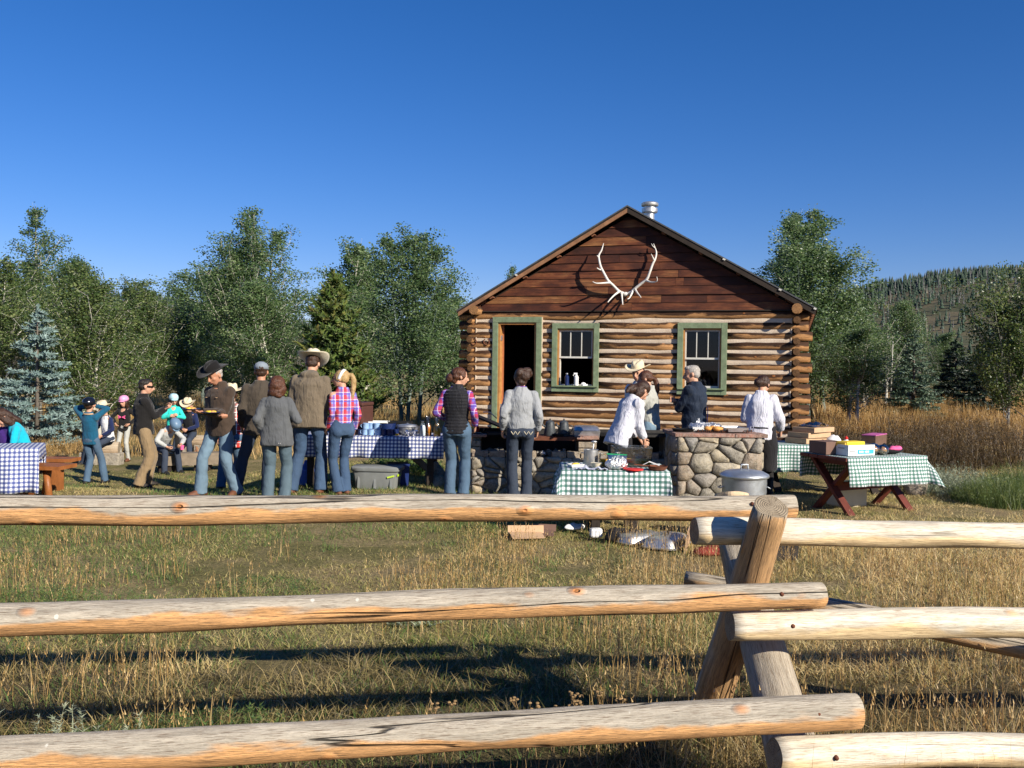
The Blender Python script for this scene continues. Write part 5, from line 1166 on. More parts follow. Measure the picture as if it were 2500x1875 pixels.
o = thing('blue_bin', 'dark blue plastic bin standing under the blue checked table right of the tote', 'bin', (G(968, 12.8, .2).x, 12.92, 0), R(12)); box_open(MB(), .26, .30, .30, .008, 1.12).build('bin_body', M_dblue, o, bevel=.006); MB().box((0, 0, .306), (.30, .34, .02)).build('rim', M_dblue, o)
o = thing('blue_water_jug', 'blue plastic jug leaning against the bin under the table', 'jug', (G(752, 13.0, .2).x, 12.9, 0), 0); soft(MB().lathe([(.001, 0), (.11, 0), (.12, .02), (.12, .22), (.05, .29), (.035, .34)], 18).build('jug_body', M_blue, o))
# rough boulders by the end of the hearth
def rock(name, label, loc, r, seed, cat='rock', mat=None, group=None):
    m = MB().ell((0, 0, 0), (1, 1, 1), seg=14, rings=9); m.v = [tuple(Vector(v) * (1 + .38 * noise.noise(Vector(v) * 1.1 + Vector((seed, 0, 0))) + .12 * noise.noise(Vector(v) * 3 + Vector((0, seed, 0))))) for v in m.v]
    m.v = [(a * r[0], b * r[1], c * r[2] + r[2] * .55) for a, b, c in m.v]; o = m.build(name, mat or M_stone, None, True); o.location = loc; tag(o, label, cat, group); return o
for i, (px, Y, r, lab) in enumerate(((1062, 13.3, (.13, .12, .22), 'upright boulder behind the legs of the vest wearer'), (1066, 12.9, (.13, .12, .12), 'rounded boulder on the grass at the foot of the table leg'), (1122, 13.0, (.16, .14, .24), 'grey boulder between the vest wearer and the hearth'), (1107, 13.4, (.10, .10, .34), 'tall pinkish boulder seen between the jeans'))):
    rock('boulder', lab, (G(px, Y).x, Y, -.03), r, 10 + i, group='boulders at the end of the hearth')
rock('boulder', 'pale rounded boulder in the grass behind the right-hand table', (G(2250, 12.3).x, 12.5, .02), (.16, .14, .22), 33)

# ---- green-checked table in front of the hearth
yg = 9.15; z = .66; xa_, xb_ = G(1378, yg, z).x, G(1640, yg, z).x; cx_ = (xa_ + xb_) / 2; Lt = xb_ - xa_
picnic_table('low folding table under the green checked cloth in front of the hearth', (cx_, yg + .42, 0), R(-2), Lt - .36, .80, z, M_darkwood, 'post')
cloth('tablecloth', 'green and white checked cloth hanging to the fence rail, in front of the hearth', -Lt / 2 - .02, Lt / 2, -.40, .40, z + .003, (.33, .33, .34, .16), M_ggreen, (cx_, yg + .42, 0), R(-2), 8, flare=.26)
def on_g(px, dy): return G(px, yg + dy, z + .008)
o = thing('steel_pot', 'tall brushed steel pot on the green checked cloth', 'pot', on_g(1442, .45)); soft(MB().lathe([(.001, 0), (.073, 0), (.075, .005), (.075, .165), (.079, .168), (.072, .165), (.071, .006), (.001, .006)], 26).build('pot_body', M_steel, o))
for s in (-1, 1): MB().tube([(s * .074, -.02, .13), (s * .095, -.015, .135), (s * .095, .015, .135), (s * .074, .02, .13)], .004, 6).build('handle', M_steel, o, True)
MB().tube([(.0, .0, .02), (.03, -.02, .26)], .006, 6).build('ladle', M_steel, o, True); MB().ell((.03, -.02, .25), (.03, .02, .014)).build('ladle', M_steel, o, True)
o = thing('bowl', 'pale cream bowl in front of the steel pot on the green cloth', 'bowl', on_g(1456, .22)); soft(MB().lathe([(.001, 0), (.035, 0), (.062, .055), (.065, .055), (.04, -.0), (.001, .0)][:4], 24).build('bowl_body', M_cream, o))
o = thing('carton_tray', 'white food tray with scraps at the left end of the green cloth', 'tray', on_g(1405, .30), R(25)); box_open(MB(), .13, .09, .03, .003, 1.2).build('tray_body', M_paper, o); MB().ell((0, 0, .025), (.05, .03, .018), seg=8, rings=5).build('food_scraps', M_egg, o, True)
o = thing('paper_pile', 'crumpled printed paper and napkins on the green cloth below the pot', 'paper', on_g(1445, .08), R(-8)); me = MB(); n = 10
me.add([(-.16 + .32 * i / n, -.06 + .12 * j / 5, .004 + .035 * abs(noise.noise(Vector((i * .5, j * .6, 3)))) + (.012 if i in (3, 7) else 0)) for j in range(6) for i in range(n + 1)], [(j * (n + 1) + i, j * (n + 1) + i + 1, (j + 1) * (n + 1) + i + 1, (j + 1) * (n + 1) + i) for j in range(5) for i in range(n)]).build('napkin', vary('printed_napkin', (.40, .42, .50), .85, 0, .5, 30, .3), o)
o = thing('juice_jar', 'clear jar half full of orange juice behind the plastic bag', 'jar', on_g(1474, .36)); soft(MB().lathe([(.001, 0), (.045, 0), (.048, .01), (.048, .13), (.05, .135), (.046, .13)], 20).build('glass', M_clear, o)); soft(MB().lathe([(.001, .004), (.044, .004), (.045, .08), (.001, .082)], 18).build('drink', M_oj, o))
o = thing('plastic_bag', 'zip plastic bag with a green seal strip holding something white and shiny', 'bag', on_g(1505, .14)); me = MB().ell((0, 0, .06), (.115, .075, .072), seg=22, rings=12); me.v = [(x + .020 * noise.noise(Vector((x * 22, y * 22, z * 22))), y + .02 * noise.noise(Vector((x * 20, 4, z * 20))), max(.002, z + .018 * noise.noise(Vector((x * 24, 9, z * 24))))) for x, y, z in me.v]; me.build('bag_film', M_foil, o)
MB().add([(-.08, .0, .10), (.10, .0, .10), (.105, .01, .145), (-.09, .01, .15), (-.08, .02, .10), (.10, .02, .10)], [(0, 1, 2, 3), (5, 4, 3, 2)]).build('bag_film', M_film, o); MB().bar((-.10, .01, .152), (.105, .008, .144), .006, .012).build('zip_strip', vary('green_strip', (.02, .30, .12), .5), o)
o = thing('clear_tub', 'large clear plastic tub with yellow egg mix in the bottom', 'tub', on_g(1540, .52), R(2)); box_open(MB(), .38, .28, .20, .005, 1.05).build('tub_body', M_tub, o); MB().box((0, 0, .035), (.36, .26, .055)).build('egg_mix', M_egg, o); MB().box((0, -.149, .195), (.40, .008, .012)).build('rim', M_tub, o)
fpan(on_g(1605, .12) + Vector((0, 0, .004)), 'brown frying pan at the right end of the green checked cloth', .105, R(176), mat=M_rust, hl=.13)
o = thing('spatula', 'white handled spatula propped in the brown frying pan', 'spatula', on_g(1590, .15) + Vector((0, 0, .02))); MB().bar((-.02, 0, .06), (-.09, .02, .02), .05, .006).bar((-.02, 0, .06), (.08, -.02, .025), .014, .010).build('blade', M_wplast, o)
o = thing('red_disc', 'flat red plastic lid lying on the green cloth before the clear tub', 'plastic lid', on_g(1546, .08)); soft(MB().lathe([(.001, 0), (.10, 0), (.104, .008), (.10, .014), (.001, .010)], 24).build('lid_body', M_red, o))

# ---- back green table at the right of the counter
yk = 12.35; z = .69; xa_, xb_ = G(1872, yk, z).x, G(2180, yk, z).x; cx_ = (xa_ + xb_) / 2; Lt = xb_ - xa_
picnic_table('dark trestle table under the green cloth behind the chef with the bun', (cx_, yk + .40, .02), R(3), Lt - .03, .78, z - .02, M_darkwood, 'cross')
cloth('tablecloth', 'green checked cloth on the back table that carries the cardboard boxes', -Lt / 2, Lt / 2, -.39, .39, z + .003, (.36, .3, .02, .10), M_ggreen2, (cx_, yk + .40, .0), R(3), 15, flare=.10)
def on_k(px, dy, dz=0): return G(px, yk + dy, z + .010 + dz)
def crate_box(name, label, cat, loc, rz, s, m1, m2=None, h=None, group=None, film=False):
    o = thing(name, label, cat, loc, rz, group); MB().box((0, 0, s[2] / 2), s).build('carton', m1, o, bevel=.003)
    if m2: MB().box((s[0] / 2 + .002, 0, s[2] / 2), (.005, s[1] * .98, s[2] * .96)).box((0, -s[1] / 2 - .002, s[2] / 2), (s[0] * .98, .005, s[2] * .96)).build('carton_face', m2, o)
    if film: MB().box((0, 0, s[2] / 2 + .005), (s[0] + .012, s[1] + .012, s[2] + .006)).build('plastic_wrap', M_film, o)
    return o
gb = 'cardboard trays stacked on the back table'
crate_box('cardboard_box', 'bottom cardboard tray of the stack on the back table', 'box', on_k(1968, .38), R(38), (.48, .34, .072), M_card, None, group=gb); crate_box('cardboard_box', 'middle cardboard tray of the stack on the back table', 'box', on_k(1976, .38, .076), R(36), (.50, .34, .072), M_card, None, group=gb)
o = crate_box('cardboard_box', 'topmost cardboard tray, wrapped in clear film', 'box', on_k(1986, .38, .152), R(40), (.50, .34, .065), M_card, None, group=gb)
me = MB(); n = 8; me.add([(-.20 + .40 * i / n, -.15 + .30 * j / 5, .075 + .06 * abs(noise.noise(Vector((i * .9, j * .9, 7)))) + .04 * (1 if 2 < i < 6 and j < 4 else 0)) for j in range(6) for i in range(n + 1)], [(j * (n + 1) + i, j * (n + 1) + i + 1, (j + 1) * (n + 1) + i + 1, (j + 1) * (n + 1) + i) for j in range(5) for i in range(n)]).build('plastic_wrap', M_film, o)
o = thing('paper_towel', 'white paper towel bundle between the cardboard trays and the white bottle', 'towel', on_k(2036, .24)); me = MB().ell((0, 0, .05), (.10, .07, .06), seg=16, rings=9); me.v = [(x, y, max(0, z + .03 * noise.noise(Vector((x * 20, y * 20, z * 20))))) for x, y, z in me.v]; me.build('towel_roll', M_cloth_w, o, True)
o = thing('bleach_bottle', 'white plastic bottle with a red cap on the right-hand table', 'bottle', G(2066, 11.62, .70)); soft(MB().lathe([(.001, 0), (.066, 0), (.070, .01), (.070, .07), (.055, .10), (.022, .125), (.020, .135)], 22).build('bottle_body', M_wplast, o)); soft(MB().lathe([(.022, .130), (.022, .158), (.010, .160), (.010, .172), (.001, .173)], 16).build('cap', M_red, o)); MB().lathe([(.0705, .016), (.0705, .045)], 22).build('label', M_oj, o)
crate_box('printed_carton', 'long carton with a pink and purple printed lid at the right of the white bottle', 'box', on_k(2135, .22), R(-38), (.18, .50, .13), vary('carton_brown', (.13, .075, .05), .8), None); o = bpy.data.objects[-1]
MB().box((0, 0, 0), (.186, .506, .012)).build('lid', M_purple, [q for q in bpy.data.objects if q.name.startswith('printed_carton')][0], loc=(0, 0, .136))

# ---- right-hand table with crossed legs
yr2 = 10.62; z = .685; th = R(22.5)
tc = Vector((4.28, 11.20, .0)); tr = picnic_table('red-brown trestle table with crossed legs at the right', tc, th, 1.24, .80, z, M_redwood, 'cross')
MB().bar((-.46, 0, .30), (.46, 0, .32), .035, .10).build('stretcher', M_redwood, tr)
cloth('tablecloth', 'green checked cloth blown sideways on the right-hand trestle table', -.60, .62, -.40, .40, z + .003, (.33, .30, .0, .22), M_ggreen2, tc, th, 21, flare=.34)
def on_r(u, v, dz=0): return tc + Matrix.Rotation(th, 3, 'Z') @ Vector((u, v, z + .010 + dz))
o = thing('label_box', 'open white carton with a cyan printed label on the right-hand table', 'box', on_r(-.24, -.10), th); box_open(MB(), .40, .27, .125, .004, 1.0).build('carton', M_paper, o)
MB().box((.06, -.138, .045), (.24, .004, .048)).build('label', M_cyan, o)
MB().box((-.14, -.138, .055), (.08, .004, .012)).build('label', M_grey, o); MB().box((-.203, -.02, .085), (.004, .10, .014)).build('label', M_grey, o)
m = MB()
for i in range(9):
    if i != 4: m.box((-.035 + i * .017, -.1408, .045), (.012, .0015, (.026, .020, .026, .022)[i % 4]))
m.build('lettering', M_paper, o)
MB().box((-.02, .02, .135), (.30, .16, .05), (0, 0, R(4))).build('yellow_packets', M_yel, o, bevel=.012); MB().box((-.10, .06, .125), (.20, .20, .05), (0, 0, R(12))).build('yellow_packets', M_egg, o, bevel=.01)
crate_box('brown_carton', 'dark brown open carton behind the white labelled one on the right-hand table', 'box', on_r(-.44, .12), th, (.30, .30, .15), M_cardd, None)
for u, v, s, lab in ((.05, -.12, .085, 'bag of bread rolls leaning on the white labelled carton'), (.16, -.16, .075, 'smaller bag of bread rolls right of the first')):
    o = thing('bread_bag', lab, 'bag', on_r(u, v), th + .5, 'bread bags on the right-hand table'); me = MB().ell((0, 0, s * .75), (s * 1.25, s, s * .8), seg=16, rings=9); me.v = [(x * (1 + .12 * noise.noise(Vector((x * 12, y * 12, z * 12)))), y, z) for x, y, z in me.v]; me.build('bag_film', M_film, o, True); MB().ell((-.02, 0, s * .65), (s * .8, s * .7, s * .6), seg=12, rings=8).ell((.05, .02, s * .5), (s * .5, s * .5, s * .45), seg=10, rings=7).build('rolls', M_bread, o, True)
def crumple(name, label, cat, loc, r, mat, seed, part='cloth'):
    o = thing(name, label, cat, loc, th); me = MB().ell((0, 0, r[2] * .8), r, seg=22, rings=11); me.v = [(x * (1 + .3 * noise.noise(Vector((x * 9 + seed, y * 9, z * 9)))), y * (1 + .3 * noise.noise(Vector((x * 9, y * 9 + seed, z * 9)))), max(0, z * (1 + .5 * noise.noise(Vector((x * 14, y * 14, seed)))))) for x, y, z in me.v]; me.build(part, mat, o, True); return o
crumple('black_jacket', 'black jacket crumpled at the right end of the right-hand table', 'jacket', on_r(.30, -.06), (.24, .15, .055), M_dkcloth, 3); crumple('black_bag', 'small black bag behind the bread bags', 'bag', on_r(.12, .10), (.09, .07, .08), M_dkcloth, 7); crumple('pink_gloves', 'bright pink gloves lying on the black jacket', 'gloves', on_r(.33, -.18, .045), (.11, .06, .028), M_pink, 5)
o = thing('cooler_box', 'cream cool box standing in the grass under the right-hand table', 'cool box', (G(2075, 11.4, 0).x, 11.5, 0), R(20)); MB().box((0, 0, .14), (.40, .28, .27)).build('box_body', M_cream, o, bevel=.02); MB().box((0, 0, .295), (.42, .30, .04)).build('lid', M_cream, o, bevel=.012)

# ---- galvanized bin, stumps, litter before the counter
g = G(1816, 10.05, 0); o = thing('trash_can', 'galvanized steel trash can with its lid on, beside the stone counter', 'trash can', (g.x, g.y, 0))
m = MB(); prof = [(.215, 0), (.22, .01)] + [(.222 + .018 * i / 10 + (.004 if i % 2 else 0), .05 + .045 * i) for i in range(11)] + [(.246, .53), (.25, .545)]
soft(m.lathe(prof, 40).build('can_body', M_galv, o), 60); soft(MB().lathe([(.262, .520), (.268, .535), (.262, .552), (.20, .585), (.10, .60), (.001, .606)], 40).build('lid', M_galv, o), 60)
MB().tube([(-.04, 0, .60), (-.035, 0, .655), (.035, 0, .655), (.04, 0, .60)], .009, 8).build('handle', M_galv, o, True)
for s in (-1, 1): MB().tube([(s * .24, -.05, .42), (s * .275, -.04, .40), (s * .275, .04, .40), (s * .24, .05, .42)], .007, 6).build('handle', M_galv, o, True)
g = G(1786, 9.3, 0); o = thing('chopping_block', 'short barked log stood on end, with a pale cut top, before the trash can', 'log', (g.x, g.y, 0))
m = MB(); vs = []; n = 34
for zz, rr in ((0, .19), (.12, .178), (.40, .168), (.425, .16)):
    for k in range(n): a = 2 * math.pi * k / n; q = rr * (1 + .06 * math.sin(k * 5.3) * (1 if zz < .42 else .6) + .05 * math.cos(2 * a)); vs.append((q * math.cos(a), q * math.sin(a), zz + (.055 * math.cos(a + 1.6) if zz > .3 else 0)))
vs.append((0, 0, .44)); fs = [(r_ * n + k, r_ * n + (k + 1) % n, (r_ + 1) * n + (k + 1) % n, (r_ + 1) * n + k) for r_ in range(3) for k in range(n)]
m.add(vs, fs).build('bark', vary('pale_split_wood', (.55, .42, .27), .85, 0, .3, 12, .8), o); MB().add(vs[3 * n:4 * n] + [vs[-1]], [(k, (k + 1) % n, n) for k in range(n)]).build('cut_face', vary('fresh_cut_wood', (.62, .44, .24), .8, 0, .2, 16, .3), o)
def flap(name, label, loc, rz, s, mat, cat='cardboard', tilt=0.3):
    o = thing(name, label, cat, loc, rz); MB().box((0, 0, s[1] * .25 + .01), (s[0], .005, s[1] * .5), (R(-20), 0, 0)).build('panel', mat, o); MB().box((0, -.10, .012), (s[0] * .9, .2, .005), (tilt * .5, 0, .1)).build('panel', mat, o); return o
flap('cardboard_sheet', 'folded brown cardboard lying in the grass, left of the litter', G(1283, 9.15, .02), R(6), (.36, .16), M_card); flap('cardboard_sheet', 'second piece of brown cardboard overlapping the first in the grass', G(1326, 9.3, .02), R(-9), (.26, .14), M_cardd)
o = crumple('paper_litter', 'crumpled white paper lying in the grass beside the cardboard', 'paper', G(1402, 9.45, .02), (.11, .05, .035), M_cloth_w, 11, 'sheet')
o = thing('white_canister', 'small white plastic canister lying in the grass', 'canister', G(1455, 9.05, .02), R(8)); MB().box((0, 0, .045), (.12, .09, .09)).build('canister_body', M_wplast, o, bevel=.02)
def chafer_lid(label, loc, rz, s):
    o = thing('chafing_dish_lid', label, 'lid', loc, rz, 'steel dish lids in the grass'); o.scale = (s, s, s)
    l = MB().loft([((0, 0, 0), .29, .19), ((0, 0, .012), .29, .19), ((0, 0, .014), .275, .175), ((0, 0, .075), .255, .155), ((0, 0, .095), .22, .125)], 36, 6).build('lid_body', M_steel, o); soft(l, 50)
    MB().tube([(-.05, 0, .095), (-.045, 0, .125), (.045, 0, .125), (.05, 0, .095)], .007, 8).build('handle', M_black, o, True)
chafer_lid('big steel dish lid with a black handle on the grass below the fence rail', G(1628, 8.72, .02), R(62), .95); chafer_lid('dull steel lid half under the bigger one in the grass', G(1560, 8.95, .01), R(30), .85)
MBo = thing('wooden_board', 'brown board standing on edge beside the steel lids', 'board', G(1680, 8.55, .0), R(75)); MB().box((0, 0, .10), (.36, .02, .24), (R(9), 0, 0)).build('panel', M_card, MBo)
crumple('red_bag', 'red bag lying in the grass behind the fence post', 'bag', G(1738, 8.35, .0), (.20, .11, .045), M_dred, 17, 'fabric')
o = thing('dark_crate', 'dark plastic crate standing in the grass right of the fence post', 'crate', G(1905, 8.15, 0), R(5)); box_open(MB(), .24, .22, .15, .008, 1.03).build('crate_body', M_soot, o); MB().box((0, 0, .155), (.25, .23, .012)).build('lid', M_soot, o)

# ---- left: picnic table with blue cloth and bench, seats round the fire
yl = 10.8; z = .655; x1 = G(92, yl, z).x; Lx = 1.9; gz0 = gz(x1 - .9, yl + .4)
tlc = Vector((x1, yl, 0)) + Matrix.Rotation(R(22), 3, 'Z') @ Vector((-Lx / 2, .40, 0))
picnic_table('picnic table at the left edge under a blue checked cloth', (tlc.x, tlc.y, gz0), R(22), Lx - .03, .78, z - gz0, M_benchwood, 'cross')
cloth('tablecloth', 'blue and white checked cloth on the picnic table at the left edge', -Lx / 2, Lx / 2, -.39, .39, z + .003, (.52, .4, .1, .14), M_gblue2, (tlc.x, tlc.y, 0), R(22), 31, flare=.13)
bp = GG(112, 11.15); o = thing('bench', 'varnished orange-brown bench end showing right of the left-hand table', 'bench', (bp.x, bp.y, bp.z), R(-4))
for yy in (-.14, .0, .14): MB().box((-.75, yy + .1, .40), (1.9, .132, .045)).build('plank', M_benchwood, o)
for xx in (-1.5, -.10, .02):
    pass
for xx in (-1.5, .0): MB().tube([(xx + .04, -.12 + .1, -.03), (xx - .03, -.08 + .1, .39)], [.045, .040], 10).build('leg', M_benchwood, o, True); MB().tube([(xx - .18, .14 + .1, -.03), (xx - .10, .10 + .1, .39)], [.045, .040], 10).build('leg', M_benchwood, o, True)
def log_seat(label, a, b, r, seed, up):
    o = thing('log_bench', label, 'bench', a, 0, 'log benches round the fire pit'); d = Vector(b) - Vector(a); log_between('log', (0, 0, r * .0 + up), (d.x, d.y, d.z + up), r, r * .95, seed, M_bark, M_rail_end, o, seg=18, step=.15, wob=.015, bend=.03)
    for t in (.18, .82): q = d * t; MB().box((q.x, q.y, q.z + (up - r) / 2), (.34, .26, up - r + .06)).build('support_block', M_mortar, o, bevel=.02)
    return o
a = GG(203, 17.6); b = GG(288, 17.7); log_seat('log bench on blocks that the white-shirted child sits on', a, b, .13, 51, .33)
a = GG(384, 16.6); b = GG(600, 17.1); o = thing('plank_bench', 'weathered grey timber bench behind the man in black', 'bench', a, 0, 'log benches round the fire pit'); d = b - a
MB().bar((0, 0, .30), (d.x, d.y, d.z + .30), .30, .06).build('seat', M_oldwood, o); MB().bar((0, -.16, .20), (d.x, d.y - .16, d.z + .20), .04, .17).build('apron', M_oldwood, o)
for t in (.1, .5, .9): MB().box((d.x * t, d.y * t, d.z * t + .10), (.26, .22, .26)).build('support_block', M_darkwood, o)
a = GG(438, 19.3); b = GG(508, 19.3); log_seat('pale log bench under the child in the straw hat', a, b, .13, 53, .36)
fr = thing('fire_ring', 'low ring of blackened stones in front of the pale log bench', 'fire ring', GG(478, 18.1))
for i in range(9):
    aa = 6.283 * i / 9; q = rock('stone', '', (0, 0, 0), (.12, .11, .09), 60 + i); del q['label']; del q['category']; q.parent = fr; q.location = (.45 * math.cos(aa), .38 * math.sin(aa), -.02)
for i in range(6):
    aa = i * 1.05; MB().tube([(.22 * math.cos(aa), .18 * math.sin(aa), .0), (-.03 * math.cos(aa), 0, .24 + .02 * i)], [.024, .016], 6).build('firewood', M_barge, fr, True)

crumple('black_sack', 'black sack lying under the front of the green checked table', 'sack', G(1512, 8.95, .0), (.16, .09, .07), M_dkcloth, 23, 'fabric')
# ------------------------------------------------------------------ people
FOLD = bpy.data.textures.new('folds', 'CLOUDS'); FOLD.noise_scale = .15; FOLD.noise_depth = 2
FOLDF = bpy.data.textures.new('fine_folds', 'CLOUDS'); FOLDF.noise_scale = .05; FOLDF.noise_depth = 2
def organic(mb, name, mat, parent, voxel=.014, smooth=4, fold=0.0, dec=None, fine=0.0, tex=None):
    me = mb.mesh(name); o = link(name, me, mat, parent)
    r = o.modifiers.new('skin', 'REMESH'); r.mode = 'VOXEL'; r.voxel_size = voxel; r.use_smooth_shade = True
    if smooth: s = o.modifiers.new('soften', 'SMOOTH'); s.factor = .5; s.iterations = smooth
    if fold: d = o.modifiers.new('fold', 'DISPLACE'); d.texture = tex or FOLD; d.strength = fold; d.mid_level = .5; d.texture_coords = 'LOCAL'
    if fine: d = o.modifiers.new('fine', 'DISPLACE'); d.texture = FOLDF; d.strength = fine; d.mid_level = .5; d.texture_coords = 'LOCAL'
    if dec: d = o.modifiers.new('lighten', 'DECIMATE'); d.ratio = dec
    return o
def ik(a, b, l1, l2, pole):
    a, b = Vector(a), Vector(b); d = b - a; D = d.length; m = l1 + l2 - .004
    if D > m: b = a + d * (m / D); d = b - a; D = m
    D = max(D, abs(l1 - l2) + .01); x = (l1 * l1 - l2 * l2 + D * D) / (2 * D); h = math.sqrt(max(0, l1 * l1 - x * x)); dn = d.normalized(); p = Vector(pole); p = p - dn * p.dot(dn); p = p.normalized() if p.length > 1e-4 else Vector((0, 1, 0))
    return a + dn * x + p * h, b
def hair_mat(name, c, hi):
    t = NT(name); v = t.coord(); n = t.noise(t.map(v, (60, 60, 9)), 2.2, 4, .6, .4); n2 = t.noise(v, 9, 3)
    col = t.mix(t.math('MULTIPLY', t.ramp(n, [(.35, 0), (.7, 1)]), .8), c, hi); col = t.mix(t.math('MULTIPLY', n2, .4), col, tuple(x * .4 for x in c)); return t.done(col, .45, 0, t.bump(n, .8, .012), .4)
H_BROWN = hair_mat('brown_hair', (.024, .011, .006), (.095, .042, .020)); H_AUB = hair_mat('auburn_hair', (.042, .014, .006), (.19, .068, .028)); H_BLOND = hair_mat('blond_hair', (.36, .22, .085), (.70, .50, .24)); H_GREY = hair_mat('grey_hair', (.34, .30, .26), (.62, .58, .53)); H_BLACK = hair_mat('dark_hair', (.012, .008, .006), (.045, .03, .02))
J_LIGHT = denim('light_jeans', (.16, .25, .33), .55); J_MID = denim('mid_jeans', (.060, .115, .185), .6); J_DARK = denim('dark_jeans', (.012, .018, .036), .6); J_BLUE = denim('blue_jeans', (.030, .070, .145), .6); J_TEAL = denim('faded_teal_jeans', (.080, .125, .15), .6); J_NAVY = denim('navy_trousers', (.015, .022, .045), .4)
F_KHAKI = fabric('khaki_cloth', (.24, .17, .095)); F_BLACK = fabric('black_knit', (.013, .012, .012), .3, heather=.1); F_BRJ = fabric('dark_brown_jacket', (.055, .038, .028), .2); F_BRJ2 = fabric('umber_jacket', (.060, .048, .036), .2); F_OLIVE = fabric('olive_coat', (.145, .115, .080), .12, fold=.7)
F_GREYJ = fabric('charcoal_grey_canvas', (.095, .10, .105), .2); F_SWEAT = fabric('heather_grey_fleece', (.27, .28, .29), .08, heather=.3, fold=.6); F_VEST = fabric('black_quilted_nylon', (.012, .012, .015), .3, rough=.6); F_WHITE = fabric('white_chef_cotton', (.60, .60, .66), .05, fold=.9); F_FLEECE = fabric('oatmeal_fleece', (.38, .38, .34), .10, fold=.6); F_NAVY = fabric('navy_windcheater', (.010, .018, .036), .3, rough=.6, fold=.8)
F_TEALB = fabric('petrol_blue_fleece', (.010, .085, .155), .15); F_TURQ = fabric('turquoise_fleece', (.010, .42, .56), .10); F_MINT = fabric('mint_jacket', (.03, .56, .46), .08); F_PURP = fabric('purple_cotton', (.05, .02, .16), .2); F_APRON = fabric('black_apron', (.014, .013, .014), .2); F_LEGG = fabric('pale_leggings', (.42, .42, .38), .12); F_GREYS = fabric('pale_grey_jersey', (.42, .43, .42), .08); F_NV2 = fabric('navy_fleece', (.012, .020, .070), .2); F_SHIRTW = fabric('white_shirt', (.70, .70, .70), .05)
P_RB = plaid('red_blue_plaid', (.26, .27, .56), (.46, .05, .07), (.10, .08, .38), .095, (.75, .72, .80)); P_RP = plaid('purple_red_plaid', (.16, .12, .42), (.38, .04, .10), (.10, .06, .32), .085, (.62, .62, .80)); P_RW = plaid('red_white_plaid', (.68, .62, .56), (.60, .045, .035), (.10, .05, .05), .09)
F_FELT = fabric('black_felt', (.010, .009, .009), .2, fold=.1); F_STRAW = vary('pale_straw', (.66, .56, .38), .75, 0, .15, 60, .5); F_CREAMF = fabric('cream_felt', (.62, .55, .40), .08, fold=.1); F_CAPG = fabric('grey_cap_cotton', (.20, .235, .27), .2, fold=.2)

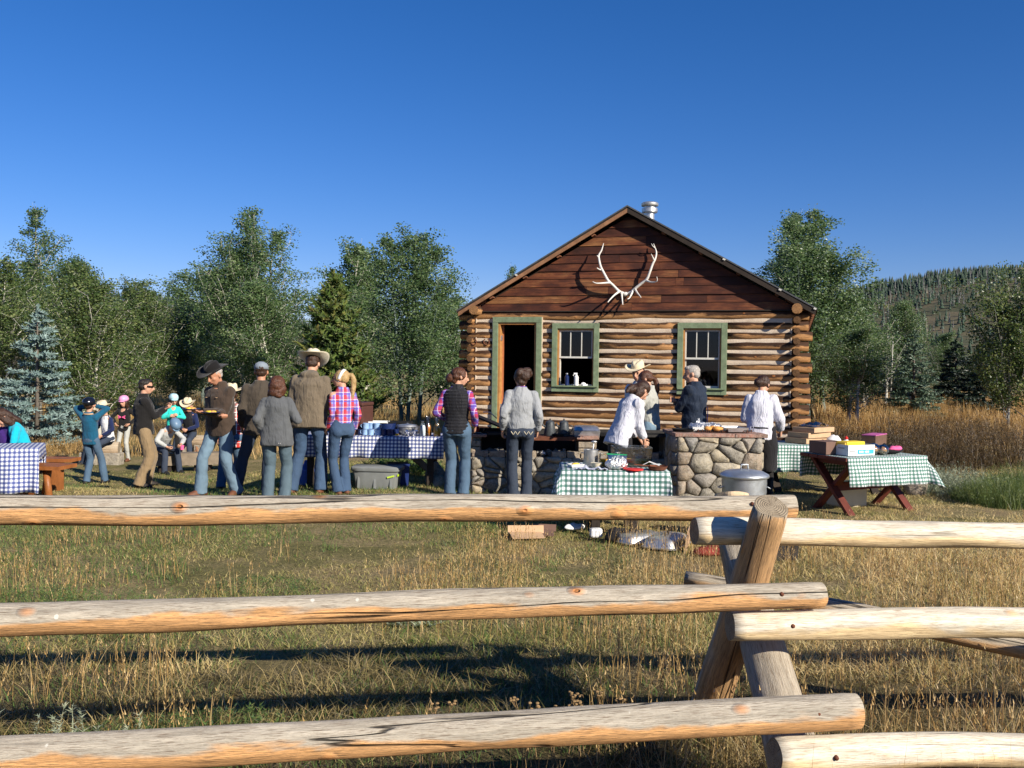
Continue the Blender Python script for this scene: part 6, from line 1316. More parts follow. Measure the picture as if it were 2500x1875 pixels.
class Person:
    def __init__(s, label, pos, yaw, h, name='person', skin=None, female=False, lean=0.0, head=(0, 0, 0), child=False, seat=None, stance=.0, hips=1.0, drop=0.0, group=None, sway=0.0):
        s.k = h / 1.80; s.root = thing(name, label, 'person', pos, R(yaw), group); s.bs = 1.03 if child else 1.075; s.root.scale = (s.bs, s.bs, 1); s.skin = skin or M_skin; s.fem = female; k = s.k; s.child = child; s.hip_w = hips; s.hs = 1.25 if child else 1.06
        s.hip = Vector((0, 0, .93 * k - drop)) if seat is None else Vector((0, 0, seat + .10 * k)); s.seat = seat
        s.bend = Matrix.Rotation(-R(lean), 3, 'X') @ Matrix.Rotation(R(sway), 3, 'Y')
        def sp(z, y=0, x=0): return s.hip + s.bend @ Vector((x, y, z)) * k
        s.sp = sp; sw = (.148 if female else .168) * (.88 if child else 1); s.sw = sw
        s.neck = sp(.545, -.01); hy, hp, hr = head; s.HM = s.bend @ Matrix.Rotation(R(hy), 3, 'Z') @ Matrix.Rotation(-R(hp), 3, 'X') @ Matrix.Rotation(R(hr), 3, 'Y')
        s.headc = s.neck + s.bend @ Vector((0, .01, .055)) * k + s.HM @ Vector((0, .02, .095 * s.hs)) * k
        s.shl = [sp(.468, -.01, -sw), sp(.468, -.01, sw)]; s.arms = [None, None]; s.legs = [None, None]; s.hands = [None, None]
    def hp(s, x, y, z): return s.headc + s.HM @ Vector((x, y, z)) * s.k * s.hs        # a point in the head's own frame
    def arm(s, i, tgt, pole=(0, -1, -.3), curl=.5, palm=None):
        k = s.k; e, w_ = ik(s.shl[i], tgt if isinstance(tgt, Vector) else Vector(tgt) * k, .29 * k, .265 * k, pole); s.arms[i] = (s.shl[i], e, w_); s.hands[i] = (curl, palm); return s
    def rest_arms(s, out=.10, fwd=.02, drop=.40):
        for i, sg in ((0, -1), (1, 1)):
            if s.arms[i] is None: s.arm(i, s.shl[i] + s.bend @ Vector((sg * .055, .05, -.53)) * s.k, (sg * .15, -1, 0), .35)
    def leg(s, i, foot, pole=(0, 1, 0), toe=0.0):
        k = s.k; sg = (-1, 1)[i]; hj = s.hip + Vector((sg * .092 * s.hip_w, 0, -.02)) * k; kn, an = ik(hj, Vector(foot), .43 * k, .42 * k, pole); s.legs[i] = (hj, kn, an, toe); return s
    def stand(s, w_=.11, dy=0.0, toe=8):
        for i, sg in ((0, -1), (1, 1)):
            if s.legs[i] is None: s.leg(i, (sg * w_ * s.k, sg * dy, .085 * s.k), (sg * .1, 1, 0), toe)
    def hand_into(s, m, i):
        el_, w_ = s.arms[i][1], s.arms[i][2]; d = (w_ - el_).normalized(); k = s.k * (1.0 if not s.child else 1.05); curl, palm = s.hands[i]; pn = Vector(palm) if palm is not None else Vector((-(-1, 1)[i], .15, 0)); pn = (pn - d * pn.dot(d)).normalized(); sd_ = d.cross(pn).normalized(); sg = (-1, 1)[i]
        th = sd_ * (1 if sd_.dot(Vector((0, 1, .3))) > 0 else -1)
        m.loft([(w_ - d * .012 * k, .026 * k, .020 * k, Matrix((th, pn, d)).transposed()), (w_ + d * .02 * k, .034 * k, .018 * k, Matrix((th, pn, d)).transposed()), (w_ + d * .07 * k, .042 * k, .016 * k, Matrix((th, pn, d)).transposed()), (w_ + d * .090 * k, .038 * k, .013 * k, Matrix((th, pn, d)).transposed())], 12)
        for f, (ox, ln) in enumerate(((.030, .070), (.010, .080), (-.011, .074), (-.031, .058))):
            p = w_ + d * .078 * k + th * ox * k; pts = [p]; a = 0
            for q in (.42, .32, .26): a += curl * (1.0 if q > .4 else 1.2); dd = (d * math.cos(a) + pn * math.sin(a)); pts.append(pts[-1] + dd * ln * q * k + th * ox * .05 * k)
            m.tube(pts, [.0098 * k, .0092 * k, .0085 * k, .0065 * k], 7)
        p = w_ + d * .022 * k + th * .026 * k; pts = [p, p + (d * .6 + th * .75 + pn * .3).normalized() * .038 * k]; pts.append(pts[-1] + (d * .9 + th * .2 + pn * .5).normalized() * .032 * k); pts.append(pts[-1] + (d + pn * .5).normalized() * .020 * k); m.tube(pts, [.0135 * k, .0115 * k, .0100 * k, .0075 * k], 7)
    def body(s, eyes=True):
        k = s.k; s.rest_arms(); s.stand(); m = MB(); hs = s.hs * k
        HB = s.HM
        def E(c, r): m.ell(s.hp(*c), (r[0] * hs, r[1] * hs, r[2] * hs), HB)
        E((0, -.010, .030), (.074, .093, .082)); E((0, .022, -.022), (.062, .068, .085)); E((0, .035, -.075), (.044, .046, .038)); E((0, .068, .016), (.046, .022, .016))
        for sx in (-1, 1): E((sx * .036, .056, -.022), (.022, .022, .022)); E((sx * .0745, -.006, -.008), (.009, .018, .030))
        m.tube([s.hp(0, .086, .012), s.hp(0, .104, -.012), s.hp(0, .112, -.030), s.hp(0, .094, -.040)], [.008 * hs, .011 * hs, .015 * hs, .010 * hs], 8); E((0, .082, -.060), (.024, .012, .010))
        nb, nt_ = s.neck - s.bend @ Vector((0, 0, .05)) * k, s.hp(0, -.012, -.055); m.tube([nb, (nb + nt_) / 2, nt_], [.066 * k, .054 * k * (.93 if s.fem else 1), .052 * k], 12)
        sp = s.sp; B = s.bend; w1 = .92 if s.fem else 1.0
        m.loft([(sp(-.08), .145 * k, .095 * k, B), (sp(.0), .155 * k, .10 * k, B), (sp(.14), .125 * k * w1, .085 * k, B), (sp(.30), .145 * k * w1, .10 * k, B), (sp(.43), .150 * k * w1, .095 * k, B), (sp(.52), .10 * k, .07 * k, B)], 16)
        for i in (0, 1):
            a, e, w_ = s.arms[i]; m.caps(sp(.47, 0, (-1, 1)[i] * .10), a, .050 * k, .048 * k, 10); m.caps(a, e, .045 * k, .036 * k, 10); m.caps(e, w_, .036 * k, .023 * k, 10); s.hand_into(m, i)
            h, kn, an, toe = s.legs[i]; m.caps(h, kn, .072 * k, .046 * k, 10); m.caps(kn, an, .045 * k, .030 * k, 10); t = R(toe) * (-1, 1)[i]; f = Vector((math.sin(t), math.cos(t), 0)); m.caps(an + Vector((0, 0, -.045)) * k, an + (f * .13 + Vector((0, 0, -.06))) * k, .034 * k, .022 * k, 8)
        o = organic(m, 'body', s.skin, s.root, .0085 * max(.85, k), 2, dec=.35)
        if eyes:
            for sx in (-1, 1): MB().ell(s.hp(sx * .030, .083, .004), (.012 * hs, .006 * hs, .006 * hs), HB, 8, 6).build('eye', M_dark, s.root, True); MB().ell(s.hp(sx * .032, .084, .024), (.019 * hs, .006 * hs, .0045 * hs), HB, 8, 5).build('eyebrow', H_BROWN, s.root, True)
            MB().ell(s.hp(0, .094, -.060), (.021 * hs, .005 * hs, .005 * hs), HB, 8, 6).build('mouth', M_lip, s.root, True)
        return s
    def trousers(s, mat, flare=.062, thigh=.088, seatr=1.0, name='trousers', long=.058, knee=.060):
        k = s.k; flare *= 1.16; thigh *= 1.08; knee *= 1.18; m = MB(); sp = s.sp; B = s.bend; hw = s.hip_w
        m.loft([(s.hip + Vector((0, 0, -.10)) * k, .150 * k * hw, .105 * k * seatr), (s.hip + Vector((0, -.004, -.02)) * k, .172 * k * hw, .122 * k * seatr), (sp(.05), .165 * k * hw, .113 * k, B), (sp(.13), .145 * k, .100 * k, B)], 18)
        for i in (0, 1):
            h, kn, an, toe = s.legs[i]; bot = an + (an - kn).normalized() * long * k
            if s.fem or seatr > 1: m.ell(h + Vector((-(-1, 1)[i] * .010, -.034, -.020)) * k, (.084 * k * hw, .082 * k * seatr, .095 * k))
            m.caps(h + Vector((0, 0, .01)), kn, thigh * k * hw ** .5, knee * k, 14); mid = kn + (an - kn) * .35; m.tube([kn, mid, an, bot], [knee * k, (knee + .0) * k, flare * .95 * k, flare * k], 14)
        return organic(m, name, mat, s.root, .0140 * max(.8, k), 2, .024 * k, fine=.006 * k)
    def shoes(s, mat, name='shoe', size=1.0):
        k = s.k
        for i in (0, 1):
            h, kn, an, toe = s.legs[i]; t = R(toe) * (-1, 1)[i]; c, sn = math.cos(t), math.sin(t); Mx = Matrix(((c, sn, 0), (-sn, c, 0), (0, 0, 1))); q = an + Vector((0, 0, -.085)) * k; m = MB()
            m.loft([(q + Mx @ Vector((0, .045, .0)) * k, .046 * k, .135 * k, Mx), (q + Mx @ Vector((0, .045, .022)) * k, .048 * k, .138 * k, Mx), (q + Mx @ Vector((0, .035, .050)) * k, .042 * k, .115 * k, Mx), (q + Mx @ Vector((0, -.010, .085)) * k, .040 * k, .055 * k, Mx), (q + Mx @ Vector((0, -.012, .10)) * k, .036 * k, .040 * k, Mx)], 14, 2.4)
            o = m.build(name, mat, s.root, True)
        return s
    def top(s, mat, hem=-.10, waist=.135, chest=.168, depth=.118, hemw=.168, sleeve=.058, cuff=.040, sleeves=True, name='jacket', collar=.0, bulk=1.0, fold=.022, shoulder=1.0, upto=1.0, hemd=None, belly=0.0, voxel=.0155, hood=False, fine=.008):
        k = s.k; m = MB(); sp = s.sp; B = s.bend; b = bulk; hd = hemd or depth * 1.02; w1 = .93 if s.fem else 1.0
        m.loft([(sp(hem), hemw * k * b, hd * k * b, B), (sp(hem + .03), hemw * 1.01 * k * b, hd * 1.01 * k * b, B), (sp(.08, belly * .4), (waist + .012) * k * b, (depth * .96 + belly * .5) * k * b, B), (sp(.17, belly * .5), waist * k * b, (depth * .92 + belly) * k * b, B), (sp(.30, .004), chest * .97 * w1 * k * b, depth * 1.02 * k * b, B), (sp(.41, -.004), chest * 1.03 * w1 * k * b * shoulder, depth * .98 * k * b, B), (sp(.480, -.010), chest * .86 * w1 * k * b, depth * .78 * k * b, B), (sp(.535, -.014), .100 * k * b, .076 * k * b, B), (sp(.575 + collar * .4, -.012), (.066 + .3 * collar) * k, (.064 + .3 * collar) * k, B)], 22, 2.3)
        if collar: m.loft([(sp(.55, -.012), .076 * k, .074 * k, B), (sp(.56 + collar, -.008), .070 * k, .070 * k, B)], 16)
        if hood: m.ell(sp(.535, -.075), (.120 * k, .060 * k, .060 * k), B); m.ell(sp(.57, -.03), (.095 * k, .085 * k, .045 * k), B)
        for i in (0, 1):
            a, e, w_ = s.arms[i]; m.caps(sp(.468, -.008, (-1, 1)[i] * .08), a + s.bend @ Vector((0, 0, -.018)) * k, sleeve * .90 * k * b, sleeve * .98 * k * b, 12)
            if sleeves: f = w_ if upto >= 1 else e + (w_ - e) * upto; m.caps(a, e, sleeve * k * b, (sleeve + cuff) * .5 * k * b, 12); m.tube([e, e + (f - e) * .5, f - (f - e).normalized() * .015 * k], [(sleeve + cuff) * .5 * k * b, (sleeve * .42 + cuff * .58) * k * b, cuff * k * b], 12); m.ell(e, ((sleeve + cuff) * .5 * k * b,) * 3)
        return organic(m, name, mat, s.root, voxel * .85 * max(.8, k), 2, fold * 1.25 * k, fine=fine * k)
    def hair(s, mat, style='short', name='hair'):
        m = MB(); hs = s.hs * s.k; HB = s.HM
        def E(c, r): m.ell(s.hp(*c), (r[0] * hs, r[1] * hs, r[2] * hs), HB)
        if style in ('short', 'crop'): E((0, -.022, .044), (.079, .092, .078)); E((0, -.045, -.002), (.072, .060, .070)); E((0, .03, .088), (.058, .050, .028))
        if style == 'crop': m = MB(); E((0, -.022, .038), (.076, .090, .075)); E((0, -.040, -.006), (.068, .055, .062))
        if style == 'bob':
            E((0, -.020, .045), (.088, .098, .080)); E((0, -.050, -.02), (.104, .080, .100)); E((0, -.050, -.095), (.104, .072, .070)); E((-.082, -.01, -.060), (.032, .055, .095)); E((.082, -.01, -.060), (.032, .055, .095)); E((0, -.085, -.10), (.085, .04, .06)); E((.06, -.06, -.14), (.05, .045, .04)); E((-.06, -.06, -.135), (.05, .045, .04))
        if style in ('pony', 'lowpony', 'bun', 'updo', 'sidebun'): E((0, -.020, .042), (.081, .096, .080)); E((0, -.048, .0), (.076, .060, .068)); E((-.060, .005, .01), (.022, .045, .050)); E((.060, .005, .01), (.022, .045, .050))
        def rope(pts, rad): m.tube([s.hp(*p) for p in pts], [r * hs for r in rad], 10)
        if style == 'pony': rope([(0, -.09, .05), (.01, -.135, .045), (.02, -.155, -.02), (.02, -.150, -.12), (.015, -.135, -.22), (.01, -.12, -.31)], [.022, .032, .038, .034, .028, .008])
        if style == 'lowpony': rope([(0, -.09, -.01), (.0, -.125, -.04), (.01, -.125, -.11), (.02, -.115, -.19), (.02, -.10, -.26)], [.028, .036, .036, .030, .008])
        if style == 'bun': E((-.015, -.115, -.025), (.064, .054, .060)); E((-.02, -.135, -.03), (.040, .036, .040))
        if style == 'sidebun': E((-.03, -.115, -.035), (.062, .050, .060)); E((0, -.06, -.05), (.05, .04, .05))
        if style == 'updo':
            E((0, -.040, .01), (.090, .085, .095)); E((.060, -.070, .085), (.062, .055, .046)); E((-.03, -.095, .06), (.055, .045, .060)); E((.095, -.05, .055), (.042, .045, .055)); E((.03, -.11, .02), (.06, .04, .07)); E((0, -.085, -.06), (.055, .035, .045))
            for j in range(12): a = j * .52; rope([(.02 + .03 * math.cos(a), -.10, .04 + .05 * math.sin(a)), (.02 + .065 * math.cos(a), -.115, .05 + .075 * math.sin(a))], [.012, .004])
        if style == 'messy':
            E((0, -.020, .045), (.088, .100, .082)); E((0, -.060, -.02), (.086, .065, .095)); E((.055, -.02, -.06), (.035, .055, .085)); E((-.055, -.02, -.06), (.035, .055, .085)); E((0, -.10, -.08), (.055, .045, .075)); rope([(0, -.12, -.05), (.0, -.14, -.12), (.02, -.13, -.19)], [.035, .035, .012])
        if style == 'long': E((0, -.018, .045), (.088, .100, .082)); E((0, -.055, -.03), (.090, .062, .100)); E((0, -.06, -.13), (.085, .050, .09)); E((-.068, .01, -.06), (.026, .045, .10)); E((.068, .01, -.06), (.026, .045, .10))
        return organic(m, name, mat, s.root, .0075, 1, .014, tex=FOLDF)
    def hat(s, mat, style='cowboy', band=None, tilt=0, brimr=.19, up=.042, name='hat'):
        hs = s.hs * s.k; HB = s.HM @ Matrix.Rotation(R(tilt), 3, 'X'); m = MB()
        if style == 'cowboy':
            seg = 40; vs, fs = [], []; rings = [(.092, .0, .004), (.10, .0, .0), (.5, 0, 0), (1, 0, 0)]
            for lay in (0, 1):
                for j in range(6):
                    t = j / 5
                    for q in range(seg):
                        a = 2 * math.pi * q / seg; rx = .082 + (brimr * .86 - .082) * t; ry = .100 + (brimr * 1.12 - .100) * t; x, y = rx * math.cos(a), ry * math.sin(a); zz = up * (abs(math.cos(a)) ** 2.2) * t ** 1.6 - .014 * (abs(math.sin(a)) ** 2) * t; vs.append((x, y, zz + .075 - lay * .004))
            for lay in (0, 1):
                for j in range(5):
                    for q in range(seg):
                        b = lay * 6 * seg; f = (b + j * seg + q, b + (j + 1) * seg + q, b + (j + 1) * seg + (q + 1) % seg, b + j * seg + (q + 1) % seg); fs.append(f if lay == 0 else f[::-1])
            for q in range(seg): fs.append((5 * seg + q, 11 * seg + q, 11 * seg + (q + 1) % seg, 5 * seg + (q + 1) % seg))
            b = len(vs); R_ = [(.082, .100, .073), (.083, .101, .10), (.080, .097, .135), (.072, .090, .165), (.052, .070, .182), (.020, .040, .168)]
            for (rx, ry, z_) in R_:
                for q in range(seg):
                    a = 2 * math.pi * q / seg; zc = z_ - (.026 * (1 - abs(math.cos(a)) ** .7) if z_ > .14 else 0) * (1 if z_ > .16 else .5) + .010 * math.sin(a) * -1 * (z_ > .15); pin = 1 - (.12 if z_ > .13 else 0) * max(0, math.sin(a)) ** 2; vs.append((rx * math.cos(a) * pin, ry * math.sin(a), zc))
            for j in range(5):
                for q in range(seg): fs.append((b + j * seg + q, b + j * seg + (q + 1) % seg, b + (j + 1) * seg + (q + 1) % seg, b + (j + 1) * seg + q))
            fs.append(tuple(b + 5 * seg + q for q in range(seg)))
            m.add([tuple(s.headc + HB @ Vector(v) * hs) for v in vs], fs); o = m.build(name, mat, s.root, True)
            if band is not None: MB().loft([(s.headc + HB @ Vector((0, 0, .078)) * hs, .0845 * hs, .1025 * hs, HB), (s.headc + HB @ Vector((0, 0, .098)) * hs, .0845 * hs, .1025 * hs, HB)], 30).build('hat_band', band, o)
            return o
        if style == 'cap':
            m.loft([(s.headc + HB @ Vector((0, -.01, .030)) * hs, .083 * hs, .100 * hs, HB), (s.headc + HB @ Vector((0, -.01, .07)) * hs, .082 * hs, .098 * hs, HB), (s.headc + HB @ Vector((0, -.008, .105)) * hs, .066 * hs, .080 * hs, HB), (s.headc + HB @ Vector((0, -.005, .128)) * hs, .028 * hs, .034 * hs, HB)], 26)
            m.loft([(s.headc + HB @ Vector((0, .115, .030)) * hs, .068 * hs, .060 * hs, HB), (s.headc + HB @ Vector((0, .115, .038)) * hs, .066 * hs, .058 * hs, HB)], 20); return m.build(name, mat, s.root, True)
        if style == 'helmet':
            m.loft([(s.headc + HB @ Vector((0, -.012, .012 + .0)) * hs, .092 * hs, .112 * hs, HB), (s.headc + HB @ Vector((0, -.012, .05)) * hs, .100 * hs, .120 * hs, HB), (s.headc + HB @ Vector((0, -.010, .095)) * hs, .088 * hs, .106 * hs, HB), (s.headc + HB @ Vector((0, -.008, .125)) * hs, .058 * hs, .072 * hs, HB), (s.headc + HB @ Vector((0, -.006, .138)) * hs, .018 * hs, .022 * hs, HB)], 28)
            m.loft([(s.headc + HB @ Vector((0, .075, .020)) * hs, .072 * hs, .060 * hs, HB), (s.headc + HB @ Vector((0, .075, .028)) * hs, .070 * hs, .058 * hs, HB)], 20); o = m.build(name, mat, s.root, True)
            v = MB()
            for sx in (-1, 0, 1):
                for q in (-.06, .02): v.ell(s.headc + HB @ Vector((sx * .052, q, .118 - .028 * abs(sx) - .25 * abs(q))) * hs, (.010 * hs, .026 * hs, .010 * hs), HB, 8, 5)
            v.build('vent', M_dkcloth, o); return o
def Q(px, Y): g = G(px, Y, 0); g = G(px, Y, gz(g.x, g.y)); return Vector((g.x, g.y, gz(g.x, g.y)))
def loc_(p, wv): v = Matrix.Rotation(-p.root.rotation_euler.z, 3, 'Z') @ (Vector(wv) - p.root.location); return Vector((v.x / p.bs, v.y / p.bs, v.z))

# 1 blond ponytail, red and blue plaid shirt
p = Person('person with a long blond ponytail, white headband and red and blue plaid shirt', Q(832, 12.0), 38, 1.66, female=True, head=(48, 4, 0), hips=.98)
p.arm(0, p.shl[0] + Vector((-.03, .10, -.47)) * p.k, (-.2, -1, 0), .5).arm(1, p.shl[1] + Vector((.04, .03, -.50)) * p.k, (.1, -1, 0), .4); p.stand(.07, .02, 4); p.body()
p.trousers(J_BLUE, .068, .083, 1.06, 'jeans', knee=.054); p.top(P_RB, -.085, .122, .160, .112, .165, .050, .036, name='plaid_shirt', collar=.02); p.hair(H_BLOND, 'pony'); p.shoes(M_shoe, 'boot')
MB().loft([(p.hp(0, -.012, .030) + p.HM @ Matrix.Rotation(R(-62), 3, 'X') @ Vector((0, 0, .018 * q)) * p.k, .0935 * p.k, .110 * p.k, p.HM @ Matrix.Rotation(R(-62), 3, 'X')) for q in (-1.0, 1.0)], 28).build('headband', M_cloth_w, p.root, True)
# 2 big man, olive coat, cream cowboy hat, head bowed
p = Person('tall person in an olive-brown coat and wide cream cowboy hat with the head bowed', Q(752, 12.0), -4, 1.88, lean=5, head=(4, 20, 0)); p.arm(0, p.sp(.16, .24, -.16), (-.25, -1, -.2)).arm(1, p.sp(.16, .24, .16), (.25, -1, -.2)); p.leg(0, (-.20, -.02, .09), (0, 1, 0), 12).leg(1, (.13, .06, .09), (0, 1, 0), 6); p.body(False)
p.trousers(J_BLUE, .072, .092, 1.0, 'jeans'); p.top(F_OLIVE, -.12, .195, .212, .150, .232, .075, .052, name='coat', hood=True, fold=.03, collar=.03); p.hair(H_BROWN, 'crop'); p.hat(F_CREAMF, 'cowboy', None, 0, .200, .055); p.shoes(M_shoe, 'boot')
# 3 brown bob, grey canvas jacket
p = Person('person with shoulder-length auburn hair and charcoal grey jacket seen from behind', Q(672, 11.3), 0, 1.58, female=True, head=(-28, 2, 0), hips=1.05); p.arm(0, p.shl[0] + Vector((-.07, .05, -.44)) * p.k, (-.2, -1, 0)).arm(1, p.sp(.22, .22, .18), (.45, -1, -.2)); p.stand(.10, .03, 6); p.body()
p.trousers(J_TEAL, .074, .090, 1.05, 'jeans', knee=.064); p.top(F_GREYJ, -.15, .188, .186, .140, .212, .066, .050, name='jacket', collar=.015, fold=.03); p.hair(H_AUB, 'bob'); p.shoes(M_bshoe)
for q in (.0, .022): MB().lathe([(.006, 0), (.006, .003), (.001, .004)], 8, p.sp(-.105, -.142, .06 + q), M=Matrix.Rotation(R(90), 3, 'X')).build('rivet', M_steel, p.root, True)
# 4 man with a grey cap, umber jacket
p = Person('person in a grey baseball cap and dark brown jacket, back turned, walking', Q(632, 12.1), 8, 1.78, skin=M_skin2, head=(6, 2, 0), lean=3); p.arm(0, p.shl[0] + Vector((-.06, .06, -.50)) * p.k, (-.1, -1, 0)).arm(1, p.sp(.18, .26, .14), (.3, -1, -.3)); p.leg(0, (-.26, -.10, .095), (-.3, 1, 0), 14).leg(1, (.07, .10, .09), (0, 1, 0), 4); p.body(False)
p.trousers(J_NAVY, .066, .092, 1.0, 'trousers'); p.top(F_BRJ2, -.14, .180, .196, .138, .192, .068, .050, name='jacket', collar=.03, fold=.028); p.hair(H_BROWN, 'crop'); p.hat(F_CAPG, 'cap'); p.shoes(M_shoe, 'boot')
# 5 man in a black cowboy hat with plates
p = Person('person in a black cowboy hat and brown jacket holding two plates of food', Q(536, 11.85), 152, 1.74, skin=M_skin2, head=(-4, 22, 0), lean=4)
p.arm(0, loc_(p, P(492, 1006, 11.55)), (-.3, -.4, -1), .9, (0, .2, 1)).arm(1, loc_(p, P(543, 1014, 11.55)), (.3, -.4, -1), .9, (0, .1, 1)); p.leg(0, (-.15, -.10, .095), (-.2, 1, 0), 16).leg(1, (.20, .12, .09), (.2, 1, 0), 14); p.body()
p.trousers(J_LIGHT, .072, .090, 1.0, 'jeans'); p.top(F_BRJ, -.12, .182, .198, .140, .190, .068, .050, name='jacket', collar=.045, fold=.028, belly=.02); p.hair(H_GREY, 'crop'); p.hat(F_FELT, 'cowboy', M_dkcloth, 0, .185, .045); p.shoes(M_shoe, 'boot')
MB().bar(p.sp(.02, .160), p.sp(.44, .145), .010, .006).build('zip', M_soot, p.root)
for sx in (-1, 1): MB().ell(p.sp(.40, .140, sx * .085), (.022, .008, .004), p.bend, 8, 5).build('embroidery', M_card, p.root, True)
mwp = Matrix.Translation(p.root.location) @ Matrix.Rotation(p.root.rotation_euler.z, 4, 'Z') @ Matrix.Diagonal((p.bs, p.bs, 1, 1))
def plate(px, py, Y, label, rz=0):
    o = thing('plate', label, 'plate', P(px, py, Y), rz, 'plates of food held by the person in the black hat'); soft(MB().lathe([(.001, 0), (.075, 0), (.120, .016), (.118, .020), (.074, .005), (.001, .005)], 28).build('plate_body', M_navy, o))
    for j in range(6): a = j * 1.1; MB().ell((.035 * math.cos(a), .035 * math.sin(a), .018), (.034, .03, .018), seg=9, rings=6).build('food', (M_egg, M_yel, M_bread)[j % 3], o, True)
    return o
for i, lb in ((0, 'dark plate with yellow food held in front of the brown jacket'), (1, 'dark plate of food held out to the left towards the seated child')):
    wv = mwp @ p.arms[i][2]; o = plate(1250, 900, 12, lb); o.location = wv + Vector((-.085 if i == 0 else -.10, -.10, .035)) if False else wv + Vector((-.12 if i == 0 else -.13, -.04, .025))
# 6 half-hidden person in red plaid and straw hat behind
p = Person('half-hidden person in a straw hat and red plaid shirt behind the black cowboy hat', Q(562, 13.7), 20, 1.58, female=True, head=(10, 0, 0)); p.leg(0, (-.13, 0, .09), (0, 1, 0)); p.body(False); p.trousers(J_MID, .070, .085, 1.0, 'jeans'); p.top(P_RW, -.20, .15, .165, .115, .18, .055, .040, name='plaid_shirt'); p.hair(H_BROWN, 'short'); p.hat(F_STRAW, 'cowboy', None, 0, .18, .04); p.shoes(M_bshoe)
# 7 man in black, sunglasses, khaki
p = Person('person with short dark hair and sunglasses in a black sweater and khaki trousers', Q(347, 14.6), -62, 1.76, skin=M_skin, head=(-8, 6, 0)); p.arm(0, p.sp(.33, .30, .04), (-.3, -.5, -1), 1.0, (0, 0, 1)).arm(1, p.sp(.35, .32, .0), (.4, -.5, -1), 1.0, (0, 0, 1)); p.leg(0, (-.13, .06, .09), (0, 1, 0), 6).leg(1, (.12, -.06, .09), (0, 1, 0), 18); p.body()
p.trousers(F_KHAKI, .078, .096, 1.0, 'trousers', knee=.072); p.top(F_BLACK, -.08, .168, .192, .145, .172, .068, .046, name='sweater', collar=.03, fold=.026); p.hair(H_BLACK, 'short'); p.shoes(M_bshoe)
MB().loft([(p.hp(0, .040, -.004), .080 * p.k, .064 * p.k, p.HM), (p.hp(0, .040, .020), .081 * p.k, .066 * p.k, p.HM)], 20, 2.6).build('sunglasses', M_dark, p.root)
# 8 boy in black helmet
p = Person('child in a shiny black helmet and petrol blue fleece with arms raised to the head', Q(218, 14.8), -10, 1.38, child=True, head=(10, 4, 0), lean=-6); p.arm(0, p.hp(-.06, .09, -.02), (-1, -.2, -.4), 1.0).arm(1, p.hp(.06, .09, -.02), (1, -.2, -.6), 1.0); p.leg(0, (-.05, -.02, .07), (0, 1, 0)).leg(1, (.16, .12, .07), (0, 1, 0)); p.body(False)
p.trousers(J_MID, .066, .085, 1.0, 'jeans'); p.top(F_TEALB, -.10, .150, .160, .118, .168, .064, .046, name='fleece', collar=.02, fold=.026); p.hair(H_BROWN, 'crop'); p.hat(vary('gloss_black', (.008, .009, .014), .18, 0, .2, 9, .02, .6), 'helmet', name='helmet'); p.shoes(M_bshoe)
MB().loft([(p.sp(.535, -.03), .115 * p.k, .075 * p.k, p.bend), (p.sp(.560, -.03), .095 * p.k, .065 * p.k, p.bend)], 20).build('hood_edge', M_card, p.root, True)
# 9 seated child white shirt, straw hat
p = Person('seated child in straw hat, white shirt and navy sleeves behind the black helmet', Q(262, 17.55) + Vector((0, 0, .0)), 150, 1.40, child=True, seat=.44, head=(0, 10, 0), lean=8); p.leg(0, (.10, .30, .06), (0, 1, 1)).leg(1, (.38, .26, .06), (0, 1, 1)); p.arm(0, p.sp(.12, .28, -.16), (-1, 0, -1)).arm(1, p.sp(.12, .26, .20), (1, 0, -1)); p.body(); p.trousers(J_NAVY, .060, .078, 1.0, 'jeans'); p.top(F_NV2, -.06, .145, .155, .110, .155, .058, .042, name='sweater'); p.top(F_SHIRTW, -.08, .150, .160, .116, .162, .062, .05, sleeves=False, name='white_shirt'); p.hair(H_BROWN, 'short'); p.hat(F_STRAW, 'cowboy', None, 0, .17, .04); p.shoes(M_bshoe)
# 10 girl, pink helmet, black hoodie
p = Person('child in a pink helmet and black hoodie with a bright pink chest logo', Q(301, 18.3), 172, 1.30, child=True, head=(0, 12, 0)); p.arm(0, p.sp(.10, .10, -.20), (-1, -.3, 0)).arm(1, p.sp(.10, .10, .20), (1, -.3, 0)); p.body(); p.trousers(F_LEGG, .050, .070, 1.0, 'leggings', knee=.05); p.top(F_BLACK, -.10, .150, .158, .115, .160, .062, .045, name='hoodie', hood=True); p.hair(H_BROWN, 'long'); p.hat(vary('pink_helmet_shell', (.72, .30, .48), .35, 0, .1, 9, .02), 'helmet', name='helmet'); p.shoes(M_shoe, 'boot')
for sx in (-1, 1):
    c = p.sp(.285, .138, sx * .055); m = MB()
    for zz in (1, -1): m.tube([c + p.bend @ Vector((sx * .045, .0, zz * .038)) * p.k, c + p.bend @ Vector((sx * .02, .004, zz * .020)) * p.k, c + p.bend @ Vector((-sx * .035, .006, zz * .004)) * p.k], [.010, .013, .009], 6)
    m.build('chest_logo', M_pink, p.root)
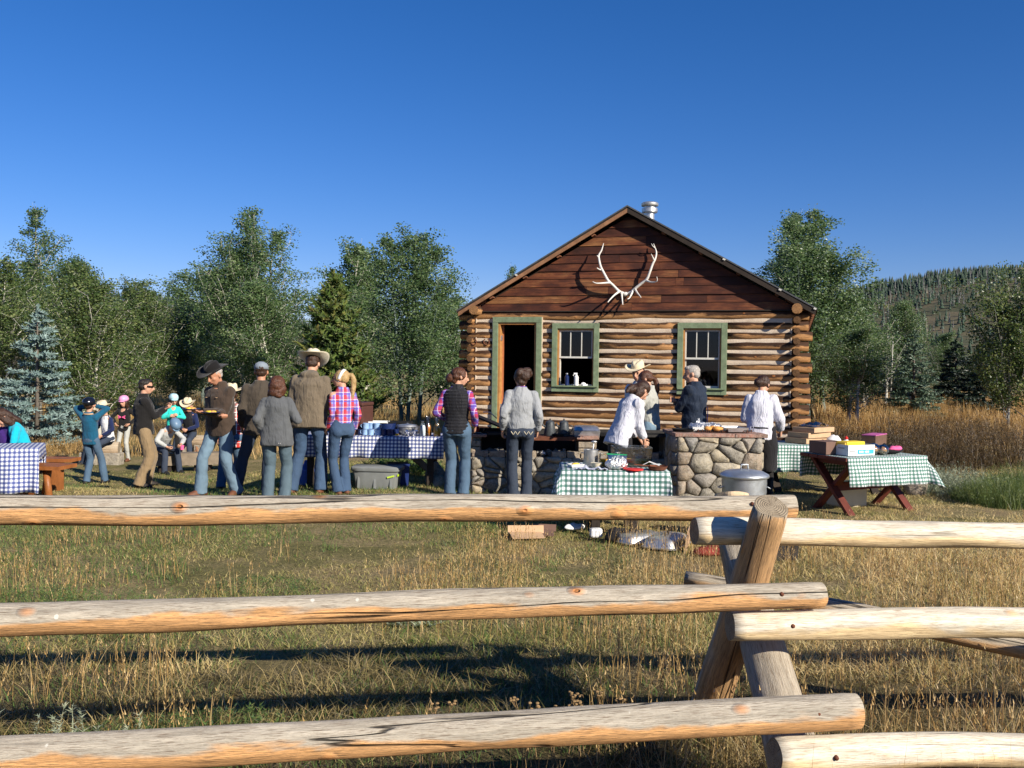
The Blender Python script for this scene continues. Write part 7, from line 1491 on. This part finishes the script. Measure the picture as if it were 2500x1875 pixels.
# 11 child bent forward in blue helmet on the plank bench
p = Person('child in a dull blue helmet leaning forward and reaching down with a pink cup', Q(388, 16.55), -125, 1.40, child=True, seat=.40, lean=42, head=(0, 20, 0)); p.leg(0, (-.14, .36, .06), (0, .4, 1)).leg(1, (.14, .34, .06), (0, .4, 1)); p.arm(0, p.hip + Vector((-.10, .62, .05)) * p.k, (-1, -.2, 0), .8).arm(1, p.hip + Vector((.16, .50, .0)) * p.k, (1, -.2, 0), .8); p.body(False); p.trousers(J_NAVY, .060, .078, 1.0, 'jeans'); p.top(F_GREYS, -.06, .145, .155, .112, .155, .060, .042, name='jersey', upto=.95); p.hair(H_BROWN, 'crop'); p.hat(vary('dull_blue_shell', (.12, .20, .30), .4, 0, .12, 9, .02), 'helmet', name='helmet'); p.shoes(M_dkcloth)
mwp = Matrix.Translation(p.root.location) @ Matrix.Rotation(p.root.rotation_euler.z, 4, 'Z') @ Matrix.Diagonal((p.bs, p.bs, 1, 1)); o = thing('pink_cup', 'bright pink cup held low over the bench by the child in the blue helmet', 'cup', mwp @ p.arms[0][2] + Vector((.03, -.03, -.09))); soft(MB().lathe([(.001, 0), (.030, 0), (.038, .08), (.034, .08), (.027, .005), (.001, .005)], 16).build('cup_body', M_pink, o))
# 12 girl in mint jacket with pale helmet
p = Person('child in a mint green jacket and pale blue bicycle helmet standing by the fire pit', Q(420, 18.6), -160, 1.34, child=True, female=True, head=(10, 14, 0)); p.arm(0, p.sp(.28, .22, -.05), (-1, -.3, -.6)).arm(1, p.sp(.30, .24, .02), (1, -.3, -.6)); p.body(); p.trousers(F_BLACK, .052, .070, 1.0, 'leggings', knee=.052); p.top(F_MINT, -.10, .150, .158, .115, .160, .062, .045, name='jacket'); p.hair(H_BROWN, 'long'); p.hat(vary('pale_blue_shell', (.42, .62, .66), .35, 0, .35, 14, .02), 'helmet', name='helmet'); p.shoes(M_bshoe)
# 13 seated child in straw hat and navy
p = Person('seated child in a pale straw hat and navy jacket with a dark vest', Q(462, 19.2), 172, 1.46, child=True, seat=.42, lean=6, head=(8, 14, 0)); p.leg(0, (-.20, .40, .06), (0, 1, 1)).leg(1, (.16, .36, .06), (0, 1, 1)); p.arm(0, p.sp(.14, .26, -.05), (-1, -.2, -.8), .9).arm(1, p.sp(.14, .26, .05), (1, -.2, -.8), .9); p.body(); p.trousers(J_NAVY, .060, .078, 1.0, 'jeans'); p.top(F_NV2, -.06, .150, .162, .118, .160, .064, .044, name='jacket'); p.top(F_VEST, -.04, .153, .160, .121, .162, .060, .04, sleeves=False, name='vest'); p.hair(H_BROWN, 'short'); p.hat(F_STRAW, 'cowboy', M_dkcloth, 0, .175, .05); p.shoes(M_bshoe)
# 14,15 girls at the left table
p = Person('child with dark brown hair and a turquoise fleece leaning over the left-hand table', Vector((G(58, 11.75).x, 11.85, -.05)), 125, 1.46, child=True, female=True, seat=.44, lean=26, head=(10, 30, 0)); p.leg(0, (-.12, .30, .06), (0, .5, 1)).leg(1, (.12, .30, .06), (0, .5, 1)); p.arm(0, p.sp(.10, .34, -.06), (-1, -.2, -.4)).arm(1, p.sp(.06, .36, .26), (1, -.3, -.3)); p.body(); p.trousers(J_NAVY, .06, .08, 1.0, 'jeans'); p.top(F_TURQ, -.06, .150, .165, .118, .160, .064, .044, name='fleece'); p.hair(H_BROWN, 'long'); p.shoes(M_dkcloth)
p = Person('child with long dark hair and purple top at the left edge of the photo', Vector((G(8, 11.8).x, 11.9, -.05)), 150, 1.50, child=True, female=True, seat=.42, lean=16, head=(-6, 28, 0)); p.leg(0, (-.12, .30, .06), (0, .5, 1)).leg(1, (.12, .30, .06), (0, .5, 1)); p.body(); p.trousers(J_NAVY, .06, .08, 1.0, 'jeans'); p.top(F_PURP, -.06, .145, .158, .112, .155, .060, .042, name='cotton_top'); p.hair(H_BROWN, 'long'); p.shoes(M_dkcloth)
o = thing('girls_bench', 'bench behind the left-hand table on which two children sit', 'bench', (G(10, 11.9).x, 12.02, 0)); MB().box((0, 0, .395), (1.7, .30, .045)).build('plank', M_benchwood, o)
for xx in (-.6, .6): MB().box((xx, 0, .18), (.08, .24, .42)).build('leg', M_benchwood, o)
# 16 vest
p = Person('person in a black quilted vest over a plaid shirt, seen from behind', Q(1112, 11.78), -6, 1.70, female=True, head=(-62, 8, 0), hips=1.02); p.arm(0, p.sp(.12, .18, -.17), (-.5, -1, 0)).arm(1, p.sp(.02, .10, .215), (.35, -1, 0), .6); p.leg(0, (-.075, 0, .085), (0, 1, 0)).leg(1, (.09, .02, .085), (0, 1, 0)); p.body()
p.trousers(J_MID, .066, .088, 1.08, 'jeans', knee=.060); p.top(P_RP, -.02, .120, .155, .108, .14, .056, .042, name='plaid_shirt', upto=.92); p.hair(H_AUB, 'sidebun'); p.shoes(M_shoe, 'boot')
k = p.k; m = MB(); B = p.bend; rg = []
for j in range(15):
    t = j / 14; z_ = -.07 + .60 * t; pf = .006 * math.sin(j * math.pi); wv = .172 - .030 * math.exp(-((z_ - .13) / .12) ** 2) - (.075 * ((z_ - .42) / .11) ** 2 if z_ > .42 else 0); dv = .130 - .018 * math.exp(-((z_ - .13) / .12) ** 2) - (.045 * ((z_ - .42) / .11) ** 2 if z_ > .42 else 0)
    for q, b_ in ((0, -.004), (.020, .006)): rg.append((p.sp(z_ + q, -.004), (wv + b_) * k, (dv + b_) * k, B))
m.loft(rg, 26, 2.4); m.loft([(p.sp(.52, -.014), .082 * k, .078 * k, B), (p.sp(.60, -.008), .074 * k, .074 * k, B)], 18)
o = organic(m, 'quilted_vest', F_VEST, p.root, .011, 1, .010 * k)
# 17 grey sweatshirt
p = Person('person in a heather grey sweatshirt and dark jeans with pinned-up curly hair', Q(1268, 11.78), 6, 1.70, female=True, head=(8, 6, 0), hips=.98); p.arm(0, p.shl[0] + Vector((-.075, .06, -.49)) * p.k, (-.35, -1, 0)).arm(1, p.shl[1] + Vector((.075, .06, -.49)) * p.k, (.35, -1, 0)); p.stand(.085, .01, 4); p.body(False)
p.trousers(J_DARK, .068, .082, 1.05, 'jeans', knee=.060); p.top(F_SWEAT, -.04, .165, .184, .128, .156, .070, .042, name='sweatshirt', fold=.030, collar=.005, hemd=.115); p.hair(H_BROWN, 'updo'); p.shoes(M_bshoe)
MB().loft([(p.sp(.553, -.012), .072 * p.k, .070 * p.k, p.bend), (p.sp(.585, -.008), .064 * p.k, .064 * p.k, p.bend)], 18).build('shirt_collar', P_RP, p.root, True)
for sx in (-1, 1):                                   # stitched pocket arcs
    c = p.hip + Vector((sx * .082, -.152, -.045)) * p.k; m = MB()
    pts = [c + Vector((x * .055, -.004 - .02 * (1 - abs(x)) * 0, .030 - .045 * (1 - abs(abs(x) * 2 - 1)) * 1.0)) * p.k for x in (-1, -.75, -.5, -.25, 0, .25, .5, .75, 1)]
    m.tube(pts, .0035, 5).build('pocket_stitching', M_cream, p.root)
# 18 chef bending
p = Person('chef in a white jacket with dark messy hair bending forward before the hearth', Q(1508, 11.25), -62, 1.66, female=True, lean=24, head=(0, 26, 0)); p.arm(0, p.sp(.10, .36, -.06), (-.2, -.6, -1), .9).arm(1, p.sp(.06, .34, .08), (.2, -.6, -1), .9); p.leg(0, (-.12, -.04, .085), (0, 1, 0)).leg(1, (.10, -.04, .085), (0, 1, 0)); p.body()
p.trousers(F_BLACK, .066, .086, 1.03, 'trousers'); p.top(F_WHITE, -.14, .160, .172, .122, .195, .072, .058, name='chef_jacket', collar=.02, fold=.026, upto=.80, fine=.006); p.hair(H_BROWN, 'messy'); p.shoes(M_bshoe)
m = MB().loft([(p.hip + Vector((.02, .03, -.30)) * p.k, .18 * p.k, .15 * p.k), (p.hip + Vector((0, .02, -.10)) * p.k, .178 * p.k, .142 * p.k), (p.sp(.04, .02), .165 * p.k, .130 * p.k, p.bend)], 22); organic(m, 'apron', F_APRON, p.root, .016, 2, .02)
# 19 straw hat man
p = Person('person in a pale straw cowboy hat and white shirt mostly hidden behind the fleece jacket', Q(1556, 13.75), 140, 1.80, head=(10, 10, 0)); p.body(); p.trousers(J_BLUE, .066, .09, 1.0, 'jeans'); p.top(F_SHIRTW, -.04, .140, .178, .120, .155, .060, .042, name='shirt', collar=.02); p.hair(H_BROWN, 'crop'); p.hat(F_STRAW, 'cowboy', None, 0, .185, .05); p.shoes(M_bshoe)
# 20 fleece jacket
p = Person('person in an oatmeal fleece jacket with a long brown ponytail at the griddle', Q(1586, 13.15), 62, 1.70, female=True, head=(18, 14, 0), lean=4); p.arm(0, p.sp(.16, .26, -.12), (-1, -.5, -.3)).arm(1, p.sp(.12, .26, .14), (1, -.5, -.3)); p.body(); p.trousers(J_LIGHT, .066, .088, 1.03, 'jeans'); p.top(F_FLEECE, -.06, .155, .176, .128, .160, .070, .050, name='fleece_jacket', fold=.036, collar=.03); p.hair(H_AUB, 'lowpony'); p.shoes(M_bshoe)
# 21 navy man
p = Person('grey-haired person in a navy windcheater with folded arms standing behind the stone counter', Q(1692, 12.80), 52, 1.78, skin=M_skin, head=(30, 12, 0)); p.arm(0, p.sp(.27, .20, .10), (-1, -.1, -.5), .3, (0, -1, 0)).arm(1, p.sp(.31, .22, -.12), (1, -.1, -.5), .3, (0, -1, 0)); p.body(); p.trousers(J_NAVY, .066, .09, 1.0, 'trousers'); p.top(F_NAVY, -.12, .178, .196, .145, .188, .074, .054, name='windcheater', collar=.04, fold=.040); p.hair(H_GREY, 'short'); p.shoes(M_bshoe)
m = MB(); pts = [p.sp(z_, -.115 + .02 * z_, .13 + .05 * z_) for z_ in (-.05, .05, .15, .24)]
m.tube([q + p.bend @ Vector((.012, -.006, 0)) for q in pts], .005, 6).build('blue_piping', M_blue, p.root)
# 22 chef at the right
p = Person('chef in a white jacket with a low bun at the right end of the counter', Q(1853, 12.10), -22, 1.66, female=True, head=(-14, 22, 0), lean=9); p.arm(0, p.sp(.16, .26, -.12), (-.4, -1, -.3)).arm(1, p.sp(.04, .24, .24), (.45, -1, -.2), .9); p.body()
p.trousers(F_BLACK, .070, .090, 1.0, 'trousers'); p.top(F_WHITE, -.12, .165, .178, .126, .185, .074, .058, name='chef_jacket', collar=.03, fold=.026, upto=.88, fine=.006); p.hair(H_BROWN, 'bun'); p.shoes(M_bshoe)
m = MB().loft([(p.hip + Vector((.09, .03, -.55)) * p.k, .135 * p.k, .17 * p.k), (p.hip + Vector((.10, .03, -.20)) * p.k, .135 * p.k, .165 * p.k), (p.sp(.05, .03, .085), .115 * p.k, .125 * p.k, p.bend), (p.sp(.13, .03, .10), .07 * p.k, .10 * p.k, p.bend)], 20); organic(m, 'apron', F_APRON, p.root, .016, 2, .02)
MB().loft([(p.sp(.035), .172 * p.k, .132 * p.k, p.bend), (p.sp(.055), .170 * p.k, .131 * p.k, p.bend)], 24).build('apron_string', F_APRON, p.root)
# ------------------------------------------------------------------ weeds, sage and shrubs one can point at
GW = 'green weeds in front of the fence'
for i, (px, Y, n, r, h, lab) in enumerate(((250, 5.9, 420, .55, .34, 'bright green weed patch with yellow tips behind the middle rail at the left'), (60, 6.1, 300, .45, .26, 'lower green weed patch at the left edge behind the middle rail'), (640, 6.9, 300, .42, .13, 'low blue-green tuft on the lawn behind the middle rail'),
     (520, 4.0, 420, .34, .24, 'grey-green bush with pale yellow tips behind the bottom rail'), (350, 3.8, 420, .40, .26, 'bright green weed clump rising over the bottom rail at the left'), (170, 3.75, 240, .30, .22, 'green weed clump left of the grey sage spikes'))):
    g = GG(px, Y); clump('green_weed', lab, 'weed', g, n, r, h, M_weed, 200 + i, .0035, (.1, .6), 5, .022, GW, .42, .5)
g = GG(120, 3.62); clump('sage_spikes', 'upright grey-green sage spikes over the bottom rail at the left', 'sage', g, 26, .34, .30, M_sage, 220, .006, (.02, .2), 46, .020, None, .6, .0)
g = GG(1190, 6.3); clump('silver_weed', 'silvery leafy weed on the lawn right of centre', 'weed', g, 60, .16, .11, M_sage, 221, .005, (.3, .9), 6, .045, None, .5, .2)
g = GG(1010, 6.05); clump('silver_weed', 'second silvery weed behind the middle rail near the photo centre', 'weed', g, 60, .18, .10, M_sage, 222, .005, (.3, .9), 6, .045, None, .5, .2)
g = GG(870, 4.05)
def rosette():
    o = thing('mullein_rosette', 'light green leafy rosette on the dark ground behind the bottom rail', 'plant', g); 
    for i in range(13):
        a = i * 2.4; l = .09 + .05 * ((i * 7) % 5) / 5; up = .10 + .5 * (i / 13); d = Vector((math.cos(a), math.sin(a), up)).normalized(); s = Vector((-math.sin(a), math.cos(a), 0))
        vs = [Vector((0, 0, .01)), d * l * .5 + s * .024, d * l * .5 - s * .024, d * l - Vector((0, 0, .02)), d * l * .5 + Vector((0, 0, -.008))]; MB().add(vs, [(0, 1, 4), (1, 3, 4), (3, 2, 4), (2, 0, 4)]).build('leaf', M_ros, o)
M_ros = vary('rosette_leaf', (.10, .20, .05), .6, 0, .25, 30, .3)
rosette()
# dead flower heads, centre
def yarrow(px, Y, lab, n, seed):
    rs = random.Random(seed); o = thing('dried_flower_stalks', lab, 'plant', GG(px, Y), 0, 'dried brown flower stalks'); m = MB(); h = MB()
    for i in range(n):
        a = rs.random() * 6.28; b = Vector((rs.uniform(-.12, .12), rs.uniform(-.08, .08), -.01)); t = b + Vector((rs.uniform(-.06, .06), rs.uniform(-.05, .05), rs.uniform(.16, .30))); m.tube([b, (b + t) / 2 + Vector((.01, 0, 0)), t], [.0022, .0018, .0014], 4)
        for j in range(5): e = t + Vector((rs.uniform(-.028, .028), rs.uniform(-.02, .02), rs.uniform(.0, .02))); m.tube([t - Vector((0, 0, .03)), e], [.0012, .001], 3); h.ell(e, (.009, .009, .005), seg=6, rings=4)
    m.build('stalk', M_drystalk, o)['kind'] = 'stuff'; h.build('seed_head', M_drystalk, o)['kind'] = 'stuff'
M_drystalk = vary('dry_stalk', (.26, .17, .08), .9, 0, .3, 40, .3)
yarrow(1300, 3.75, 'dried flat-topped flower stalks behind the bottom rail, centre of the photo', 9, 1); yarrow(1355, 3.9, 'taller dried flower stalks just right of the centre clump', 7, 2); yarrow(1490, 3.9, 'spiky dried stalks behind the bottom rail left of the post', 9, 3); yarrow(1035, 3.9, 'thin dried stalks left of the centre clump behind the bottom rail', 7, 4)
yarrow(880, 2.72, 'brown seed heads overlapping the bottom rail near the left centre', 6, 5)
# right field: shrubs
for i, (px, Y, n, r, h, m_, lab) in enumerate(((2440, 11.8, 2600, .55, .52, M_rabbit, 'bright green rabbitbrush at the right edge of the lawn'), (2330, 12.6, 800, .60, .42, M_sage, 'grey-green sagebrush left of the bright green bush'), (2290, 14.5, 900, .9, .62, M_shrubb, 'dark brown shrub behind the end of the right-hand table'), (2430, 14.8, 1000, 1.0, .75, M_shrubb, 'dark brown shrub under the near aspen'),
      (2150, 15.2, 900, .8, .62, M_shrubb, 'brown shrub behind the cardboard boxes'), (2040, 17.5, 700, .7, .6, M_shrubb, 'brown brush at the right corner of the cabin'), (2360, 17.5, 800, 1.0, .7, M_shrubb, 'brown shrub in the tawny grass below the dark firs'), (2215, 17.0, 600, .8, .6, M_shrubb, 'brown shrub in the tawny grass below the small spruce'), (2490, 12.6, 1800, .5, .5, M_rabbit, 'second green rabbitbrush cut by the right edge of the photo'))):
    g = GG(px, Y); h *= 1.0 if m_ is M_rabbit else 1.25; clump('shrub', lab, 'shrub', g, n, r, h, m_, 240 + i, .006, (.10, .6), (1 if m_ is M_rabbit else 6), .035, 'shrubs at the edge of the right-hand field', .45, .5, 'stem', 'leaf_mass')
g = GG(985, 14.4); clump('leafy_plant', 'leafy dark green plant growing under the far end of the serving table', 'plant', g, 160, .55, .42, M_weed, 260, .008, (.2, .9), 8, .09, None, .35, .3)
# left: brush under the spruce
for i, (px, Y, lab) in enumerate(((150, 20.2, 'tawny brush at the foot of the blue spruce'), (300, 24, 'brown brush under the forked aspen'), (480, 25, 'brown brush behind the fire pit children'), (1060, 20, 'tawny brush beside the left corner of the cabin'))):
    clump('brush', lab, 'shrub', GG(px, Y), 700, 1.3, .45, M_dry if i in (0, 3) else M_shrubb, 280 + i, .010, (.2, .8), 3, .05, 'brush under the aspens', .4, .3)
# green rough patches on the lawn
def lawn_green():
    rs = np.random.RandomState(77); n = 60000; x, y = wedge(n, 3.2, 16, rs, 1.3, side=(-.60, .30)); c = vnoise(x, y, .9, 31) * .6 + vnoise(x, y, 3.1, 32) * .4; k_ = c > .50; x, y = x[k_], y[k_]; n = len(x)
    h = (.03 + .07 * rs.rand(n)); wd = (.0026 + .0028 * rs.rand(n)) * (1 + y * .08); V, Q, k = blades(np.stack([x, y, gzv(x, y) - .006], 1), h, wd, .2 + .7 * rs.rand(n), rs)
    stuff('green_lawn_grass', np_mesh('green_lawn_grass', V, Q, M_weed, np.repeat(np.clip(rs.normal(.40, .22, n), 0, 1), k)))
lawn_green()
